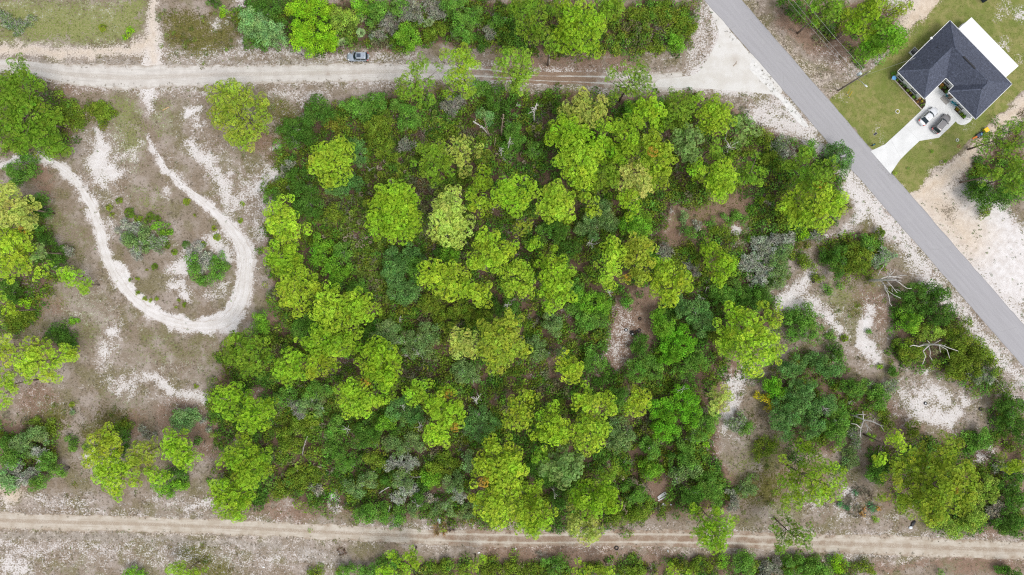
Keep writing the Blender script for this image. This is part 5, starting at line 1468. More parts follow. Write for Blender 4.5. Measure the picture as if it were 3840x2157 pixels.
def build_leafy(rec):
    k = rec['kind']; h = rec['h']
    lobes, c = lobe_world(rec, max(h - 1.0, h * .6) if k == 'O' else h * .6, 0.8 if k == 'O' else 0.2)
    col = TINT[rec['col']]; twiggy = k == 'G'
    P = []; N = []; S_ = []; C = []; tP = []; tN = []; tS = []; tC = []; tips = []
    for (lx, ly, lz, lr) in lobes:
        nc = max(3, int((lr / 0.62) ** 2 * 1.7))
        for q in range(nc):
            d = math.sqrt(rng.random()) * lr * 0.9; a = rng.uniform(0, 6.283)
            cr = rng.uniform(0.38, 0.75) * min(1, .4 + lr * .4)
            topz = math.sqrt(max(0, 1 - (d / lr) ** 2)) * min(lr * .8, h * .5)
            ctr = np.array([lx + d * math.cos(a), ly + d * math.sin(a), max(.15, lz + topz * rng.uniform(.2, 1.0) - lr * .25)])
            nt = max(6, int((cr / 0.27) ** 2 * (2.7 if not twiggy else 1.3)))
            p, n = dome(nt, .85, -.15)
            P.append(p * cr + ctr); N.append(n + np.array([0, 0, .3])); S_.append(rng.uniform(.22, .38, nt))
            C.append(jitter(jitter(col, 1, .17, .06)[0], nt, .12, .05))
            if q % 4 == 0: tips.append(ctr)
            if twiggy or (rec['col'] in ('gg', 'bl', 'gr', 'dk') and rng.random() < (.10 if rec['col'] == 'gg' else .035)):
                m = 4 if twiggy else 2
                p, n = dome(m, .7, .2)
                tP.append(p * cr * .5 + ctr); tN.append(n + np.array([0, 0, .5])); tS.append(rng.uniform(.6, 1.1, m) * (cr + .25))
                tC.append(jitter((.50, .48, .43) if rec['col'] in ('sg', 'gg', 'mt') else (.38, .35, .31), m, .18, .03))
    P = np.concatenate(P); N = np.concatenate(N); S_ = np.concatenate(S_); C = np.concatenate(C)
    base = Vector((c[0], c[1], 0))
    P = P - np.array(base); P[:, 2] = np.maximum(P[:, 2], .06)
    v, f, t = scatter(LEAFY, P, N, S_, C)
    mi = np.zeros(len(f), int)
    if tP:
        tP = np.concatenate(tP) - np.array(base); tP[:, 2] = np.maximum(tP[:, 2], .05)
        v2, f2, t2 = scatter(TWIGS, tP, np.concatenate(tN), np.concatenate(tS), np.concatenate(tC))
        f = np.concatenate([f, f2 + len(v)]); v = np.concatenate([v, v2]); t = np.concatenate([t, t2])
    name, cat, _ = KIND[k]
    bm = bmesh.new()
    r0 = .05 + h * .02
    for q in range(1 if k == 'O' and h > 4 else 3):
        dx, dy = (0, 0) if q == 0 else (rng.normal(0, .3), rng.normal(0, .3))
        add_tube(bm, [(dx, dy, 0), (dx * 1.5, dy * 1.5, h * .3), (dx * 2.2, dy * 2.2, h * .62)], [r0, r0 * .75, r0 * .4], 6)
    for e in tips[:24]:
        e = Vector(e) - base
        add_tube(bm, [(0, 0, min(h * .35, e.z * .5)), Vector((e.x * .5, e.y * .5, e.z * .7)), e], [r0 * .5, r0 * .32, .02], 4, cap=False)
    root = empty(name, base, 0, rec['label'], cat, GROUP[k])
    link('crown' if k == 'O' else 'foliage', np_mesh(name + '_leaves', v, f, M_LEAF, tint=t), root)
    from_bm('trunk' if k == 'O' else 'stem', bm, M_OAKBARK if k != 'G' else M_DEAD, root, True)
    return root

def build_young(rec):
    (x, y, r) = rec['lobes'][0]; h = rec['h']
    b = gt(rec['T'], x, y, 0); R_ = gl(rec['T'], r) * .85
    n = max(4, int((R_ / .26) ** 2 * 3))
    a = rng.uniform(0, 6.28, n); d = np.sqrt(rng.random(n)) * R_ * .85
    z = np.clip(h * (1 - d / R_ * .75) * rng.uniform(.55, 1, n), .12, None)
    P = np.stack([d * np.cos(a), d * np.sin(a), z], -1)
    N = np.stack([np.cos(a) * d / R_, np.sin(a) * d / R_, np.full(n, 1.0)], -1)
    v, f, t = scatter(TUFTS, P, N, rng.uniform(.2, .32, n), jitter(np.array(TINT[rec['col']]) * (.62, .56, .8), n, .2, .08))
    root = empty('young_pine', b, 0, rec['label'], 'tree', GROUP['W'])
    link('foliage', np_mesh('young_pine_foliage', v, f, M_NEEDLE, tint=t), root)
    bm = bmesh.new()
    add_tube(bm, [(0, 0, 0), (0.02, 0, h * .5), (0, 0.02, h * .9)], [.035, .028, .012], 5)
    from_bm('stem', bm, M_PINEBARK, root, True)

def build_palm(rec):
    (x, y, r) = rec['lobes'][0]; h = rec['h']
    b = gt(rec['T'], x, y, h * .6); b.z = 0; R_ = gl(rec['T'], r)
    n = 3
    P = np.stack([rng.normal(0, R_ * .22, n), rng.normal(0, R_ * .22, n), rng.uniform(.25, h * .55, n)], -1)
    v, f, t = scatter(PALMS, P, np.stack([rng.normal(0, .1, n), rng.normal(0, .1, n), np.ones(n)], -1), rng.uniform(.8, 1.05, n) * R_, jitter(TINT[rec['col']], n, .12, .05))
    root = empty('palmetto', b, 0, rec['label'], 'palm', GROUP['F'])
    link('fronds', np_mesh('palmetto_fronds', v, f, M_LEAF, tint=t), root)
    bm = bmesh.new()
    add_tube(bm, [(0, 0, 0), (0.03, 0, h * .3), (0, 0, h * .45)], [.12, .10, .07], 6)
    from_bm('stem', bm, M_OAKBARK, root, True)

for rec in RECS:
    k = rec['kind']
    if k in 'PS': build_pine(rec, k == 'S')
    elif k in 'OHG': build_leafy(rec)
    elif k == 'W': build_young(rec)
    else: build_palm(rec)

# ---- ground cover that nobody could count
ROADS = [(V2(ROADC), gl('V', 72)), (V2([(-30, 165), (80, 172), (167, 186), (250, 192), (334, 195), (480, 190), (667, 186), (850, 183), (978, 180), (1100, 181), (1212, 183), (1341, 196), (1475, 200), (1609, 205), (1720, 206)]), gl('V', 34)),
         (V2([(-30, 1308), (167, 1314), (334, 1318), (500, 1324), (667, 1331), (820, 1339), (978, 1346), (1140, 1352), (1312, 1356), (1470, 1355), (1608, 1354), (1780, 1356), (1942, 1361), (2090, 1367), (2239, 1372), (2420, 1380), (2610, 1387)]), gl('V', 30)), (V2([(1720, 206), (1850, 185), (1850, 130)]), gl('V', 60))]
def off_road(X, Y, slack=.3):
    k = np.ones(len(X), bool)
    for i, (c_, w_) in enumerate(ROADS): k &= dist_line(X, Y, c_, w_) > (.1 if i == 0 else rng.uniform(-slack, slack, len(X)))
    return k
def rnd_xy(n, x0=-112, x1=112, y0=-65, y1=65):
    return rng.uniform(x0, x1, n), rng.uniform(y0, y1, n)

def cover(name, temps, X, Y, Z, size, C, mat, nz=1.0):
    n = len(X)
    N = np.stack([rng.normal(0, .3, n), rng.normal(0, .3, n), np.full(n, nz)], -1)
    v, f, t = scatter(temps, np.stack([X, Y, Z], -1), N, size, C)
    o = link(name, np_mesh(name, v, f, mat, tint=t))
    return tag(o, kind='stuff')

# understory of the woods: mounds of low growth
X, Y = rnd_xy(34000)
w = sample('woods', X, Y) * (1 - sample('clear', X, Y)) * (1 - sample('sand', X, Y) * .9)
pat = fbm(X, Y, 6.0, 77, 3); pat2 = fbm(X, Y, 3.0, 78, 3); pat3 = fbm(X, Y, 9.0, 79, 3)
keep = rng.random(len(X)) < w * (.6 + .4 * sst(pat2, .36, .54)) * .95
X, Y, pat, pat2, pat3 = X[keep], Y[keep], pat[keep], pat2[keep], pat3[keep]
pal = np.array([TINT['dk'], TINT['gr'], TINT['ol'], (.23, .31, .04), (.15, .29, .035), (.24, .23, .12)])
uP, uN, uS, uC = [], [], [], []
for x, y, a, b in zip(X, Y, pat, pat3):
    r = rng.uniform(.45, 1.15); hh = rng.uniform(.3, .8) + 1.3 * sst(a, .42, .66)
    k = int(r * r * 8) + 3
    p, n = dome(k, 1.0, 0.0)
    uP.append(p * np.array([r, r, hh * .6]) + np.array([x, y, hh * .4])); uN.append(n + np.array([0, 0, .3])); uS.append(rng.uniform(.30, .52, k))
    ci = int(np.clip(round((b - .5) * 9 + 2.2 + rng.normal(0, 1.1)), 0, 5))
    uC.append(jitter(jitter(pal[ci], 1, .2, .07)[0] * .92, k, .14, .06))
# and low scrub mats of olive and brown in the open
X, Y = rnd_xy(24000)
w = sample('olive', X, Y) * (1 - sample('sand', X, Y))
keep = (rng.random(len(X)) < w * sst(fbm(X, Y, 2.0, 83, 3), .4, .58) * .8)
for x, y in zip(X[keep], Y[keep]):
    r = rng.uniform(.25, .6); hh = rng.uniform(.12, .4); k = int(r * r * 16) + 4
    p, n = dome(k, 1.0, 0.0)
    uP.append(p * np.array([r, r, hh * .7]) + np.array([x, y, hh * .3])); uN.append(n + np.array([0, 0, .4])); uS.append(rng.uniform(.14, .28, k))
    uC.append(jitter(jitter((TINT['ol'], (.19, .17, .035), (.17, .235, .05), (.24, .20, .12))[rng.choice(4, p=[.4, .25, .25, .1])], 1, .2, .06)[0], k, .15, .06))
v, f, t = scatter(LEAFY, np.concatenate(uP), np.concatenate(uN), np.concatenate(uS), np.concatenate(uC))
tag(link('undergrowth', np_mesh('undergrowth', v, f, M_LEAF, tint=t)), kind='stuff')
# thin grey twigs in it
X, Y = rnd_xy(14000)
w = sample('woods', X, Y) * (1 - sample('clear', X, Y) * .6)
keep = rng.random(len(X)) < w * .42 * sst(fbm(X, Y, 5, 91, 3), .42, .6)
keep &= off_road(X, Y)
X, Y = X[keep], Y[keep]; n = len(X)
cover('dry_twigs', TWIGS, X, Y, rng.uniform(.1, .9, n), rng.uniform(.5, 1.1, n), jitter((.33, .29, .24), n, .25, .04), M_GRASSB)
# palmetto thicket in the left half of the woods
PX_, PY_ = [], []
for T, x, y, r, d in (('F', 800, 380, 160, 1), ('F', 850, 560, 130, 1), ('F', 900, 660, 110, 1), ('F', 760, 180, 120, .7), ('F', 940, 820, 70, .8), ('F', 1350, 100, 120, .6), ('F', 1700, 960, 110, .7), ('F', 1480, 1000, 90, .6), ('B', 1100, 1300, 160, .6), ('B', 950, 1370, 110, .6), ('B', 1450, 900, 110, .5), ('B', 1750, 1150, 100, .5), ('C', 250, 980, 100, .6), ('C', 200, 1220, 110, .5), ('C', 1000, 200, 120, .4), ('B', 700, 330, 90, .4), ('J', 420, 260, 110, .5), ('J', 380, 640, 130, .35), ('H', 150, 160, 100, .4), ('F', 550, 250, 130, .4), ('K', 850, 690, 60, .5), ('J', 620, 200, 80, .4)):
    c = gt(T, x, y); R_ = gl(T, r) * 1.1; k = int(R_ * R_ * 3.1 * d * 1.5)
    a = rng.uniform(0, 6.28, k); q = np.sqrt(rng.random(k)) * R_
    PX_.append(c.x + q * np.cos(a)); PY_.append(c.y + q * np.sin(a))
X, Y = np.concatenate(PX_), np.concatenate(PY_); n = len(X)
C = np.where(rng.random((n, 1)) < .16, np.array([[.46, .37, .28]]), np.array([[.24, .33, .06]])) * (1 + rng.normal(0, .2, (n, 1)))
cover('palmetto_thicket', PALMS, X, Y, rng.uniform(.3, 1.0, n), rng.uniform(.45, .8, n), np.clip(C, .01, .9), M_LEAF)
# dry grass on the open ground
X, Y = rnd_xy(210000)
dr = sample('dry', X, Y); gr = sample('green', X, Y); ol = sample('olive', X, Y); lit = sample('litter', X, Y); wd = sample('woods', X, Y)
pat = fbm(X, Y, 3.0, 55, 3); patb = fbm(X, Y, 12, 56, 3)
keep = (rng.random(len(X)) < dr * (.25 + .6 * sst(pat, .4, .6)) * .5) & off_road(X, Y)
X, Y, gr, ol, pat, patb = X[keep], Y[keep], gr[keep], ol[keep], pat[keep], patb[keep]
n = len(X)
C = np.array([[.265, .215, .155]]) * np.ones((n, 1)) + (patb[:, None] - .5) * np.array([[.15, .14, .12]])
gm = rng.random(n) < gr * 1.0 + (patb > .58) * .15
C = np.where(gm[:, None], np.array([[.23, .255, .06]]), C)
om = rng.random(n) < ol * .85
C = np.where(om[:, None], np.array([[.16, .17, .035]]), C)
C = C * (1 + rng.normal(0, .16, (n, 1)))
cover('dry_grass', BLADES, X, Y, np.zeros(n), rng.uniform(.2, .42, n), np.clip(C, .02, .9), M_GRASSB)
# weeds along the road verges, sand edges and on the scrub mats
X, Y = rnd_xy(90000)
wd = np.maximum(sample('weed', X, Y) * .6, sample('olive', X, Y) * 1.0)
wd = np.maximum(wd, .05 * sample('dry', X, Y))
wd = np.maximum(wd, sample('sand', X, Y) * .035 * (sample('woods', X, Y) < .3))
wd = np.maximum(wd, sample('clear', X, Y) * .10)
om = sample('olive', X, Y)
pt = fbm(X, Y, 2.5, 61, 3)
road = dist_line(X, Y, V2(ROADC), gl('V', 72))
keep = (rng.random(len(X)) < wd * sst(pt, .38, .6) * .5) & (road > .15) & (sample('lawn', X, Y) < .4)
keep &= off_road(X, Y)
X, Y, om = X[keep], Y[keep], om[keep]; n = len(X)
C = np.where((om > .4)[:, None], np.array([[.15, .165, .03]]), np.array([[.16, .20, .06]])) * (1 + rng.normal(0, .25, (n, 1))) * (1 + rng.normal(0, .1, (n, 3)))
cover('roadside_weeds', LEAFY, X, Y, rng.uniform(.03, .16, n), rng.uniform(.1, .26, n), np.clip(C, .01, .9), M_LEAF)
# mown lawn blades
X, Y = rnd_xy(60000, 55, 112, 15, 65)
keep = (sample('lawn', X, Y) > .6) & (fbm(X, Y, 2, 71, 3) > .42)
X, Y = X[keep], Y[keep]; n = len(X)
pt = fbm(X, Y, 4, 72, 3)[:, None]
C = (np.array([[.215, .24, .055]]) + (pt - .5) * np.array([[.16, .10, .08]])) * (1 + rng.normal(0, .18, (n, 1)))
cover('lawn_grass', BLADES, X, Y, np.zeros(n) + .002, rng.uniform(.07, .13, n), np.clip(C, .02, .9), M_GRASSB)
# pale leaf litter and bits of limestone in the tyre clearing
X, Y = rnd_xy(30000, 15, 60, -30, 10)
cl = sample('clear', X, Y)
keep = rng.random(len(X)) < cl * .5
X, Y = X[keep], Y[keep]; n = len(X)
C = np.where(rng.random((n, 1)) < .6, np.array([[.50, .43, .36]]), np.array([[.20, .13, .095]])) * (1 + rng.normal(0, .2, (n, 1)))
cover('fallen_leaves', LEAFY, X, Y, np.full(n, .03), rng.uniform(.06, .13, n), np.clip(C, .02, .9), M_GRASSB, 3.0)
# ------------------------------------------------------------------ the house and its yard
M_WALL = simple('white_stucco', (0.74, 0.75, 0.75), 0.85, 0.05, 2.0, 0.2)
M_WHITE = simple('white_paint', (0.80, 0.80, 0.79), 0.5, 0.03, 2.0, 0.4)
M_PANEL = simple('white_roof_panel', (0.85, 0.85, 0.85), 0.55, 0.02, 0.6, 0.35)
M_GLASSD = simple('dark_glass', (0.03, 0.04, 0.05), 0.08, 0.2, 1.0, 0.6)
M_PANE = simple('pale_pane', (.46, .49, .52), 0.15, 0.1, 1.0, 0.6)  # window panes: one pale grey tone, glossy
M_BLACK = simple('black_frame', (0.025, 0.025, 0.028), 0.5, 0.2, 3.0)
M_GREYMET = simple('grey_metal', (0.45, 0.46, 0.47), 0.45, 0.1, 4.0, 0.5, 0.6)
M_RUBBER = simple('tyre_rubber', (0.022, 0.022, 0.024), 0.75, 0.25, 5.0, 0.3)
M_CONC = None
def concrete():
    t = NT('concrete')
    n1 = t.noise(0.35, 5, 0.6); n2 = t.noise(5, 4, 0.7)
    c = t.mix(t.step(n1, 0.35, 0.65), (0.735, 0.735, 0.73), (0.65, 0.65, 0.645))
    c = t.mix(t.math('MULTIPLY', t.step(n2, 0.5, 0.7), 0.15), c, (0.5, 0.49, 0.47))
    return t.finish(c, 0.85, 0.25, normal=t.bump(n2, 0.15, 0.01))
M_CONC = concrete()
def shingle_mat():
    t = NT('roof_shingle')
    a = t.attr('tint').outputs['Color']
    n = t.noise(9, 3, 0.7)
    c = t.mix(t.step(n, .35, .65), a, t.mix(0.6, a, (0.6, 0.62, 0.68), 'MULTIPLY'))
    return t.finish(c, 0.8, 0.35, normal=t.bump(n, 0.4, 0.015))
M_SHING = shingle_mat()
M_ROOFBASE = simple('roof_underlay', (0.055, 0.062, 0.085), 0.85, 0.15, 6.0)
M_MULCH = simple('dark_mulch', (0.055, 0.036, 0.028), 0.95, 0.4, 5.0, 0.1)
M_EDGE = simple('bed_edging_stone', (0.55, 0.47, 0.42), 0.9, 0.12, 3.0)
M_TEAL = simple('turquoise_plastic', (0.012, 0.30, 0.38), 0.4, 0.1, 3.0, 0.5)
M_YELLOW = simple('yellow_plastic', (0.80, 0.52, 0.01), 0.4, 0.06, 3.0, 0.5)
M_NAVY = simple('dark_blue_plastic', (0.02, 0.035, 0.075), 0.4, 0.1, 3.0, 0.5)
M_SKYB = simple('blue_glaze', (0.16, 0.42, 0.75), 0.3, 0.1, 3.0, 0.6)
M_ORANGE = simple('orange_plastic', (0.75, 0.22, 0.05), 0.45, 0.1, 3.0)
M_POLE = bark('weathered_pole', (0.16, 0.13, 0.11), (0.30, 0.26, 0.23))
M_WIRE = simple('wire', (0.42, 0.42, 0.40), 0.5, 0.1, 3.0)
M_BRICK = simple('terracotta', (0.42, 0.20, 0.13), 0.85, 0.15, 4.0)
M_CARD = simple('weathered_white_board', (0.66, 0.65, 0.65), 0.8, 0.12, 1.4)
M_BAG = simple('white_plastic_bag', (0.72, 0.77, 0.82), 0.35, 0.1, 4.0, 0.5)
M_STRAW = simple('dry_palm_frond', (0.58, 0.40, 0.20), 0.9, 0.25, 4.0)

EAVE = 2.5; K = math.tan(R(22.6))
HN = gt('D', 1450, 158, EAVE); HE = gt('D', 1915, 635, EAVE); HW = gt('D', 1050, 535, EAVE)
HU = (HE - HN); HU.z = 0; LU = HU.length; HU.normalize()
HV = Vector((HU.y, -HU.x, 0))
LV = (HW - HN).dot(HV)
print('house', LU, LV)
FU, FV = LU / 18.25, LV / 15.05
def hp(u, v, z=0.0):
    return Vector((u * FU, v * FV, z))                      # in the house's own frame, origin under the north eave corner
house = empty('house', (HN.x, HN.y, 0), math.atan2(HU.y, HU.x), 'single storey white house with dark slate blue hip roof and white patio cover', 'house')
# in that frame +x is u and v runs along -y
def hq(u, v, z=0.0):
    p = hp(u, v, z); return Vector((p.x, -p.y, p.z))
WI = 0.6
def wall_outline():
    i = WI
    return [(i, i), (18.25 - i, i), (18.25 - i, 10.4 - i), (10.2 + i, 10.4 - i), (10.2 + i, 8.8 - i), (7.85 - i, 8.8 - i), (7.85 - i, 15.05 - i), (i, 15.05 - i)]
WO = wall_outline()
for a, b in zip(WO, WO[1:] + WO[:1]):
    A_, B_ = hq(*a), hq(*b)
    d = (B_ - A_).normalized(); n_ = Vector((d.y, -d.x, 0)) * -1
    # outline runs clockwise seen from above in this frame; the wall's thickness goes inward
    inn = Vector((d.y, -d.x, 0))
    bm = bmesh.new()
    t_ = 0.18
    add_prism(bm, [A_, B_, B_ + inn * t_ - d * t_ * 0.98, A_ + inn * t_ + d * t_ * 0.98], 0.0, EAVE - 0.02)
    bmesh.ops.recalc_face_normals(bm, faces=bm.faces)
    from_bm('wall', bm, M_WALL, house)
# roof slopes
RP = {'N': (0, 0, 0), 'E': (18.25, 0, 0), 'S': (18.25, 10.4, 0), 'Q1': (10.2, 10.4, 0), 'Q2': (10.2, 8.8, 0), 'Q3': (7.85, 8.8, 0), 'L': (7.85, 15.05, 0), 'W': (0, 15.05, 0),
      'R1': (4.4, 4.4, 4.4), 'R2': (13.85, 4.4, 4.4), 'A1': (3.925, 4.875, 3.925), 'A2': (3.925, 11.125, 3.925), 'C1': (14.225, 4.775, 4.025), 'C2': (14.225, 6.375, 4.025)}
rp = {k: hq(u, v, EAVE + 0.12 + d * K) for k, (u, v, d) in RP.items()}
SLOPES = [('N', 'R1', 'A1', 'A2', 'W'), ('W', 'A2', 'L'), ('L', 'A2', 'A1', 'Q3'), ('Q3', 'A1', 'R1', 'R2', 'C1', 'Q2'), ('Q1', 'Q2', 'C1', 'C2'), ('Q1', 'C2', 'S'), ('S', 'C2', 'C1', 'R2', 'E'), ('E', 'R2', 'R1', 'N')]
bm = bmesh.new()
bv = {k: bm.verts.new(p) for k, p in rp.items()}
for s in SLOPES: bm.faces.new([bv[k] for k in s])
bm.normal_update()
for f in bm.faces:
    if f.normal.z < 0: f.normal_flip()
roof = from_bm('roof', bm, M_ROOFBASE, house)
bm = bmesh.new()
f = bm.faces.new([bm.verts.new((p.x, p.y, EAVE - .005)) for p in [rp[k] for k in ('N', 'E', 'S', 'Q1', 'Q2', 'Q3', 'L', 'W')]])
bm.normal_update()
if f.normal.z > 0: f.normal_flip()
from_bm('soffit', bm, M_WHITE, house)
# shingle tabs, row over row, too small to pick apart: one part
TV = []; TF = []; TC = []
def inside(poly, x, y):
    c = False
    for (x1, y1), (x2, y2) in zip(poly, poly[1:] + poly[:1]):
        if (y1 > y) != (y2 > y) and x < (x2 - x1) * (y - y1) / (y2 - y1) + x1: c = not c
    return c
for s in SLOPES:
    pts = [rp[k] for k in s]
    nrm = (pts[1] - pts[0]).cross(pts[-1] - pts[0]).normalized()
    if nrm.z < 0: nrm = -nrm
    low = sorted(pts, key=lambda p: p.z)[:2]
    e = (low[1] - low[0]).normalized(); up = nrm.cross(e).normalized()
    if up.z < 0: up = -up
    o_ = low[0]
    P2 = [((p - o_).dot(e), (p - o_).dot(up)) for p in pts]
    x0, x1 = min(p[0] for p in P2), max(p[0] for p in P2); y1 = max(p[1] for p in P2)
    row = 0; y = 0.0
    while y < y1:
        x = x0 + (row % 2) * .16 + rng.uniform(-.05, .05)
        while x < x1:
            w_ = .32; h_ = .185
            if inside(P2, x + w_ / 2, y + .07):
                cx0, cx1 = x + .004, x + w_ - .004
                b = len(TV)
                for (qx, qy, qz) in ((cx0, y, .016), (cx1, y, .016), (cx1, y + h_, .006), (cx0, y + h_, .006), (cx0, y, .003), (cx1, y, .003)):
                    TV.append(tuple(o_ + e * qx + up * qy + nrm * (qz + .0006 * (row % 3))))
                TF += [(b, b + 1, b + 2), (b, b + 2, b + 3), (b, b + 4, b + 5), (b, b + 5, b + 1)]
                g = rng.uniform(.78, 1.25) * (1 + .25 * (rng.random() < .1)); TC += [(.088 * g, .099 * g, .138 * g)] * 6
            x += w_
        y += .143; row += 1
sh = link('shingles', np_mesh('shingles', TV, TF, M_SHING, tint=np.array(TC)), roof)
sh['kind'] = 'stuff'
# ridge and hip caps, one by one
bm = bmesh.new()
for sx in (-1, 1):
    v = [bm.verts.new(p) for p in ((-.17, 0, .03), (.17, 0, .055), (.17, sx * .13, -.012), (-.17, sx * .13, -.035))]
    fc = bm.faces.new(v if sx > 0 else v[::-1])
cap_me = bpy.data.meshes.new('ridge_cap')
bm.normal_update(); bm.to_mesh(cap_me); bm.free()
cap_mats = []
M_CAP = simple('cap_shingle', (0.085, 0.098, 0.14), 0.8, 0.3, 2.0, 0.35)
cap_me.materials.append(M_CAP)
for a, b in (('N', 'R1'), ('R1', 'R2'), ('E', 'R2'), ('A1', 'A2'), ('W', 'A2'), ('L', 'A2'), ('C1', 'C2'), ('S', 'C2'), ('Q1', 'C2')):
    A_, B_ = rp[a], rp[b]; d = (B_ - A_); L_ = d.length; d.normalize()
    q = d.to_track_quat('X', 'Z')
    for k in range(int(L_ / .34)):
        o = link('ridge_cap', cap_me, roof)
        o.location = A_ + d * (.17 + k * .34) + Vector((0, 0, .035)); o.rotation_mode = 'QUATERNION'; o.rotation_quaternion = q
bm = bmesh.new()
ra, rb = rp['R1'].lerp(rp['R2'], .25), rp['R1'].lerp(rp['R2'], .62)
add_box(bm, 0, (rb - ra).length, -.16, .16, 0, .09)
o = from_bm('ridge_vent', bm, M_BLACK, roof); o.location = ra + Vector((0, -.1, .02)); o.rotation_euler.z = math.atan2((rb - ra).y, (rb - ra).x)
# fascia / gutter along every eave
EO = ['N', 'E', 'S', 'Q1', 'Q2', 'Q3', 'L', 'W']
for a, b in zip(EO, EO[1:] + EO[:1]):
    A_, B_ = rp[a].copy(), rp[b].copy(); d = (B_ - A_).normalized(); out = Vector((d.y, -d.x, 0)) * -1
    bm = bmesh.new()
    for p_ in (A_, B_): p_.z = 0
    w_ = .11
    pts = [A_ + out * .004, B_ + out * .004, B_ + out * w_, A_ + out * w_]
    add_prism(bm, pts, EAVE - .01, EAVE + .115)
    bmesh.ops.recalc_face_normals(bm, faces=bm.faces)
    from_bm('gutter', bm, M_WHITE, house)
def downpipe(u, v, du, dv):
    bm = bmesh.new(); p = hq(u, v)
    add_tube(bm, [p + Vector((0, 0, z)) for z in (0.05, 2.5)] + [hq(u + du, v + dv, 2.72)], .045, 6)
    from_bm('downpipe', bm, M_WHITE, house)
downpipe(.38, 5.3, -.3, 0); downpipe(17.87, 10.6 - .55, .2, .3); downpipe(7.3, 14.75, .3, .2)
bm = bmesh.new(); add_box(bm, -.22, .22, -.2, .2, EAVE + .06, EAVE + .2)
o = from_bm('gutter_box', bm, M_WHITE, house); o.location = hq(-.12, 5.3)
bm = bmesh.new(); add_tube(bm, [(0, 0, 0), (0, 0, .35)], .06, 8); add_tube(bm, [(0, 0, .3), (0, 0, .4)], .1, 8)
p = hq(1.9, 6.4); o = from_bm('vent_pipe', bm, M_BLACK, roof); o.location = (p.x, p.y, EAVE + .1 + 1.9 * K)
# windows and door (frame, sill, pane)
def opening(name, u, v, along, w, h, zb, facing, mat_f=M_BLACK):
    """facing: outward unit vector in the house frame; along: unit vector along the wall"""
    c = hq(u, v)
    fr = None
    bm = bmesh.new()
    def bx(a0, a1, z0, z1, d0, d1):
        pts = [c + along * a0 + facing * d0, c + along * a1 + facing * d0, c + along * a1 + facing * d1, c + along * a0 + facing * d1]
        add_prism(bm, [(p.x, p.y) for p in pts], z0, z1)
    f_ = .07
    bx(-w / 2, -w / 2 + f_, zb, zb + h, .004, .07); bx(w / 2 - f_, w / 2, zb, zb + h, .004, .07)
    bx(-w / 2 + f_ + .001, w / 2 - f_ - .001, zb, zb + f_, .006, .066); bx(-w / 2 + f_ + .001, w / 2 - f_ - .001, zb + h - f_, zb + h, .006, .066)
    bmesh.ops.recalc_face_normals(bm, faces=bm.faces)
    fr = from_bm(name, bm, mat_f, house)
    bm = bmesh.new(); bx(-w / 2 + f_, w / 2 - f_, zb + f_, zb + h - f_, .012, .028); bmesh.ops.recalc_face_normals(bm, faces=bm.faces)
    from_bm('pane' if name == 'window' else 'door_leaf', bm, M_PANE if name == 'window' else M_DEADBROWN, fr)
    if name == 'window':
        bm = bmesh.new(); bx(-w / 2 - .08, w / 2 + .08, zb - .06, zb - .002, .003, .16); bmesh.ops.recalc_face_normals(bm, faces=bm.faces)
        from_bm('sill', bm, M_BLACK, fr)
    return fr
AX, FS = Vector((1, 0, 0)), Vector((0, -1, 0))
opening('window', 1.7, 15.05 - WI, AX, 1.35, 1.1, .8, FS)
opening('window', 5.6, 15.05 - WI, AX, 1.35, 1.1, .8, FS)
opening('window', 9.0, 8.8 - WI, AX, 1.35, 1.1, .8, FS)
opening('window', 14.6, 10.4 - WI, AX, 1.35, 1.1, .8, FS)
opening('door', 11.6, 10.4 - WI, AX, 1.1, 2.1, .1, FS)
opening('window', WI, 9.0, Vector((0, 1, 0)), 1.3, 1.2, 1.0, Vector((-1, 0, 0)), M_WHITE)
bm = bmesh.new(); p = hq(11.6, 10.55)
add_box(bm, p.x - .9, p.x + .9, p.y - .55, p.y + .55, 0.03, .12)
from_bm('porch_step', bm, simple('grey_step', (.34, .32, .30), .9), house)
# flat white patio cover on the back
PO = [gt('D', x, y, 2.55) for x, y in ((1518, 216), (1610, 134), (1968, 497), (1874, 583))]
patio = empty('patio_cover', (PO[0].x, PO[0].y, 0), 0, 'flat white patio cover roof behind the dark hip roof', 'patio cover')
bm = bmesh.new(); e1 = PO[3] - PO[0]; e2 = PO[1] - PO[0]
npan = 11
for k in range(npan):
    a = e1 * (k / npan + .0008); b = e1 * ((k + 1) / npan - .0008)
    bm = bmesh.new(); add_prism(bm, [a, b, b + e2, a + e2], 2.48, 2.56); bmesh.ops.recalc_face_normals(bm, faces=bm.faces)
    o = from_bm('roof_panel', bm, M_PANEL, patio)
bm = bmesh.new()
n1 = e1.normalized(); n2 = e2.normalized()
add_prism(bm, [e2 + n2 * .004, e2 + e1 + n2 * .004, e2 + e1 + n2 * .14, e2 + n2 * .14], 2.42, 2.565); bmesh.ops.recalc_face_normals(bm, faces=bm.faces)
from_bm('gutter', bm, M_WHITE, patio)
for k in (.02, .34, .66, .98):
    bm = bmesh.new(); p = e2 * .96 + e1 * k
    add_box(bm, p.x - .05, p.x + .05, p.y - .05, p.y + .05, 0, 2.475); from_bm('post', bm, M_WHITE, patio)
bm = bmesh.new(); add_prism(bm, [e1 * .01, e1 * .99, e1 * .99 + e2 * .97, e1 * .01 + e2 * .97], 0.006, .07); bmesh.ops.recalc_face_normals(bm, faces=bm.faces)
from_bm('patio_slab', bm, M_CONC, patio)

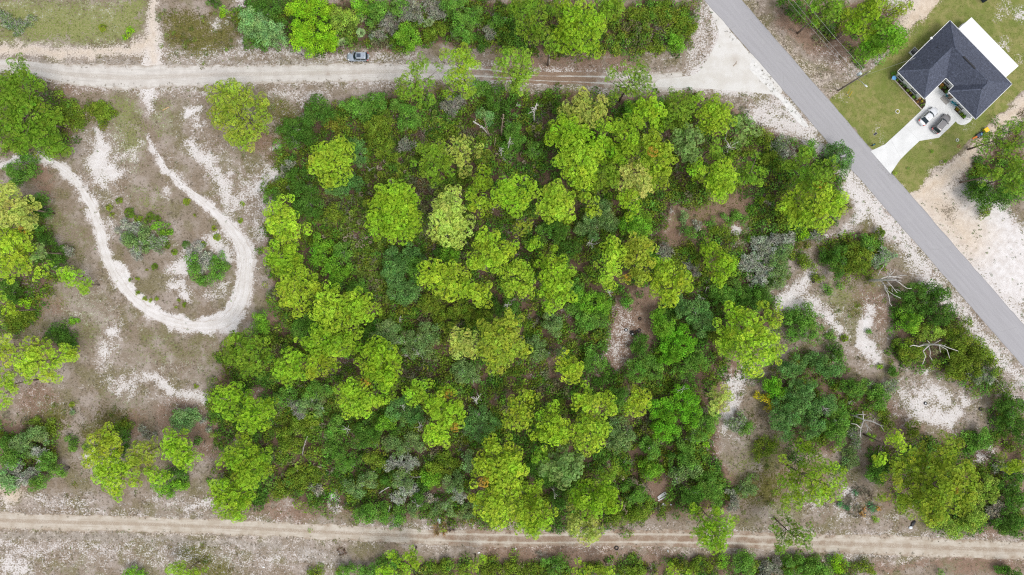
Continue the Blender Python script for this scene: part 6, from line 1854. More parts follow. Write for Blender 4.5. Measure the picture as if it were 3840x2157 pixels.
# driveway (concrete, with control joints between its slabs)
DRV = [(853, 1139), (960, 1090), (1100, 962), (1238, 830), (1262, 800), (1270, 770), (1264, 735), (1350, 640), (1440, 590), (1490, 690), (1560, 770), (1640, 860), (1625, 888), (1604, 918), (1572, 938), (1540, 944), (1512, 935), (1494, 916), (1450, 962), (1368, 1038), (1222, 1063), (1150, 1130), (1075, 1205), (1003, 1311)]
def flat(name, pts, mat, z0, z1):
    bm = bmesh.new(); add_prism(bm, pts, z0, z1)
    bmesh.ops.recalc_face_normals(bm, faces=bm.faces)
    return from_bm(name, bm, mat)
drive = flat('driveway', [gt('D', x, y)[:2] for x, y in DRV], M_CONC, 0.0, .05); tag(drive, kind='structure')
M_JOINT = simple('slab_joint', (.50, .50, .49), .9)
for a, b in (((1110, 955), (1225, 1060)), ((1238, 832), (1368, 1036)), ((1005, 1050), (1080, 1195)), ((1270, 775), (1450, 960)), ((1380, 640), (1500, 910))):
    A_, B_ = gt('D', *a), gt('D', *b); d = (B_ - A_).normalized(); n_ = Vector((-d.y, d.x, 0)) * .018
    o = flat('slab_joint', [A_ + n_, B_ + n_, B_ - n_, A_ - n_], M_JOINT, .046, .053); o.parent = drive
# flower beds
def bed(label, T, pts, edge=None, plants=()):
    c = gt(T, *pts[0])
    root = empty('flower_bed', c, 0, label, 'flower bed', 'mulched flower beds by the house')
    bm = bmesh.new(); add_prism(bm, [gt(T, x, y) - c for x, y in pts], .004, .075); bmesh.ops.recalc_face_normals(bm, faces=bm.faces)
    from_bm('mulch', bm, M_MULCH, root)
    if edge:
        ps = [gt(T, x, y) - c for x, y in edge]
        for a, b in zip(ps, ps[1:]):
            d = (b - a); L_ = d.length; d.normalize(); k = max(1, int(L_ / .7))
            for q in range(k):
                bm = bmesh.new(); m_ = Vector((-d.y, d.x, 0)) * .1
                s_, e_ = a + d * (L_ * q / k + .015), a + d * (L_ * (q + 1) / k - .015)
                add_prism(bm, [s_ + m_, e_ + m_, e_ - m_, s_ - m_], 0, .11 + rng.uniform(-.01, .01)); bmesh.ops.recalc_face_normals(bm, faces=bm.faces)
                from_bm('edging_stone', bm, M_EDGE, root)
    return root
bed('long flower bed along the left wing of the house with pale stone edging', 'D', [(1030, 592), (1041, 566), (1200, 738), (1262, 742), (1268, 775), (1262, 802), (1236, 824)], [(1030, 600), (1238, 828)])
bed('square flower bed tucked into the corner between the house wings', 'D', [(1358, 650), (1395, 616), (1455, 682), (1413, 708)])
bed('narrow flower bed below the right wing of the house', 'D', [(1482, 828), (1500, 800), (1570, 880), (1552, 900)])
FLOW = [(1022, 562, 26, 'gr', 'dark green shrub'), (1052, 606, 12, 'b', 'lime green flower plant'), (1083, 633, 13, 'gg', 'grey green plant'), (1110, 648, 18, 'gr', 'green fern'), (1128, 682, 16, 'py', 'yellow green plant'),
        (1173, 732, 17, 'br', 'round green shrub'), (1098, 655, 8, 'sg', 'pale plant'), (1215, 745, 13, 'or', 'orange leaved plant'), (1235, 765, 12, 'yl', 'yellow flowering plant'), (1205, 770, 11, 'or', 'orange flower plant'), (1250, 790, 12, 'gg', 'blue green plant'),
        (1228, 795, 10, 'br', 'small green plant'), (1245, 745, 11, 'yl', 'yellow bloom'), (1200, 745, 10, 'sg', 'white flowers'), (1150, 705, 8, 'yl', 'small yellow flowers'),
        (1385, 645, 18, 'or', 'orange croton'), (1405, 660, 16, 'gg', 'grey green plant'), (1375, 660, 12, 'ob', 'brown leaved plant'), (1420, 690, 16, 'gr', 'green plant'), (1440, 680, 12, 'gg', 'pale plant'),
        (1500, 822, 14, 'yl', 'yellow plant'), (1520, 845, 12, 'sg', 'white flowers'), (1535, 862, 14, 'py', 'light green plant'), (1553, 882, 16, 'br', 'green plant'), (1512, 835, 9, 'or', 'orange flowers'),
        (1055, 841, 9, 'yl', 'yellow plant'), (1310, 1142, 16, 'br', 'low green plant'), (1030, 1308, 20, 'py', 'yellow green plant'), (1408, 1218, 16, 'br', 'green sapling'), (1130, 1270, 13, 'gr', 'dark sapling')]
FPLACE = ['left end of the long bed', 'upper left of the long bed', 'upper middle of the long bed', 'middle of the long bed beside the wall', 'middle of the long bed by the edging', 'lower part of the long bed by the edging', 'long bed between the windows', 'lower end of the long bed by the gutter', 'lower end of the long bed near the silver car',
          'long bed right of the round shrub', 'lowest corner of the long bed', 'long bed beside the driveway edge', 'long bed under the eave corner', 'long bed just right of the second window', 'long bed by its middle stones', 'corner bed under its window', 'corner bed centre', 'corner bed left side', 'corner bed lower corner', 'corner bed beside the wall',
          'right bed upper end', 'right bed middle', 'right bed lower half', 'right bed lower end', 'right bed beside the window', 'white ring on the front lawn', 'lawn right of the driveway', 'corner of driveway and paved road', 'lawn by the pale sand strip', 'lawn near the paved road']
for (x, y, r, cname, what), place in zip(FLOW, FPLACE):
    b = gt('D', x, y); R_ = gl('D', r); n = max(6, int(14 * (R_ / .35) ** 2))
    p, nn = dome(n, .8, 0); v, f, t = scatter(LEAFY, p * R_ * .7 + np.array([0, 0, .12 + R_ * .3]), nn, rng.uniform(.09, .2, n), jitter(TINT.get(cname, TINT['gr']), n, .22, .1))
    o = link('garden_plant', np_mesh('garden_plant', v, f, M_LEAF, tint=t)); o.location = b
    tag(o, f'{what} in the {place}' if 'lawn' not in place and 'corner of' not in place else f'{what} on the {place}', 'plant', 'garden plants')

def ring(name, T, x, y, r, tube, mat, label, cat, group=None, z=0.0):
    b = gt(T, x, y)
    bm = bmesh.new(); rr = gl(T, r)
    n, m = 24, 8
    vs = [[bm.verts.new(((rr + tube * math.cos(2 * math.pi * j / m)) * math.cos(2 * math.pi * i / n), (rr + tube * math.cos(2 * math.pi * j / m)) * math.sin(2 * math.pi * i / n), tube + tube * math.sin(2 * math.pi * j / m))) for j in range(m)] for i in range(n)]
    for i in range(n):
        for j in range(m):
            bm.faces.new((vs[i][j], vs[(i + 1) % n][j], vs[(i + 1) % n][(j + 1) % m], vs[i][(j + 1) % m]))
    bmesh.ops.recalc_face_normals(bm, faces=bm.faces)
    o = from_bm(name, bm, mat, None, True); o.location = (b.x, b.y, z)
    return tag(o, label, cat, group)
ring('tree_ring', 'D', 1055, 841, 14, .07, M_WHITE, 'white ring round a small plant in the middle of the front lawn', 'garden ring', 'lawn rings')
ring('tree_ring', 'D', 1506, 1057, 9.5, .07, simple('grey_ring', (.6, .62, .62), .8), 'pale grey ring on the lawn below the curved driveway edge', 'garden ring', 'lawn rings')
ring('tree_ring', 'D', 1517, 1103, 9.5, .06, M_BRICK, 'brown ring on the lawn edge, just below the pale grey ring', 'garden ring', 'lawn rings')
ring('tree_ring', 'D', 1385, 1223, 11, .07, simple('grey_brown_ring', (.33, .27, .23), .9), 'brown grey ring beside a sapling near the sand strip', 'garden ring', 'lawn rings')
# mailbox, utility boxes, air conditioner
def prop(name, T, x, y, rz, label, cat, group=None):
    b = gt(T, x, y); return empty(name, b, rz, label, cat, group)
mb = prop('mailbox', 'D', 855, 1100, R(28), 'black mailbox on a post where lawn, driveway and paved road meet', 'mailbox')
bm = bmesh.new(); add_box(bm, -.05, .05, -.05, .05, 0, 1.0); from_bm('post', bm, M_BLACK, mb)
bm = bmesh.new(); add_loft(bm, [[(x_, .17 * math.cos(a), 1.12 + .2 * max(-.5, math.sin(a))) for a in [2 * math.pi * j / 12 for j in range(12)]] for x_ in (-.4, .35)])
bmesh.ops.recalc_face_normals(bm, faces=bm.faces); from_bm('box', bm, M_BLACK, mb, True)
bm = bmesh.new(); add_box(bm, -.3, .2, -.03, .03, 1.325, 1.345); from_bm('newspaper_holder', bm, simple('teal_trim', (.08, .35, .45), .5), mb)
bm = bmesh.new(); add_box(bm, .36, .7, -.12, .12, .55, .72); from_bm('parcel_tray', bm, M_BLACK, mb)
o = prop('water_meter_cover', 'D', 889, 1010, R(35), 'dark oblong utility lid set in the front lawn', 'meter cover')
bm = bmesh.new(); add_box(bm, -.32, .32, -.16, .16, 0, .09); from_bm('lid', bm, M_BLACK, o)
bm = bmesh.new(); add_box(bm, -.4, .4, -.24, .24, 0, .04); from_bm('rim', bm, simple('grey_rim', (.3, .29, .26), .9), o)
ac = prop('air_conditioner', 'D', 1172, 392, R(44), 'air conditioner unit beside the left wall of the house', 'air conditioner')
bm = bmesh.new(); add_box(bm, -.7, .7, -.5, .5, 0, .12); from_bm('base', bm, M_CONC, ac)
bm = bmesh.new(); add_box(bm, -.42, .42, -.4, .4, .12, .85); from_bm('cabinet', bm, simple('dark_grey_cabinet', (.10, .10, .11), .5), ac)
for k in range(4):
    bm = bmesh.new(); a = k * math.pi / 4
    add_tube(bm, [(-.36 * math.cos(a), -.36 * math.sin(a), .87), (.36 * math.cos(a), .36 * math.sin(a), .87)], .02, 5); from_bm('grille_bar', bm, M_GREYMET, ac)
bm = bmesh.new()
for x0, x1, y0, y1 in ((-.8, .8, -.6, -.54), (-.8, -.74, -.539, .6), (.74, .8, -.539, .6)): add_box(bm, x0, x1, y0, y1, 0, .4)
from_bm('surround', bm, M_WHITE, ac)
bb = prop('bird_bath', 'D', 1014, 597, 0, 'sky blue bird bath at the left corner of the house', 'bird bath')
bm = bmesh.new(); add_tube(bm, [(0, 0, 0), (0, 0, .1), (0, 0, .2), (0, 0, .7)], [.22, .2, .08, .08], 10); from_bm('pedestal', bm, M_EDGE, bb, True)
bm = bmesh.new(); add_loft(bm, [[(r_ * math.cos(a), r_ * math.sin(a), z_) for a in [2 * math.pi * j / 18 for j in range(18)]] for r_, z_ in ((.12, .7), (.42, .8), (.46, .88), (.4, .86), (.05, .8))])
bmesh.ops.recalc_face_normals(bm, faces=bm.faces); from_bm('bowl', bm, M_SKYB, bb, True)
# turquoise chairs and table on the porch pad
def chair(x, y, rz, label):
    c = prop('garden_chair', 'D', x, y, rz, label, 'chair', 'turquoise garden chairs')
    bm = bmesh.new(); add_box(bm, -.27, .27, -.26, .26, .38, .43); o = from_bm('seat', bm, M_TEAL, c)
    bm = bmesh.new(); add_loft(bm, [[(-.27, .26, .43), (.27, .26, .43), (.27, .31, .43), (-.27, .31, .43)], [(-.3, .46, .98), (.3, .46, .98), (.3, .50, .98), (-.3, .50, .98)]]); bmesh.ops.recalc_face_normals(bm, faces=bm.faces); from_bm('backrest', bm, M_TEAL, c)
    for sx in (-.25, .25):
        bm = bmesh.new(); add_box(bm, sx - .04, sx + .04, -.28, .3, .58, .62); from_bm('armrest', bm, M_TEAL, c)
        for sy in (-.23, .23):
            bm = bmesh.new(); add_box(bm, sx - .025, sx + .025, sy - .025, sy + .025, 0, .379); from_bm('leg', bm, M_TEAL, c)
    for o in c.children: o.location.z += .052
chair(1421, 719, R(200), 'turquoise garden chair alone left of the front door')
chair(1462, 772, R(220), 'larger turquoise chair of the pair right of the front door')
chair(1486, 790, R(150), 'turquoise chair nearest the flower pot, right of the pair')
tb = prop('side_table', 'D', 1476, 757, 0, 'small turquoise round table behind the chairs by the front wall', 'table')
bm = bmesh.new(); add_tube(bm, [(0, 0, .5), (0, 0, .54)], .32, 16); from_bm('tabletop', bm, simple('light_turquoise', (.10, .48, .55), .4), tb)
bm = bmesh.new(); add_tube(bm, [(0, 0, .05), (0, 0, .499)], .05, 8); from_bm('leg', bm, M_TEAL, tb)
pt = prop('flower_pot', 'D', 1496, 800, 0, 'terracotta flower pot between turquoise chair and right flower bed', 'flower pot')
bm = bmesh.new(); add_tube(bm, [(0, 0, .05), (0, 0, .4), (0, 0, .45)], [.15, .22, .25], 12); from_bm('pot', bm, M_BRICK, pt, True)
p, nn = dome(12, .8, 0); v, f, t = scatter(LEAFY, p * .2 + np.array([0, 0, .55]), nn, rng.uniform(.09, .16, 12), jitter((.5, .35, .25), 12)); link('flowers', np_mesh('pot_flowers', v, f, M_LEAF, tint=t), pt)
bn = prop('garden_bench', 'D', 1592, 872, R(-46), 'white slatted bench against the house wall at its right end', 'bench')
for k in range(4):
    bm = bmesh.new(); add_box(bm, -.6, .6, -.24 + k * .125, -.14 + k * .125, .44, .47); from_bm('slat', bm, M_WHITE, bn)
for sx in (-.52, .52):
    bm = bmesh.new(); add_box(bm, sx - .04, sx + .04, -.22, .24, .052, .438); from_bm('leg', bm, M_GREYMET, bn)
# heap of toys by the lawn edge
hp_ = prop('play_kitchen', 'D', 1712, 985, R(35), 'yellow plastic play box at the edge of the lawn by the trees', 'toy')
bm = bmesh.new(); add_box(bm, -.42, .42, -.4, .4, 0, .75); o = from_bm('box', bm, M_YELLOW, hp_)
bm = bmesh.new(); add_box(bm, -.46, .46, -.44, .44, .751, .8); from_bm('lid', bm, M_YELLOW, hp_)
ct = prop('ride_on_toy', 'D', 1672, 1018, R(30), 'dark blue ride on toy car beside the yellow box', 'toy car')
bm = bmesh.new(); add_loft(bm, [[(-.8, -.3, .2), (-.8, .3, .2), (-.8, .3, .45), (-.8, -.3, .45)], [(-.3, -.36, .18), (-.3, .36, .18), (-.3, .36, .6), (-.3, -.36, .6)], [.2 and (.3, -.36, .18), (.3, .36, .18), (.3, .36, .6), (.3, -.36, .6)], [(.8, -.3, .2), (.8, .3, .2), (.8, .3, .42), (.8, -.3, .42)]]); bmesh.ops.recalc_face_normals(bm, faces=bm.faces); from_bm('body', bm, M_NAVY, ct)
bm = bmesh.new(); add_box(bm, -.12, .2, -.2, .2, .6, .75); from_bm('seat', bm, simple('blue_seat', (.1, .25, .35), .5), ct)
for sx in (-.5, .5):
    for sy in (-.38, .38):
        bm = bmesh.new(); add_tube(bm, [(sx, sy - .06, .17), (sx, sy + .06, .17)], .17, 10); from_bm('wheel', bm, M_RUBBER, ct)
tt = prop('toy_slide', 'D', 1634, 1040, R(30), 'small orange and yellow toy slide left of the toy car', 'toy')
bm = bmesh.new(); add_loft(bm, [[(-.4, -.16, .05), (-.4, .16, .05), (-.4, .16, .09), (-.4, -.16, .09)], [(.35, -.16, .5), (.35, .16, .5), (.35, .16, .54), (.35, -.16, .54)]]); bmesh.ops.recalc_face_normals(bm, faces=bm.faces); from_bm('slide', bm, M_ORANGE, tt)
for sy in (-.15, .15):
    bm = bmesh.new(); add_tube(bm, [(.33, sy, 0), (.35, sy, .49)], .03, 5); from_bm('leg', bm, M_YELLOW, tt)
# shed corner at the top edge
sb = prop('garden_shed', 'D', 1712, -22, R(33), 'white roofed garden shed cut off by the top edge behind the house', 'shed')
bm = bmesh.new(); add_box(bm, -1.0, 1.0, -.9, .9, 0, 1.9); from_bm('wall', bm, M_NAVY, sb)
bm = bmesh.new(); add_box(bm, -1.1, 1.1, -1.0, 1.0, 1.901, 1.96); from_bm('roof_trim', bm, M_BLACK, sb)
bm = bmesh.new(); add_box(bm, -1.0, 1.0, -.9, .9, 1.961, 2.0); from_bm('roof', bm, simple('pale_roof', (.72, .78, .77), .6), sb)

# ------------------------------------------------------------------ cars
def car(T, x, y, rz, label, paint, glass, kind, sunroof=False, rails=None, L=4.55, Wd=1.82, Ht=1.62, z=0.0):
    b = gt(T, x, y); root = empty('parked_car', (b.x, b.y, z), rz, label, 'car', 'parked cars')
    suv = kind == 'suv'
    h2 = L / 2; w2 = Wd / 2
    belt = .98 if suv else .88
    def sec(x, w, zb, zt, crown=.03):
        # one cross-section of the lower body: sill, bulge, shoulder, centre line
        return [(x, -w * .93, zb), (x, -w, zb + (zt - zb) * .45), (x, -w * .97, zt - .1), (x, -w * .86, zt - .005), (x, -w * .45, zt + crown), (x, 0, zt + crown * 1.3),
                (x, w * .45, zt + crown), (x, w * .86, zt - .005), (x, w * .97, zt - .1), (x, w, zb + (zt - zb) * .45), (x, w * .93, zb)]
    S_ = [(-h2, .60, .34, .66), (-h2 + .10, .80, .26, .78), (-h2 + .35, .93, .2, belt - .02), (-h2 + .9, 1, .2, belt), (-.3, 1, .2, belt - .02), (h2 - 1.35, 1, .2, belt - .03),
          (h2 - .95, .99, .2, belt - .09), (h2 - .45, .92, .2, belt - .17), (h2 - .14, .78, .25, belt - .3), (h2, .56, .32, .56)]
    bm = bmesh.new()
    add_loft(bm, [sec(x_, f * w2, zb, zt) for x_, f, zb, zt in S_])
    bmesh.ops.recalc_face_normals(bm, faces=bm.faces)
    body = from_bm('body', bm, paint, root, True)
    # cabin: glass all round with a painted roof above
    if suv: rb0, rb1, rt0, rt1 = -h2 + .22, .95, -h2 + .55, .28
    else: rb0, rb1, rt0, rt1 = -h2 + .55, .95, -h2 + 1.25, .25
    def cab(x0, x1, w, zz, rd=.10):
        return [(x0, -w + rd, zz), (x0 + rd * .6, -w, zz), (x1 - rd * 2.2, -w, zz), (x1 - .02, -w * .55, zz), (x1 + .05, 0, zz), (x1 - .02, w * .55, zz), (x1 - rd * 2.2, w, zz), (x0 + rd * .6, w, zz), (x0, w - rd, zz), (x0 - .04, 0, zz)]
    bm = bmesh.new()
    add_loft(bm, [cab(rb0, rb1, w2 * .90, belt - .03), cab(rt0, rt1, w2 * .73, Ht - .07)])
    bmesh.ops.recalc_face_normals(bm, faces=bm.faces)
    from_bm('windows', bm, glass, root, False)
    bm = bmesh.new()
    add_loft(bm, [cab(rt0 - .05, rt1 + .06, w2 * .755, Ht - .075), cab(rt0, rt1, w2 * .72, Ht - .02), cab(rt0 + .25, rt1 - .22, w2 * .5, Ht)])
    bmesh.ops.recalc_face_normals(bm, faces=bm.faces)
    rf = from_bm('roof', bm, paint, root, True)
    for sy in (-1, 1):      # pillars
        for (xb, xt) in ((rb1 - .2, rt1 - .15), ((rb0 + rb1) / 2 - .1, (rt0 + rt1) / 2 - .05), (rb0 + .12, rt0 + .08)):
            bm = bmesh.new(); add_tube(bm, [(xb, sy * w2 * .9, belt - .03), (xt, sy * w2 * .745, Ht - .06)], .045, 5); from_bm('pillar', bm, paint, root)
    if sunroof:
        bm = bmesh.new(); add_box(bm, -.75, .12, -.40, .40, Ht - .01, Ht + .012); from_bm('sunroof', bm, sunroof, rf)
    if rails:
        for sy in (-1, 1):
            bm = bmesh.new(); add_tube(bm, [(rt0 + .1, sy * w2 * .66, Ht - .03), (rt0 + .2, sy * w2 * .66, Ht + .045), (rt1 - .3, sy * w2 * .66, Ht + .045), (rt1 - .2, sy * w2 * .66, Ht - .03)], .028, 6); from_bm('roof_rail', bm, rails, root)
    bm = bmesh.new(); add_tube(bm, [(rt0 + .35, 0, Ht - .02), (rt0 + .25, 0, Ht + .09)], [.05, .015], 6); from_bm('antenna', bm, M_BLACK, root)
    for sx in (h2 - .86, -h2 + .84):
        for sy in (-1, 1):
            bm = bmesh.new(); add_tube(bm, [(sx, sy * (w2 - .2), .34), (sx, sy * (w2 + .015), .34)], .34, 18); wl = from_bm('wheel', bm, M_RUBBER, root)
            bm = bmesh.new(); add_tube(bm, [(sx, sy * (w2 + .01), .34), (sx, sy * (w2 + .025), .34)], .21, 14); from_bm('rim', bm, M_GREYMET, wl)
    for sy in (-1, 1):
        bm = bmesh.new(); add_loft(bm, [[(h2 - .42, sy * w2 * .62, belt - .22), (h2 - .50, sy * w2 * .91, belt - .24), (h2 - .50, sy * w2 * .93, belt - .16), (h2 - .46, sy * w2 * .64, belt - .13)], [(h2 - .10, sy * w2 * .50, belt - .36), (h2 - .17, sy * w2 * .76, belt - .38), (h2 - .19, sy * w2 * .77, belt - .27), (h2 - .14, sy * w2 * .52, belt - .25)]])
        bmesh.ops.recalc_face_normals(bm, faces=bm.faces); from_bm('headlight', bm, M_WHITE, root)
        bm = bmesh.new(); add_loft(bm, [[(-h2 + .04, sy * w2 * .66, .70), (-h2 + .04, sy * w2 * .84, .70), (-h2 + .06, sy * w2 * .84, .9), (-h2 + .06, sy * w2 * .66, .9)], [(-h2 + .38, sy * w2 * .84, .74), (-h2 + .40, sy * w2 * .975, .74), (-h2 + .42, sy * w2 * .965, .97), (-h2 + .40, sy * w2 * .84, .985)]])
        bmesh.ops.recalc_face_normals(bm, faces=bm.faces); from_bm('tail_light', bm, M_TAIL, root)
        bm = bmesh.new(); add_loft(bm, [[(.72, sy * w2 * .95, .93), (.80, sy * w2 * .95, .93), (.80, sy * w2 * .95, 1.0), (.72, sy * w2 * .95, 1.0)], [(.60, sy * (w2 + .2), .93), (.74, sy * (w2 + .2), .93), (.74, sy * (w2 + .2), 1.07), (.60, sy * (w2 + .2), 1.07)]])
        bmesh.ops.recalc_face_normals(bm, faces=bm.faces); from_bm('mirror', bm, paint, root)
    bm = bmesh.new(); add_box(bm, -h2 - .02, -h2 + .03, -.26, .26, .5, .62); from_bm('number_plate', bm, M_WHITE, root)
    bm = bmesh.new(); add_box(bm, -h2 + .05, -h2 + .14, -w2 * .7, w2 * .7, .30, .42); from_bm('rear_bumper', bm, M_BLACK, root)
    bm = bmesh.new(); add_box(bm, h2 - .12, h2 + .02, -w2 * .4, w2 * .4, .36, .54); from_bm('grille', bm, M_BLACK, root)
    return root
M_TAIL = simple('red_lens', (.55, .02, .02), .25, .1, 3, .6)
def carpaint(name, c, met=.5):
    t = NT(name)
    return t.finish(c, .28, .5, met, Coat_Weight=.6, Coat_Roughness=.08)
M_PSLATE = carpaint('slate_blue_paint', (.38, .43, .50), .25); M_PSILV = carpaint('silver_paint', (.72, .73, .75), .25); M_PGREY = carpaint('bronze_grey_paint', (.22, .21, .21), .3)
M_CGL = simple('tinted_glass', (.015, .03, .04), .06, .1, 1, .6)
M_SUNROOF = simple('sunroof_glass', (.05, .07, .10), .1, .1, 1, .6)
car('B', 774, 437, R(180), 'slate blue grey SUV with dark sunroof parked beside the dirt road', M_PSLATE, M_CGL, 'suv', M_SUNROOF, M_PSILV, z=.0)
car('D', 1277, 882, R(43), 'silver sedan on the driveway, left of the grey SUV', M_PSILV, M_CGL, 'sedan', L=4.7, Ht=1.46, z=.05)
car('D', 1374, 937, R(48), 'dark grey SUV with red tail lights on the driveway', M_PGREY, M_CGL, 'suv', None, M_PSILV, L=4.75, Ht=1.68, z=.05)

# ------------------------------------------------------------------ utility pole, wires, guy wires
pb = gt('D', 610, 682); ptop = gt('D', 838, 543, 12.4)
pole = empty('utility_pole', pb, 0, 'wooden utility pole with transformer and street lamp beside the lawn', 'utility pole')
bm = bmesh.new(); lean = Vector((ptop.x - pb.x, ptop.y - pb.y, 0))
PZ = lambda z: lean * (z / 12.4) + Vector((0, 0, z))
add_tube(bm, [PZ(0), PZ(6), PZ(12.4)], [.17, .15, .12], 10); from_bm('post', bm, M_POLE, pole, True)
tq = gt('D', 770, 558, 9.2) - pb
bm = bmesh.new(); add_tube(bm, [tq + Vector((0, 0, -.55)), tq + Vector((0, 0, .45)), tq + Vector((0, 0, .55))], [.34, .34, .2], 14); tr = from_bm('transformer', bm, simple('pale_transformer', (.62, .68, .72), .45), pole, True)
bm = bmesh.new(); add_tube(bm, [tq + Vector((.1, .05, .55)), tq + Vector((.12, .06, .85))], .05, 6); from_bm('bushing', bm, M_BRICK, tr)
bm = bmesh.new(); add_box(bm, *sorted((tq.x, PZ(9).x)), *sorted((tq.y - .05, tq.y + .05)), 8.9, 9.0); from_bm('transformer_bracket', bm, M_GREYMET, pole)
la, lb = PZ(8.0), gt('D', 811, 642, 8.9) - pb
bm = bmesh.new(); add_tube(bm, [la, la.lerp(lb, .5) + Vector((0, 0, .15)), lb], .05, 8); from_bm('lamp_arm', bm, M_GREYMET, pole, True)
bm = bmesh.new(); d = (lb - la).normalized(); add_tube(bm, [lb - d * .1, lb + d * .05, lb + d * .45, lb + d * .6], [.06, .17, .17, .08], 10); from_bm('lamp_head', bm, M_WHITE, pole, True)
ca_, cb_ = gt('D', 845, 540, 12.1) - pb, gt('D', 786, 596, 9.0) - pb
bm = bmesh.new(); add_tube(bm, [PZ(12.1), ca_ + Vector((.25, .1, 0))], .04, 6); from_bm('top_bracket', bm, M_WHITE, pole)
bm = bmesh.new(); add_tube(bm, [PZ(11.6), cb_], .018, 5); from_bm('stay_rod', bm, M_GREYMET, pole)
def wire(p, q, sag, r=.016):
    bm = bmesh.new(); pts = []
    for k in range(17):
        t = k / 16; w_ = p.lerp(q, t); w_.z -= sag * 4 * t * (1 - t); pts.append(w_)
    add_tube(bm, pts, r, 5)
    return bm
wa = pb + PZ(12.2)
for (q, z0, z1, nm) in (((345, -10), 11.9, 12.5, 'right of the three utility wires running over the roadside pines'), ((262, -10), 9.3, 9.6, 'middle of the three utility wires running over the roadside pines'), ((222, -10), 8.1, 8.3, 'left of the three utility wires running over the roadside pines')):
    o = from_bm('utility_wire', wire(pb + PZ(z0), gt('D', q[0], q[1], z1), .35, .022), M_WIRE); tag(o, nm, 'wire', 'utility wires')
ms = gt('D', 1178, 443, 3.9)
o = from_bm('service_wire', wire(pb + PZ(9.8), ms + Vector((0, 0, .5)), .5, .013), M_WIRE); tag(o, 'thin service wire from utility pole to the house roof', 'wire')
bm = bmesh.new(); add_tube(bm, [ms + Vector((0, 0, -1.2)), ms + Vector((0, 0, .55))], .035, 6); o = from_bm('service_mast', bm, M_WHITE)
tag(o, 'thin white service mast rising through the roof on the left wing', 'mast')
for a, b, nm in (((676, 712), (700, 670), 'yellow guy wire guard left of its twin below the utility pole'), ((690, 733), (716, 687), 'wider yellow guy wire guard right of its twin below the utility pole')):
    A_ = gt('D', *a); B_ = gt('D', b[0], b[1], 2.0)
    g = empty('guy_wire_guard', A_, 0, nm, 'guy guard', 'yellow guy guards')
    bm = bmesh.new(); add_tube(bm, [(0, 0, 0), B_ - A_], .05, 6); from_bm('guard', bm, M_YELLOW, g)
    bm = bmesh.new(); add_tube(bm, [B_ - A_, (pb + PZ(10)) - A_], .008, 4); from_bm('guy_wire', bm, M_WIRE, g)
    bm = bmesh.new(); add_box(bm, -.1, .1, -.1, .1, 0, .1); from_bm('anchor', bm, M_GREYMET, g)

# ------------------------------------------------------------------ tyres
def tyre(T, x, y, r, label, z=0.0, tilt=(0, 0), hub=False):
    b = gt(T, x, y); R_ = gl(T, r)
    t = empty('tyre', (b.x, b.y, z), rng.uniform(0, 6), label, 'tyre', 'discarded tyres')
    t.rotation_euler = (tilt[0], tilt[1], rng.uniform(0, 6))
    bm = bmesh.new(); n, prof = 28, [(.60, .02), (.82, 0), (.97, .03), (1.0, .10), (.97, .17), (.82, .205), (.60, .185), (.56, .10)]
    vs = [[bm.verts.new((R_ * p * math.cos(a), R_ * p * math.sin(a), zz)) for p, zz in prof] for a in [2 * math.pi * i / n for i in range(n)]]
    for i in range(n):
        for j in range(len(prof)): bm.faces.new((vs[i][j], vs[i][(j + 1) % len(prof)], vs[(i + 1) % n][(j + 1) % len(prof)], vs[(i + 1) % n][j]))
    bmesh.ops.recalc_face_normals(bm, faces=bm.faces)
    from_bm('tread', bm, M_RUBBER, t, True)
    if hub:
        bm = bmesh.new(); add_loft(bm, [[(R_ * q * math.cos(a), R_ * q * math.sin(a), zz) for a in [2 * math.pi * j / 20 for j in range(20)]] for q, zz in ((.60, .05), (.58, .17), (.5, .16), (.3, .09), (.12, .09))]); bmesh.ops.recalc_face_normals(bm, faces=bm.faces)
        from_bm('rim', bm, M_GREYMET, t, True)
Q = [(1262, 325, 56, 0, 'tyre lying alone at the top of the clearing', False), (793, 703, 60, 0, 'tyre with grey rim lying alone left of the tyre pile', True), (1240, 705, 57, 0, 'tyre at the upper right end of the tyre pile', False),
     (1156, 765, 57, .2, 'tyre overlapping the upper right one in the pile', False), (1030, 765, 48, .0, 'tyre half hidden behind the left heap of the pile', False), (965, 780, 60, .2, 'upper tyre of the left heap in the pile', False),
     (994, 838, 58, .4, 'tyre with bright rim edge on top of the left heap', True), (1108, 885, 58, 0, 'tyre at the lower middle of the pile', False), (1185, 1010, 56, 0, 'tyre half under the dark bush below the pile', False), (1150, 1150, 56, 0, 'lowest tyre of the clearing, almost hidden by the dark bush', False)]
for x, y, r, z, lab, hub in Q: tyre('Q', x, y, r, lab, z, (rng.uniform(-.1, .1), rng.uniform(-.1, .1)) if z else (0, 0), hub)
tyre('K', 828, 1242, 17, 'lone tyre beside the lower dirt road', .0)
tyre('L', 1266, 152, 13, 'greyish tyre with rim on the pale sand patch at right', .0, (0, 0), True)
tyre('L', 1680, 195, 14, 'black tyre at the right end of the pale sand patch', .0)
tyre('H', 421, 717, 10, 'small tyre at the edge of the white sand below the green bushes', .0)

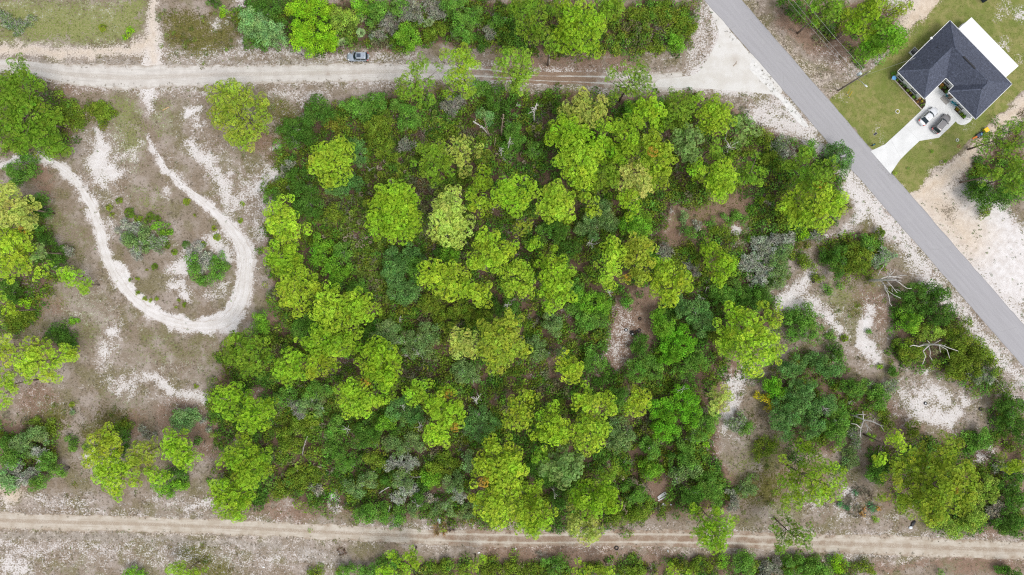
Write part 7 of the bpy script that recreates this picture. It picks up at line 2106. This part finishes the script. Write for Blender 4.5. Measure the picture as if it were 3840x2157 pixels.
# ------------------------------------------------------------------ dumped things
def slab(name, T, pts, z0, z1, mat, label, cat, group=None, dz=0.0):
    c = gt(T, *pts[0]); bm = bmesh.new(); add_prism(bm, [gt(T, x, y) - c for x, y in pts], 0, z1 - z0)
    for v in bm.verts: v.co.z += rng.uniform(-.02, .02)
    bmesh.ops.recalc_face_normals(bm, faces=bm.faces)
    o = from_bm(name, bm, mat); o.location = (c.x, c.y, z0 + .02)
    return tag(o, label, cat, group)
TILES['X'] = (2420, 1780, 10.336)
slab('foam_board', 'X', [(455, 860), (545, 790), (640, 720), (760, 655), (830, 745), (700, 820), (590, 880), (510, 960)], .02, .20, M_CARD, 'large cracked white board dumped under the dead branches', 'board', 'dumped white boards')
slab('foam_board', 'X', [(485, 985), (640, 905), (785, 820), (805, 850), (650, 950), (500, 1025)], .02, .16, M_CARD, 'narrow white board strip lying along the large cracked board', 'board', 'dumped white boards')
slab('foam_board', 'X', [(615, 1165), (695, 1085), (780, 1175), (695, 1315), (650, 1270)], .02, .14, M_CARD, 'smaller white board lying below the other two boards', 'board', 'dumped white boards')
def bag(T, x, y, sx, sy, rz, mat, label, cat='bag', h=.35):
    b = gt(T, x, y); bm = bmesh.new(); bmesh.ops.create_icosphere(bm, subdivisions=3, radius=1)
    for v in bm.verts:
        n_ = fbm(np.array([v.co.x * 2 + 9 + x]), np.array([v.co.y * 2 + v.co.z * 1.7 + y]), .7, 5, 3)[0]
        k = .65 + .7 * n_
        v.co = Vector((v.co.x * sx * k, v.co.y * sy * k, max(-.02, (v.co.z * .5 + .35) * h * k)))
    o = from_bm('trash_bag', bm, mat, None, True); o.location = b; o.rotation_euler.z = rz
    return tag(o, label, cat, 'scattered trash')
bag('J', 1382, 1036, .38, .55, .2, M_BAG, 'white plastic bag beside the brush pile above the lower road')
bag('L', 1153, 1087, .42, .3, .1, M_BAG, 'pale blue white trash bag under the edge of the biggest pine')
bag('L', 1172, 1056, .32, .7, -.6, M_BLACK, 'black trash bag just above the pale one under the biggest pine')
bag('C', 12, 408, .18, .2, 0, M_WHITE, 'small white bag by the upper dirt road near the leaning pines', h=.3)
bag('C', 1382, 98, .14, .12, 0, M_WHITE, 'tiny white litter above its twin at the woods corner by the paved road', h=.2)
bag('C', 1396, 134, .16, .1, 0.4, M_WHITE, 'tiny white litter below its twin at the woods corner by the paved road', h=.2)
bag('K', 1238, 915, .14, .14, 0, M_BAG, 'small white litter right of the smallest white board', h=.2)
bag('K', 1215, 1265, .12, .26, 0.2, M_BAG, 'pale scrap below the round pine over the lower road', h=.2)
bag('K', 65, 1250, .3, .14, .4, M_WHITE, 'scrap of white litter south of the lower road, left one', h=.15)
bag('J', 1680, 1277, .3, .16, .3, M_WHITE, 'scrap of white litter south of the lower road by twigs', h=.15)
bag('J', 60, 1387, .18, .15, 0, M_WHITE, 'white litter on the grey dirt at the lower left middle', h=.15)
bag('K', 1060, 1020, .1, .1, 0, M_BAG, 'speck of white litter on the verge below the boards', h=.12)
bag('I', 1985, 1385, .22, .12, .3, M_WHITE, 'white litter near the bottom edge, left of the middle', h=.15)
bag('L', 985, 1432, .12, .1, 0, M_WHITE, 'white litter at the bottom edge at the right', h=.12)
# blue-white shards on the verge
X, Y = [], []
VP = []
for k in range(26):
    p = gt('K', 765 + rng.normal(0, 22), 1090 + rng.normal(0, 12)); VP.append((p.x, p.y, .04))
VP = np.array(VP); v, f, t = scatter(LEAFY, VP, np.tile([0, 0, 1.0], (26, 1)), rng.uniform(.08, .16, 26), jitter((.66, .74, .76), 26, .1, .02))
o = link('broken_shards', np_mesh('broken_shards', v, f, M_GRASSB, tint=t)); tag(o, 'scatter of pale blue white shards on the verge', 'litter', None, 'stuff')
# heap of cut palm fronds and brush by the road
def heap(T, x, y, r, n, col, label, name, cat, size=.6):
    b = gt(T, x, y); R_ = gl(T, r); a = rng.uniform(0, 6.28, n); d = np.sqrt(rng.random(n)) * R_
    P = np.stack([d * np.cos(a), d * np.sin(a), .05 + .3 * (1 - d / R_)], -1)
    v, f, t = scatter(TWIGS, P, np.stack([np.cos(a) * .8, np.sin(a) * .8, np.full(n, .9)], -1), rng.uniform(.7, 1.2, n) * size, jitter(col, n, .2, .05))
    o = link(name, np_mesh(name, v, f, M_GRASSB, tint=t)); o.location = b
    return tag(o, label, cat, 'brush piles')
heap('J', 1475, 1070, 48, 46, (.27, .19, .15), 'brown brush pile right of the white bag above the lower road', 'brush_pile', 'brush pile')
heap('J', 1385, 1097, 50, 40, (.60, .40, .19), 'straw coloured cut fronds lying on the lower road edge', 'brush_pile', 'brush pile', .9)
heap('J', 645, 1265, 28, 26, (.26, .17, .12), 'small brown twig heap south of the lower road', 'brush_pile', 'brush pile')
heap('L', 760, 890, 110, 60, (.40, .34, .27), 'loose spread of cut grey branches above the lower road at right', 'brush_pile', 'brush pile', 1.2)
heap('B', 1240, 1030, 60, 50, (.48, .38, .31), 'pile of dead grey pink fronds in the upper woods', 'brush_pile', 'brush pile', .8)
heap('B', 1235, 1395, 45, 40, (.50, .30, .17), 'orange brown dead fronds right of the round dense pine', 'brush_pile', 'brush pile', .9)
heap('K', 240, 1290, 25, 14, (.50, .44, .38), 'small pale twigs on the verge south of the lower road', 'brush_pile', 'brush pile', .7)

# ------------------------------------------------------------------ dead trees and bare branches
def limb(bm, pts, r0, r1, n=6):
    pts = [Vector(p) for p in pts]; k = len(pts)
    add_tube(bm, pts, [r0 + (r1 - r0) * i / max(1, k - 1) for i in range(k)], n)
def traced(T, trunk, limbs, mat, label, r0=.22, name='dead_tree'):
    """trunk: [(x,y,z)], limbs: [[(x,y),..., zstart, zend, r]]"""
    b = gt(T, trunk[0][0], trunk[0][1], 0)
    root = empty(name, b, 0, label, 'dead tree', 'bare dead trees')
    bm = bmesh.new(); limb(bm, [gt(T, x, y, z) - b for x, y, z in trunk], r0, r0 * .45, 8); from_bm('trunk', bm, mat, root, True)
    for l in limbs:
        *pts, z0, z1, r = l
        bm = bmesh.new(); k = len(pts)
        limb(bm, [gt(T, x, y, z0 + (z1 - z0) * i / max(1, k - 1)) - b for i, (x, y) in enumerate(pts)], r * 1.35, r * .55, 6); from_bm('branch', bm, mat, root, True)
    return root
traced('Z', [(130, 575, 0), (430, 572, 3.4), (600, 562, 5.4), (760, 558, 7.2), (960, 560, 9.4)], [
    [(440, 560), (580, 500), (740, 455), (980, 460), (1120, 420), (1290, 425), (1325, 450), 3.6, 6.5, .10], [(1000, 455), (1100, 420), (1130, 390), 5.8, 6.6, .05],
    [(800, 545), (880, 495), (980, 480), (1130, 495), 7.4, 8.6, .07], [(690, 530), (750, 450), (840, 370), (910, 300), (925, 240), 6.2, 8.6, .08], [(760, 420), (770, 350), (825, 320), (785, 200), 6.5, 8, .06], [(755, 390), (680, 345), 6.6, 7.2, .04],
    [(790, 540), (770, 440), 7.2, 7.8, .06], [(420, 430), (500, 260), (585, 170), (585, 125), 4, 6, .07], [(470, 590), (560, 630), (640, 760), (720, 830), (770, 835), 3.6, 5, .08],
    [(540, 620), (620, 720), (640, 850), (720, 970), (760, 1130), (780, 1280), (840, 1350), 4.6, 6.5, .10], [(650, 770), (720, 900), (900, 1020), (1110, 1115), 5, 7.6, .08], [(700, 600), (760, 680), (850, 760), (920, 860), (1005, 950), 6.5, 8, .08],
    [(850, 770), (840, 880), (870, 930), 7, 7.6, .05], [(920, 840), (1040, 870), (1095, 912), 7.6, 8.4, .05], [(560, 700), (700, 705), (800, 730), 5, 6.8, .07], [(960, 590), (1060, 640), (1180, 740), (1300, 815), (1440, 822), 9, 10, .08], [(970, 570), (1140, 600), 9.2, 9.8, .06], [(390, 670), (480, 775), 3, 3.6, .06], [(330, 600), (300, 660), 2.5, 2.7, .04]],
    M_DEAD, 'white bare tree with long limbs beside the paved road', .30)
traced('H', [(1190, 1205, 0), (1260, 1190, 4), (1330, 1190, 7), (1390, 1195, 9)], [
    [(1260, 1190), (1220, 1205), (1175, 1195), (1150, 1205), 4, 5.4, .10], [(1300, 1190), (1250, 1240), (1268, 1280), (1245, 1340), 5.5, 7.2, .10], [(1290, 1200), (1305, 1250), (1300, 1280), (1320, 1310), 5, 6.5, .08], [(1370, 1195), (1380, 1250), 8, 8.4, .06],
    [(1360, 1190), (1430, 1230), (1450, 1295), 8, 9.2, .08], [(1390, 1195), (1440, 1215), (1515, 1240), 9, 10, .08], [(1330, 1185), (1385, 1155), 7, 8, .07], [(1300, 1180), (1280, 1160), 6, 6.6, .06], [(1400, 1205), (1420, 1190), 9, 9.4, .05]], M_DEAD, 'white branching snag standing in the olive green clump by the paved road', .24)
traced('L', [(690, 232, 0), (740, 250, 2.6), (790, 270, 4.6), (810, 285, 5.5)], [
    [(735, 245), (770, 235), (815, 238), 2.4, 4, .09], [(800, 280), (795, 210), 5, 6, .08], [(800, 275), (870, 290), (930, 320), (955, 360), 5, 7, .10], [(870, 290), (885, 265), 6, 6.4, .05], [(800, 285), (780, 345), (775, 405), 5, 6.5, .10],
    [(780, 340), (745, 310), (708, 305), 5.8, 6.4, .07], [(815, 300), (830, 340), (825, 375), 5.5, 6.2, .07], [(820, 310), (862, 362), 5.6, 6.4, .06], [(920, 315), (955, 325), 6.4, 6.8, .05]], M_DEAD, 'white snag on its own at the right side of the blue green oaks', .20)
def snag(T, base, top, h, n, mat, label, seed, r0=.16, ln=1.6, low=.45):
    b = gt(T, base[0], base[1], 0); t = gt(T, top[0], top[1], h) - b
    root = empty('dead_tree', b, 0, label, 'dead tree', 'bare dead trees')
    rg = random.Random(seed)
    bm = bmesh.new(); bend = Vector((rg.uniform(-.3, .3), rg.uniform(-.3, .3), 0))
    tp = lambda f: t * f + bend * math.sin(f * 3)
    limb(bm, [tp(f) for f in (0, .25, .5, .75, 1)], r0, r0 * .4, 7); from_bm('trunk', bm, mat, root, True)
    for k in range(n):
        f = low + (1 - low) * (k + rg.random()) / n; a = rg.uniform(0, 6.28); L_ = ln * rg.uniform(.45, 1.1) * (1.15 - .5 * f)
        d = Vector((math.cos(a), math.sin(a), rg.uniform(-.1, .7))).normalized(); s = tp(f)
        m = s + d * L_ * .5 + Vector((rg.uniform(-.15, .15), rg.uniform(-.15, .15), .1)) * L_
        e = s + d * L_ + Vector((rg.uniform(-.3, .3), rg.uniform(-.3, .3), rg.uniform(-.1, .2))) * L_
        bm = bmesh.new(); limb(bm, [s, m, e], r0 * .42, r0 * .18, 5)
        if rg.random() < .6:
            limb(bm, [m, m + (d + Vector((rg.uniform(-.9, .9), rg.uniform(-.9, .9), .2))).normalized() * L_ * .5], r0 * .22, r0 * .08, 4)
        from_bm('branch', bm, mat, root, True)
snag('C', (208, 925), (225, 790), 10, 14, M_DEAD, 'grey branched snag with whorled twigs near the upper dirt road', 1, .2, 1.5)
snag('B', (1770, 1040), (1635, 915), 7, 9, M_DEAD, 'leaning pale snag in the upper woods, leftmost of three', 2, .17, 1.0)
snag('B', (1765, 1040), (1720, 890), 9, 4, M_DEADBROWN, 'slim grey snag in the upper woods, middle of three', 3, .15, .7)
snag('B', (1850, 1030), (1868, 860), 11, 7, M_DEADBROWN, 'tall brown snag in the upper woods, rightmost of three', 4, .19, 1.0)
snag('B', (1895, 1140), (1915, 1035), 8, 7, M_DEAD, 'short grey snag in the woods below the three upper snags', 5, .15, 1.1)
snag('B', (1845, 1190), (1840, 1130), 4.5, 10, M_DEAD, 'low many branched snag among dead palm fronds', 6, .13, 1.4)
snag('B', (1800, 1110), (1805, 1040), 6, 3, M_DEADBROWN, 'thin brown stub in the woods left of the short grey snag', 7, .12, .7)
snag('G', (600, 440), (640, 430), 7, 10, M_DEAD, 'grey claw shaped snag in the dark green hollow right of centre', 8, .13, 2.0, .7)
snag('G', (775, 790), (765, 800), 5, 9, M_DEAD, 'small white snag at the foot of the yellow pines above the clearing', 9, .10, 1.5, .6)
snag('F', (1890, 900), (1895, 890), 8, 9, M_DEAD, 'star shaped white snag just below the photo centre', 10, .16, 1.2, .8)
snag('J', (1660, 120), (1668, 125), 7, 12, M_DEAD, 'forked white snag above the blue green oak in the lower woods', 11, .14, 1.9, .7)
snag('K', (822, 818), (905, 980), 9, 10, M_DEADBROWN, 'orange brown broken trunk leaning toward the lower road', 12, .2, 1.1, .55)
snag('K', (1000, 710), (1110, 845), 8, 16, M_DEADBROWN, 'leaning dead pine with many stubs above the white boards', 13, .2, 1.9, .3)
snag('K', (920, 700), (990, 770), 6, 8, M_DEADBROWN, 'short dead pine left of the one above the white boards', 14, .15, 1.0, .4)
snag('K', (655, 680), (690, 770), 8, 2, M_DEADBROWN, 'bare grey pole trunk above the green pine near the lower road', 15, .17, .5)
snag('K', (790, 690), (820, 745), 8, 2, M_DEADBROWN, 'short bare trunk right of the grey pole trunk', 16, .17, .5)
snag('K', (350, 760), (360, 870), 6, 4, M_DEAD, 'thin forked dead stem between the two lower right pines', 17, .11, 1.2)
snag('C', (1660, 1150), (1690, 1110), 10, 9, M_DEAD, 'bare grey limbs spreading in the right woods', 18, .14, 2.6, .6)
snag('C', (1640, 1080), (1665, 960), 9, 2, M_DEAD, 'single curved bare limb above the spreading grey limbs', 19, .08, .7)
snag('G', (1235, 200), (1240, 190), 3, 12, M_DEAD, 'low tangle of bare grey twigs in the right woods gap', 20, .08, 1.3, .4)
snag('G', (1420, 930), (1425, 950), 5, 11, M_DEAD, 'white twiggy snag in the blue green oak near the clearing', 21, .10, 1.4, .5)
snag('G', (1450, 830), (1455, 830), 4, 10, M_DEAD, 'grey twiggy snag above the white twiggy one', 22, .09, 1.2, .5)
snag('G', (1490, 800), (1505, 760), 6, 1, M_DEAD, 'single pale upright stick right of the bright pine', 23, .08, .4)
snag('J', (680, 360), (685, 345), 5.5, 11, M_DEAD, 'grey claw of bare twigs in the lower left woods', 24, .09, 1.6, .5)
snag('J', (1235, 340), (1240, 330), 6.5, 9, M_DEAD, 'bare grey forks left of the yellow pine in the lower woods', 25, .10, 1.5, .5)
snag('J', (1090, 170), (1100, 165), 6, 8, M_DEAD, 'small bare forks between the lower pines', 26, .09, 1.3, .6)
snag('J', (925, 830), (1000, 785), 6, 2, M_DEAD, 'pale leaning trunk in the lichen covered oaks near the lower road', 27, .16, .6)
snag('J', (1150, 695), (1245, 705), 4, 1, M_DEAD, 'pale fallen pole in the lower woods', 28, .10, .3)
snag('J', (1195, 860), (1215, 935), 5, 8, M_DEAD, 'dead drooping limb at the lower edge of the woods', 29, .09, 1.2, .4)
snag('J', (995, 980), (1010, 920), 4, 3, M_DEAD, 'straight white limb by the lichen covered oaks', 30, .08, .8)
snag('J', (350, 550), (390, 400), 5, 4, M_DEAD, 'slender grey dead stem in the olive scrub at the lower left', 31, .07, 1.0)
snag('F', (1090, 1030), (1090, 975), 6, 5, M_DEAD, 'thin dead stem with a leafy tip above the grey green oaks', 32, .08, .9)
snag('F', (1150, 1270), (1140, 1280), 5, 8, M_DEAD, 'bare limbs in the grey green oaks, lower left woods', 33, .09, 1.5, .4)
snag('F', (1230, 1270), (1225, 1265), 5, 8, M_DEAD, 'bare limbs in the grey green oaks, right of the other bare limbs', 34, .09, 1.3, .4)
snag('B', (850, 1280), (860, 1285), 3.5, 6, M_DEAD, 'small white dead branch left of the tan pine in the woods', 35, .08, 1.2, .3)
snag('B', (1980, 810), (1965, 800), 4, 6, M_DEAD, 'grey bare twigs left of the whorled snag', 36, .08, 1.3, .4)
snag('E', (415, 595), (425, 600), 3, 9, M_DEAD, 'bare white twigs right of the yellow pines at the left edge', 37, .07, 1.2, .3)
snag('E', (520, 480), (530, 482), 3, 7, M_DEAD, 'bare grey branch tips on the dark bush at the left', 38, .07, 1.2, .3)
snag('E', (1010, 465), (1015, 465), 3, 8, M_DEAD, 'white bare branches in the bush inside the loop', 39, .07, 1.4, .3)
snag('E', (1555, 560), (1560, 565), 2.6, 9, M_DEAD, 'bare grey centre of the right bush inside the loop', 40, .06, 1.0, .3)
snag('I', (285, 570), (300, 580), 5, 9, M_DEAD, 'bare white limbs in the dark gap of the grey green tree at lower left', 41, .09, 1.6, .4)
snag('I', (160, 720), (165, 720), 4.5, 12, M_DEAD, 'white twig fan on the grey green tree at lower left', 42, .08, 1.6, .4)
snag('I', (1500, 285), (1550, 310), 3, 5, M_DEAD, 'small bare branch right of the round grey green bush', 43, .06, 1.0, .3)
snag('K', (1310, 60), (1330, 40), 6, 8, M_DEAD, 'bare spreading twigs in the vivid green oaks', 44, .08, 1.8, .5)
snag('K', (80, 180), (85, 195), 9, 7, M_DEADBROWN, 'dark bare leader inside the open yellow pine', 45, .12, 1.2, .5)
snag('L', (495, 190), (500, 190), 6, 14, M_DEAD, 'pale lichen branches on the blue green oak', 46, .08, 1.4, .5)
snag('L', (690, 160), (715, 130), 5, 4, M_DEAD, 'thin dead twig above the white snag', 47, .06, 1.0, .4)
def fallen_log(T, a, b, r, mat, label):
    A_, B_ = gt(T, *a), gt(T, *b); bm = bmesh.new()
    limb(bm, [Vector((0, 0, r)), (B_ - A_) * .5 + Vector((0, .05, r * 1.05)), (B_ - A_) + Vector((0, 0, r * .8))], r, r * .6, 8)
    o = from_bm('fallen_log', bm, mat, None, True); o.location = A_; tag(o, label, 'log', 'fallen logs')
fallen_log('A', (1228, 833), (1278, 808), .12, M_STRAW, 'short straw coloured log on the bare ground near the olive pine')
fallen_log('I', (900, 468), (1000, 430), .16, M_DEADBROWN, 'grey log lying between the two yellow pines at lower left')
fallen_log('F', (310, 1330), (420, 1288), .15, M_DEADBROWN, 'brown log between pines at the left side of the woods')
fallen_log('E', (50, 1160), (160, 1148), .14, M_DEADBROWN, 'grey log under the pines at the left edge')
fallen_log('C', (320, 345), (325, 490), .07, M_DEAD, 'thin pale stick below the bright pine by the upper dirt road')
fallen_log('D', (460, 330), (580, 262), .14, M_DEADBROWN, 'grey log on brown needles beneath the utility wires')
fallen_log('D', (600, 300), (668, 252), .11, M_DEADBROWN, 'thinner log right of the other under the utility wires')
fallen_log('K', (672, 528), (692, 520), .1, M_STRAW, 'tiny pale log end in the lower woods')
fallen_log('D', (1700, 1030), (1830, 982), .10, M_DEADBROWN, 'dark pole lying by the toy car under the pine')
# dark burnt scrap on the apron
bm = bmesh.new(); limb(bm, [(-.5, -.4, .03), (0, .1, .06), (.25, .6, .04)], .09, .05, 6); limb(bm, [(0, 0, .05), (.3, .1, .05)], .06, .03, 5)
o = from_bm('driftwood', bm, M_DEADBROWN); o.location = gt('C', 1725, 485); tag(o, 'dark bent piece of wood lying on the white gravel apron', 'driftwood')
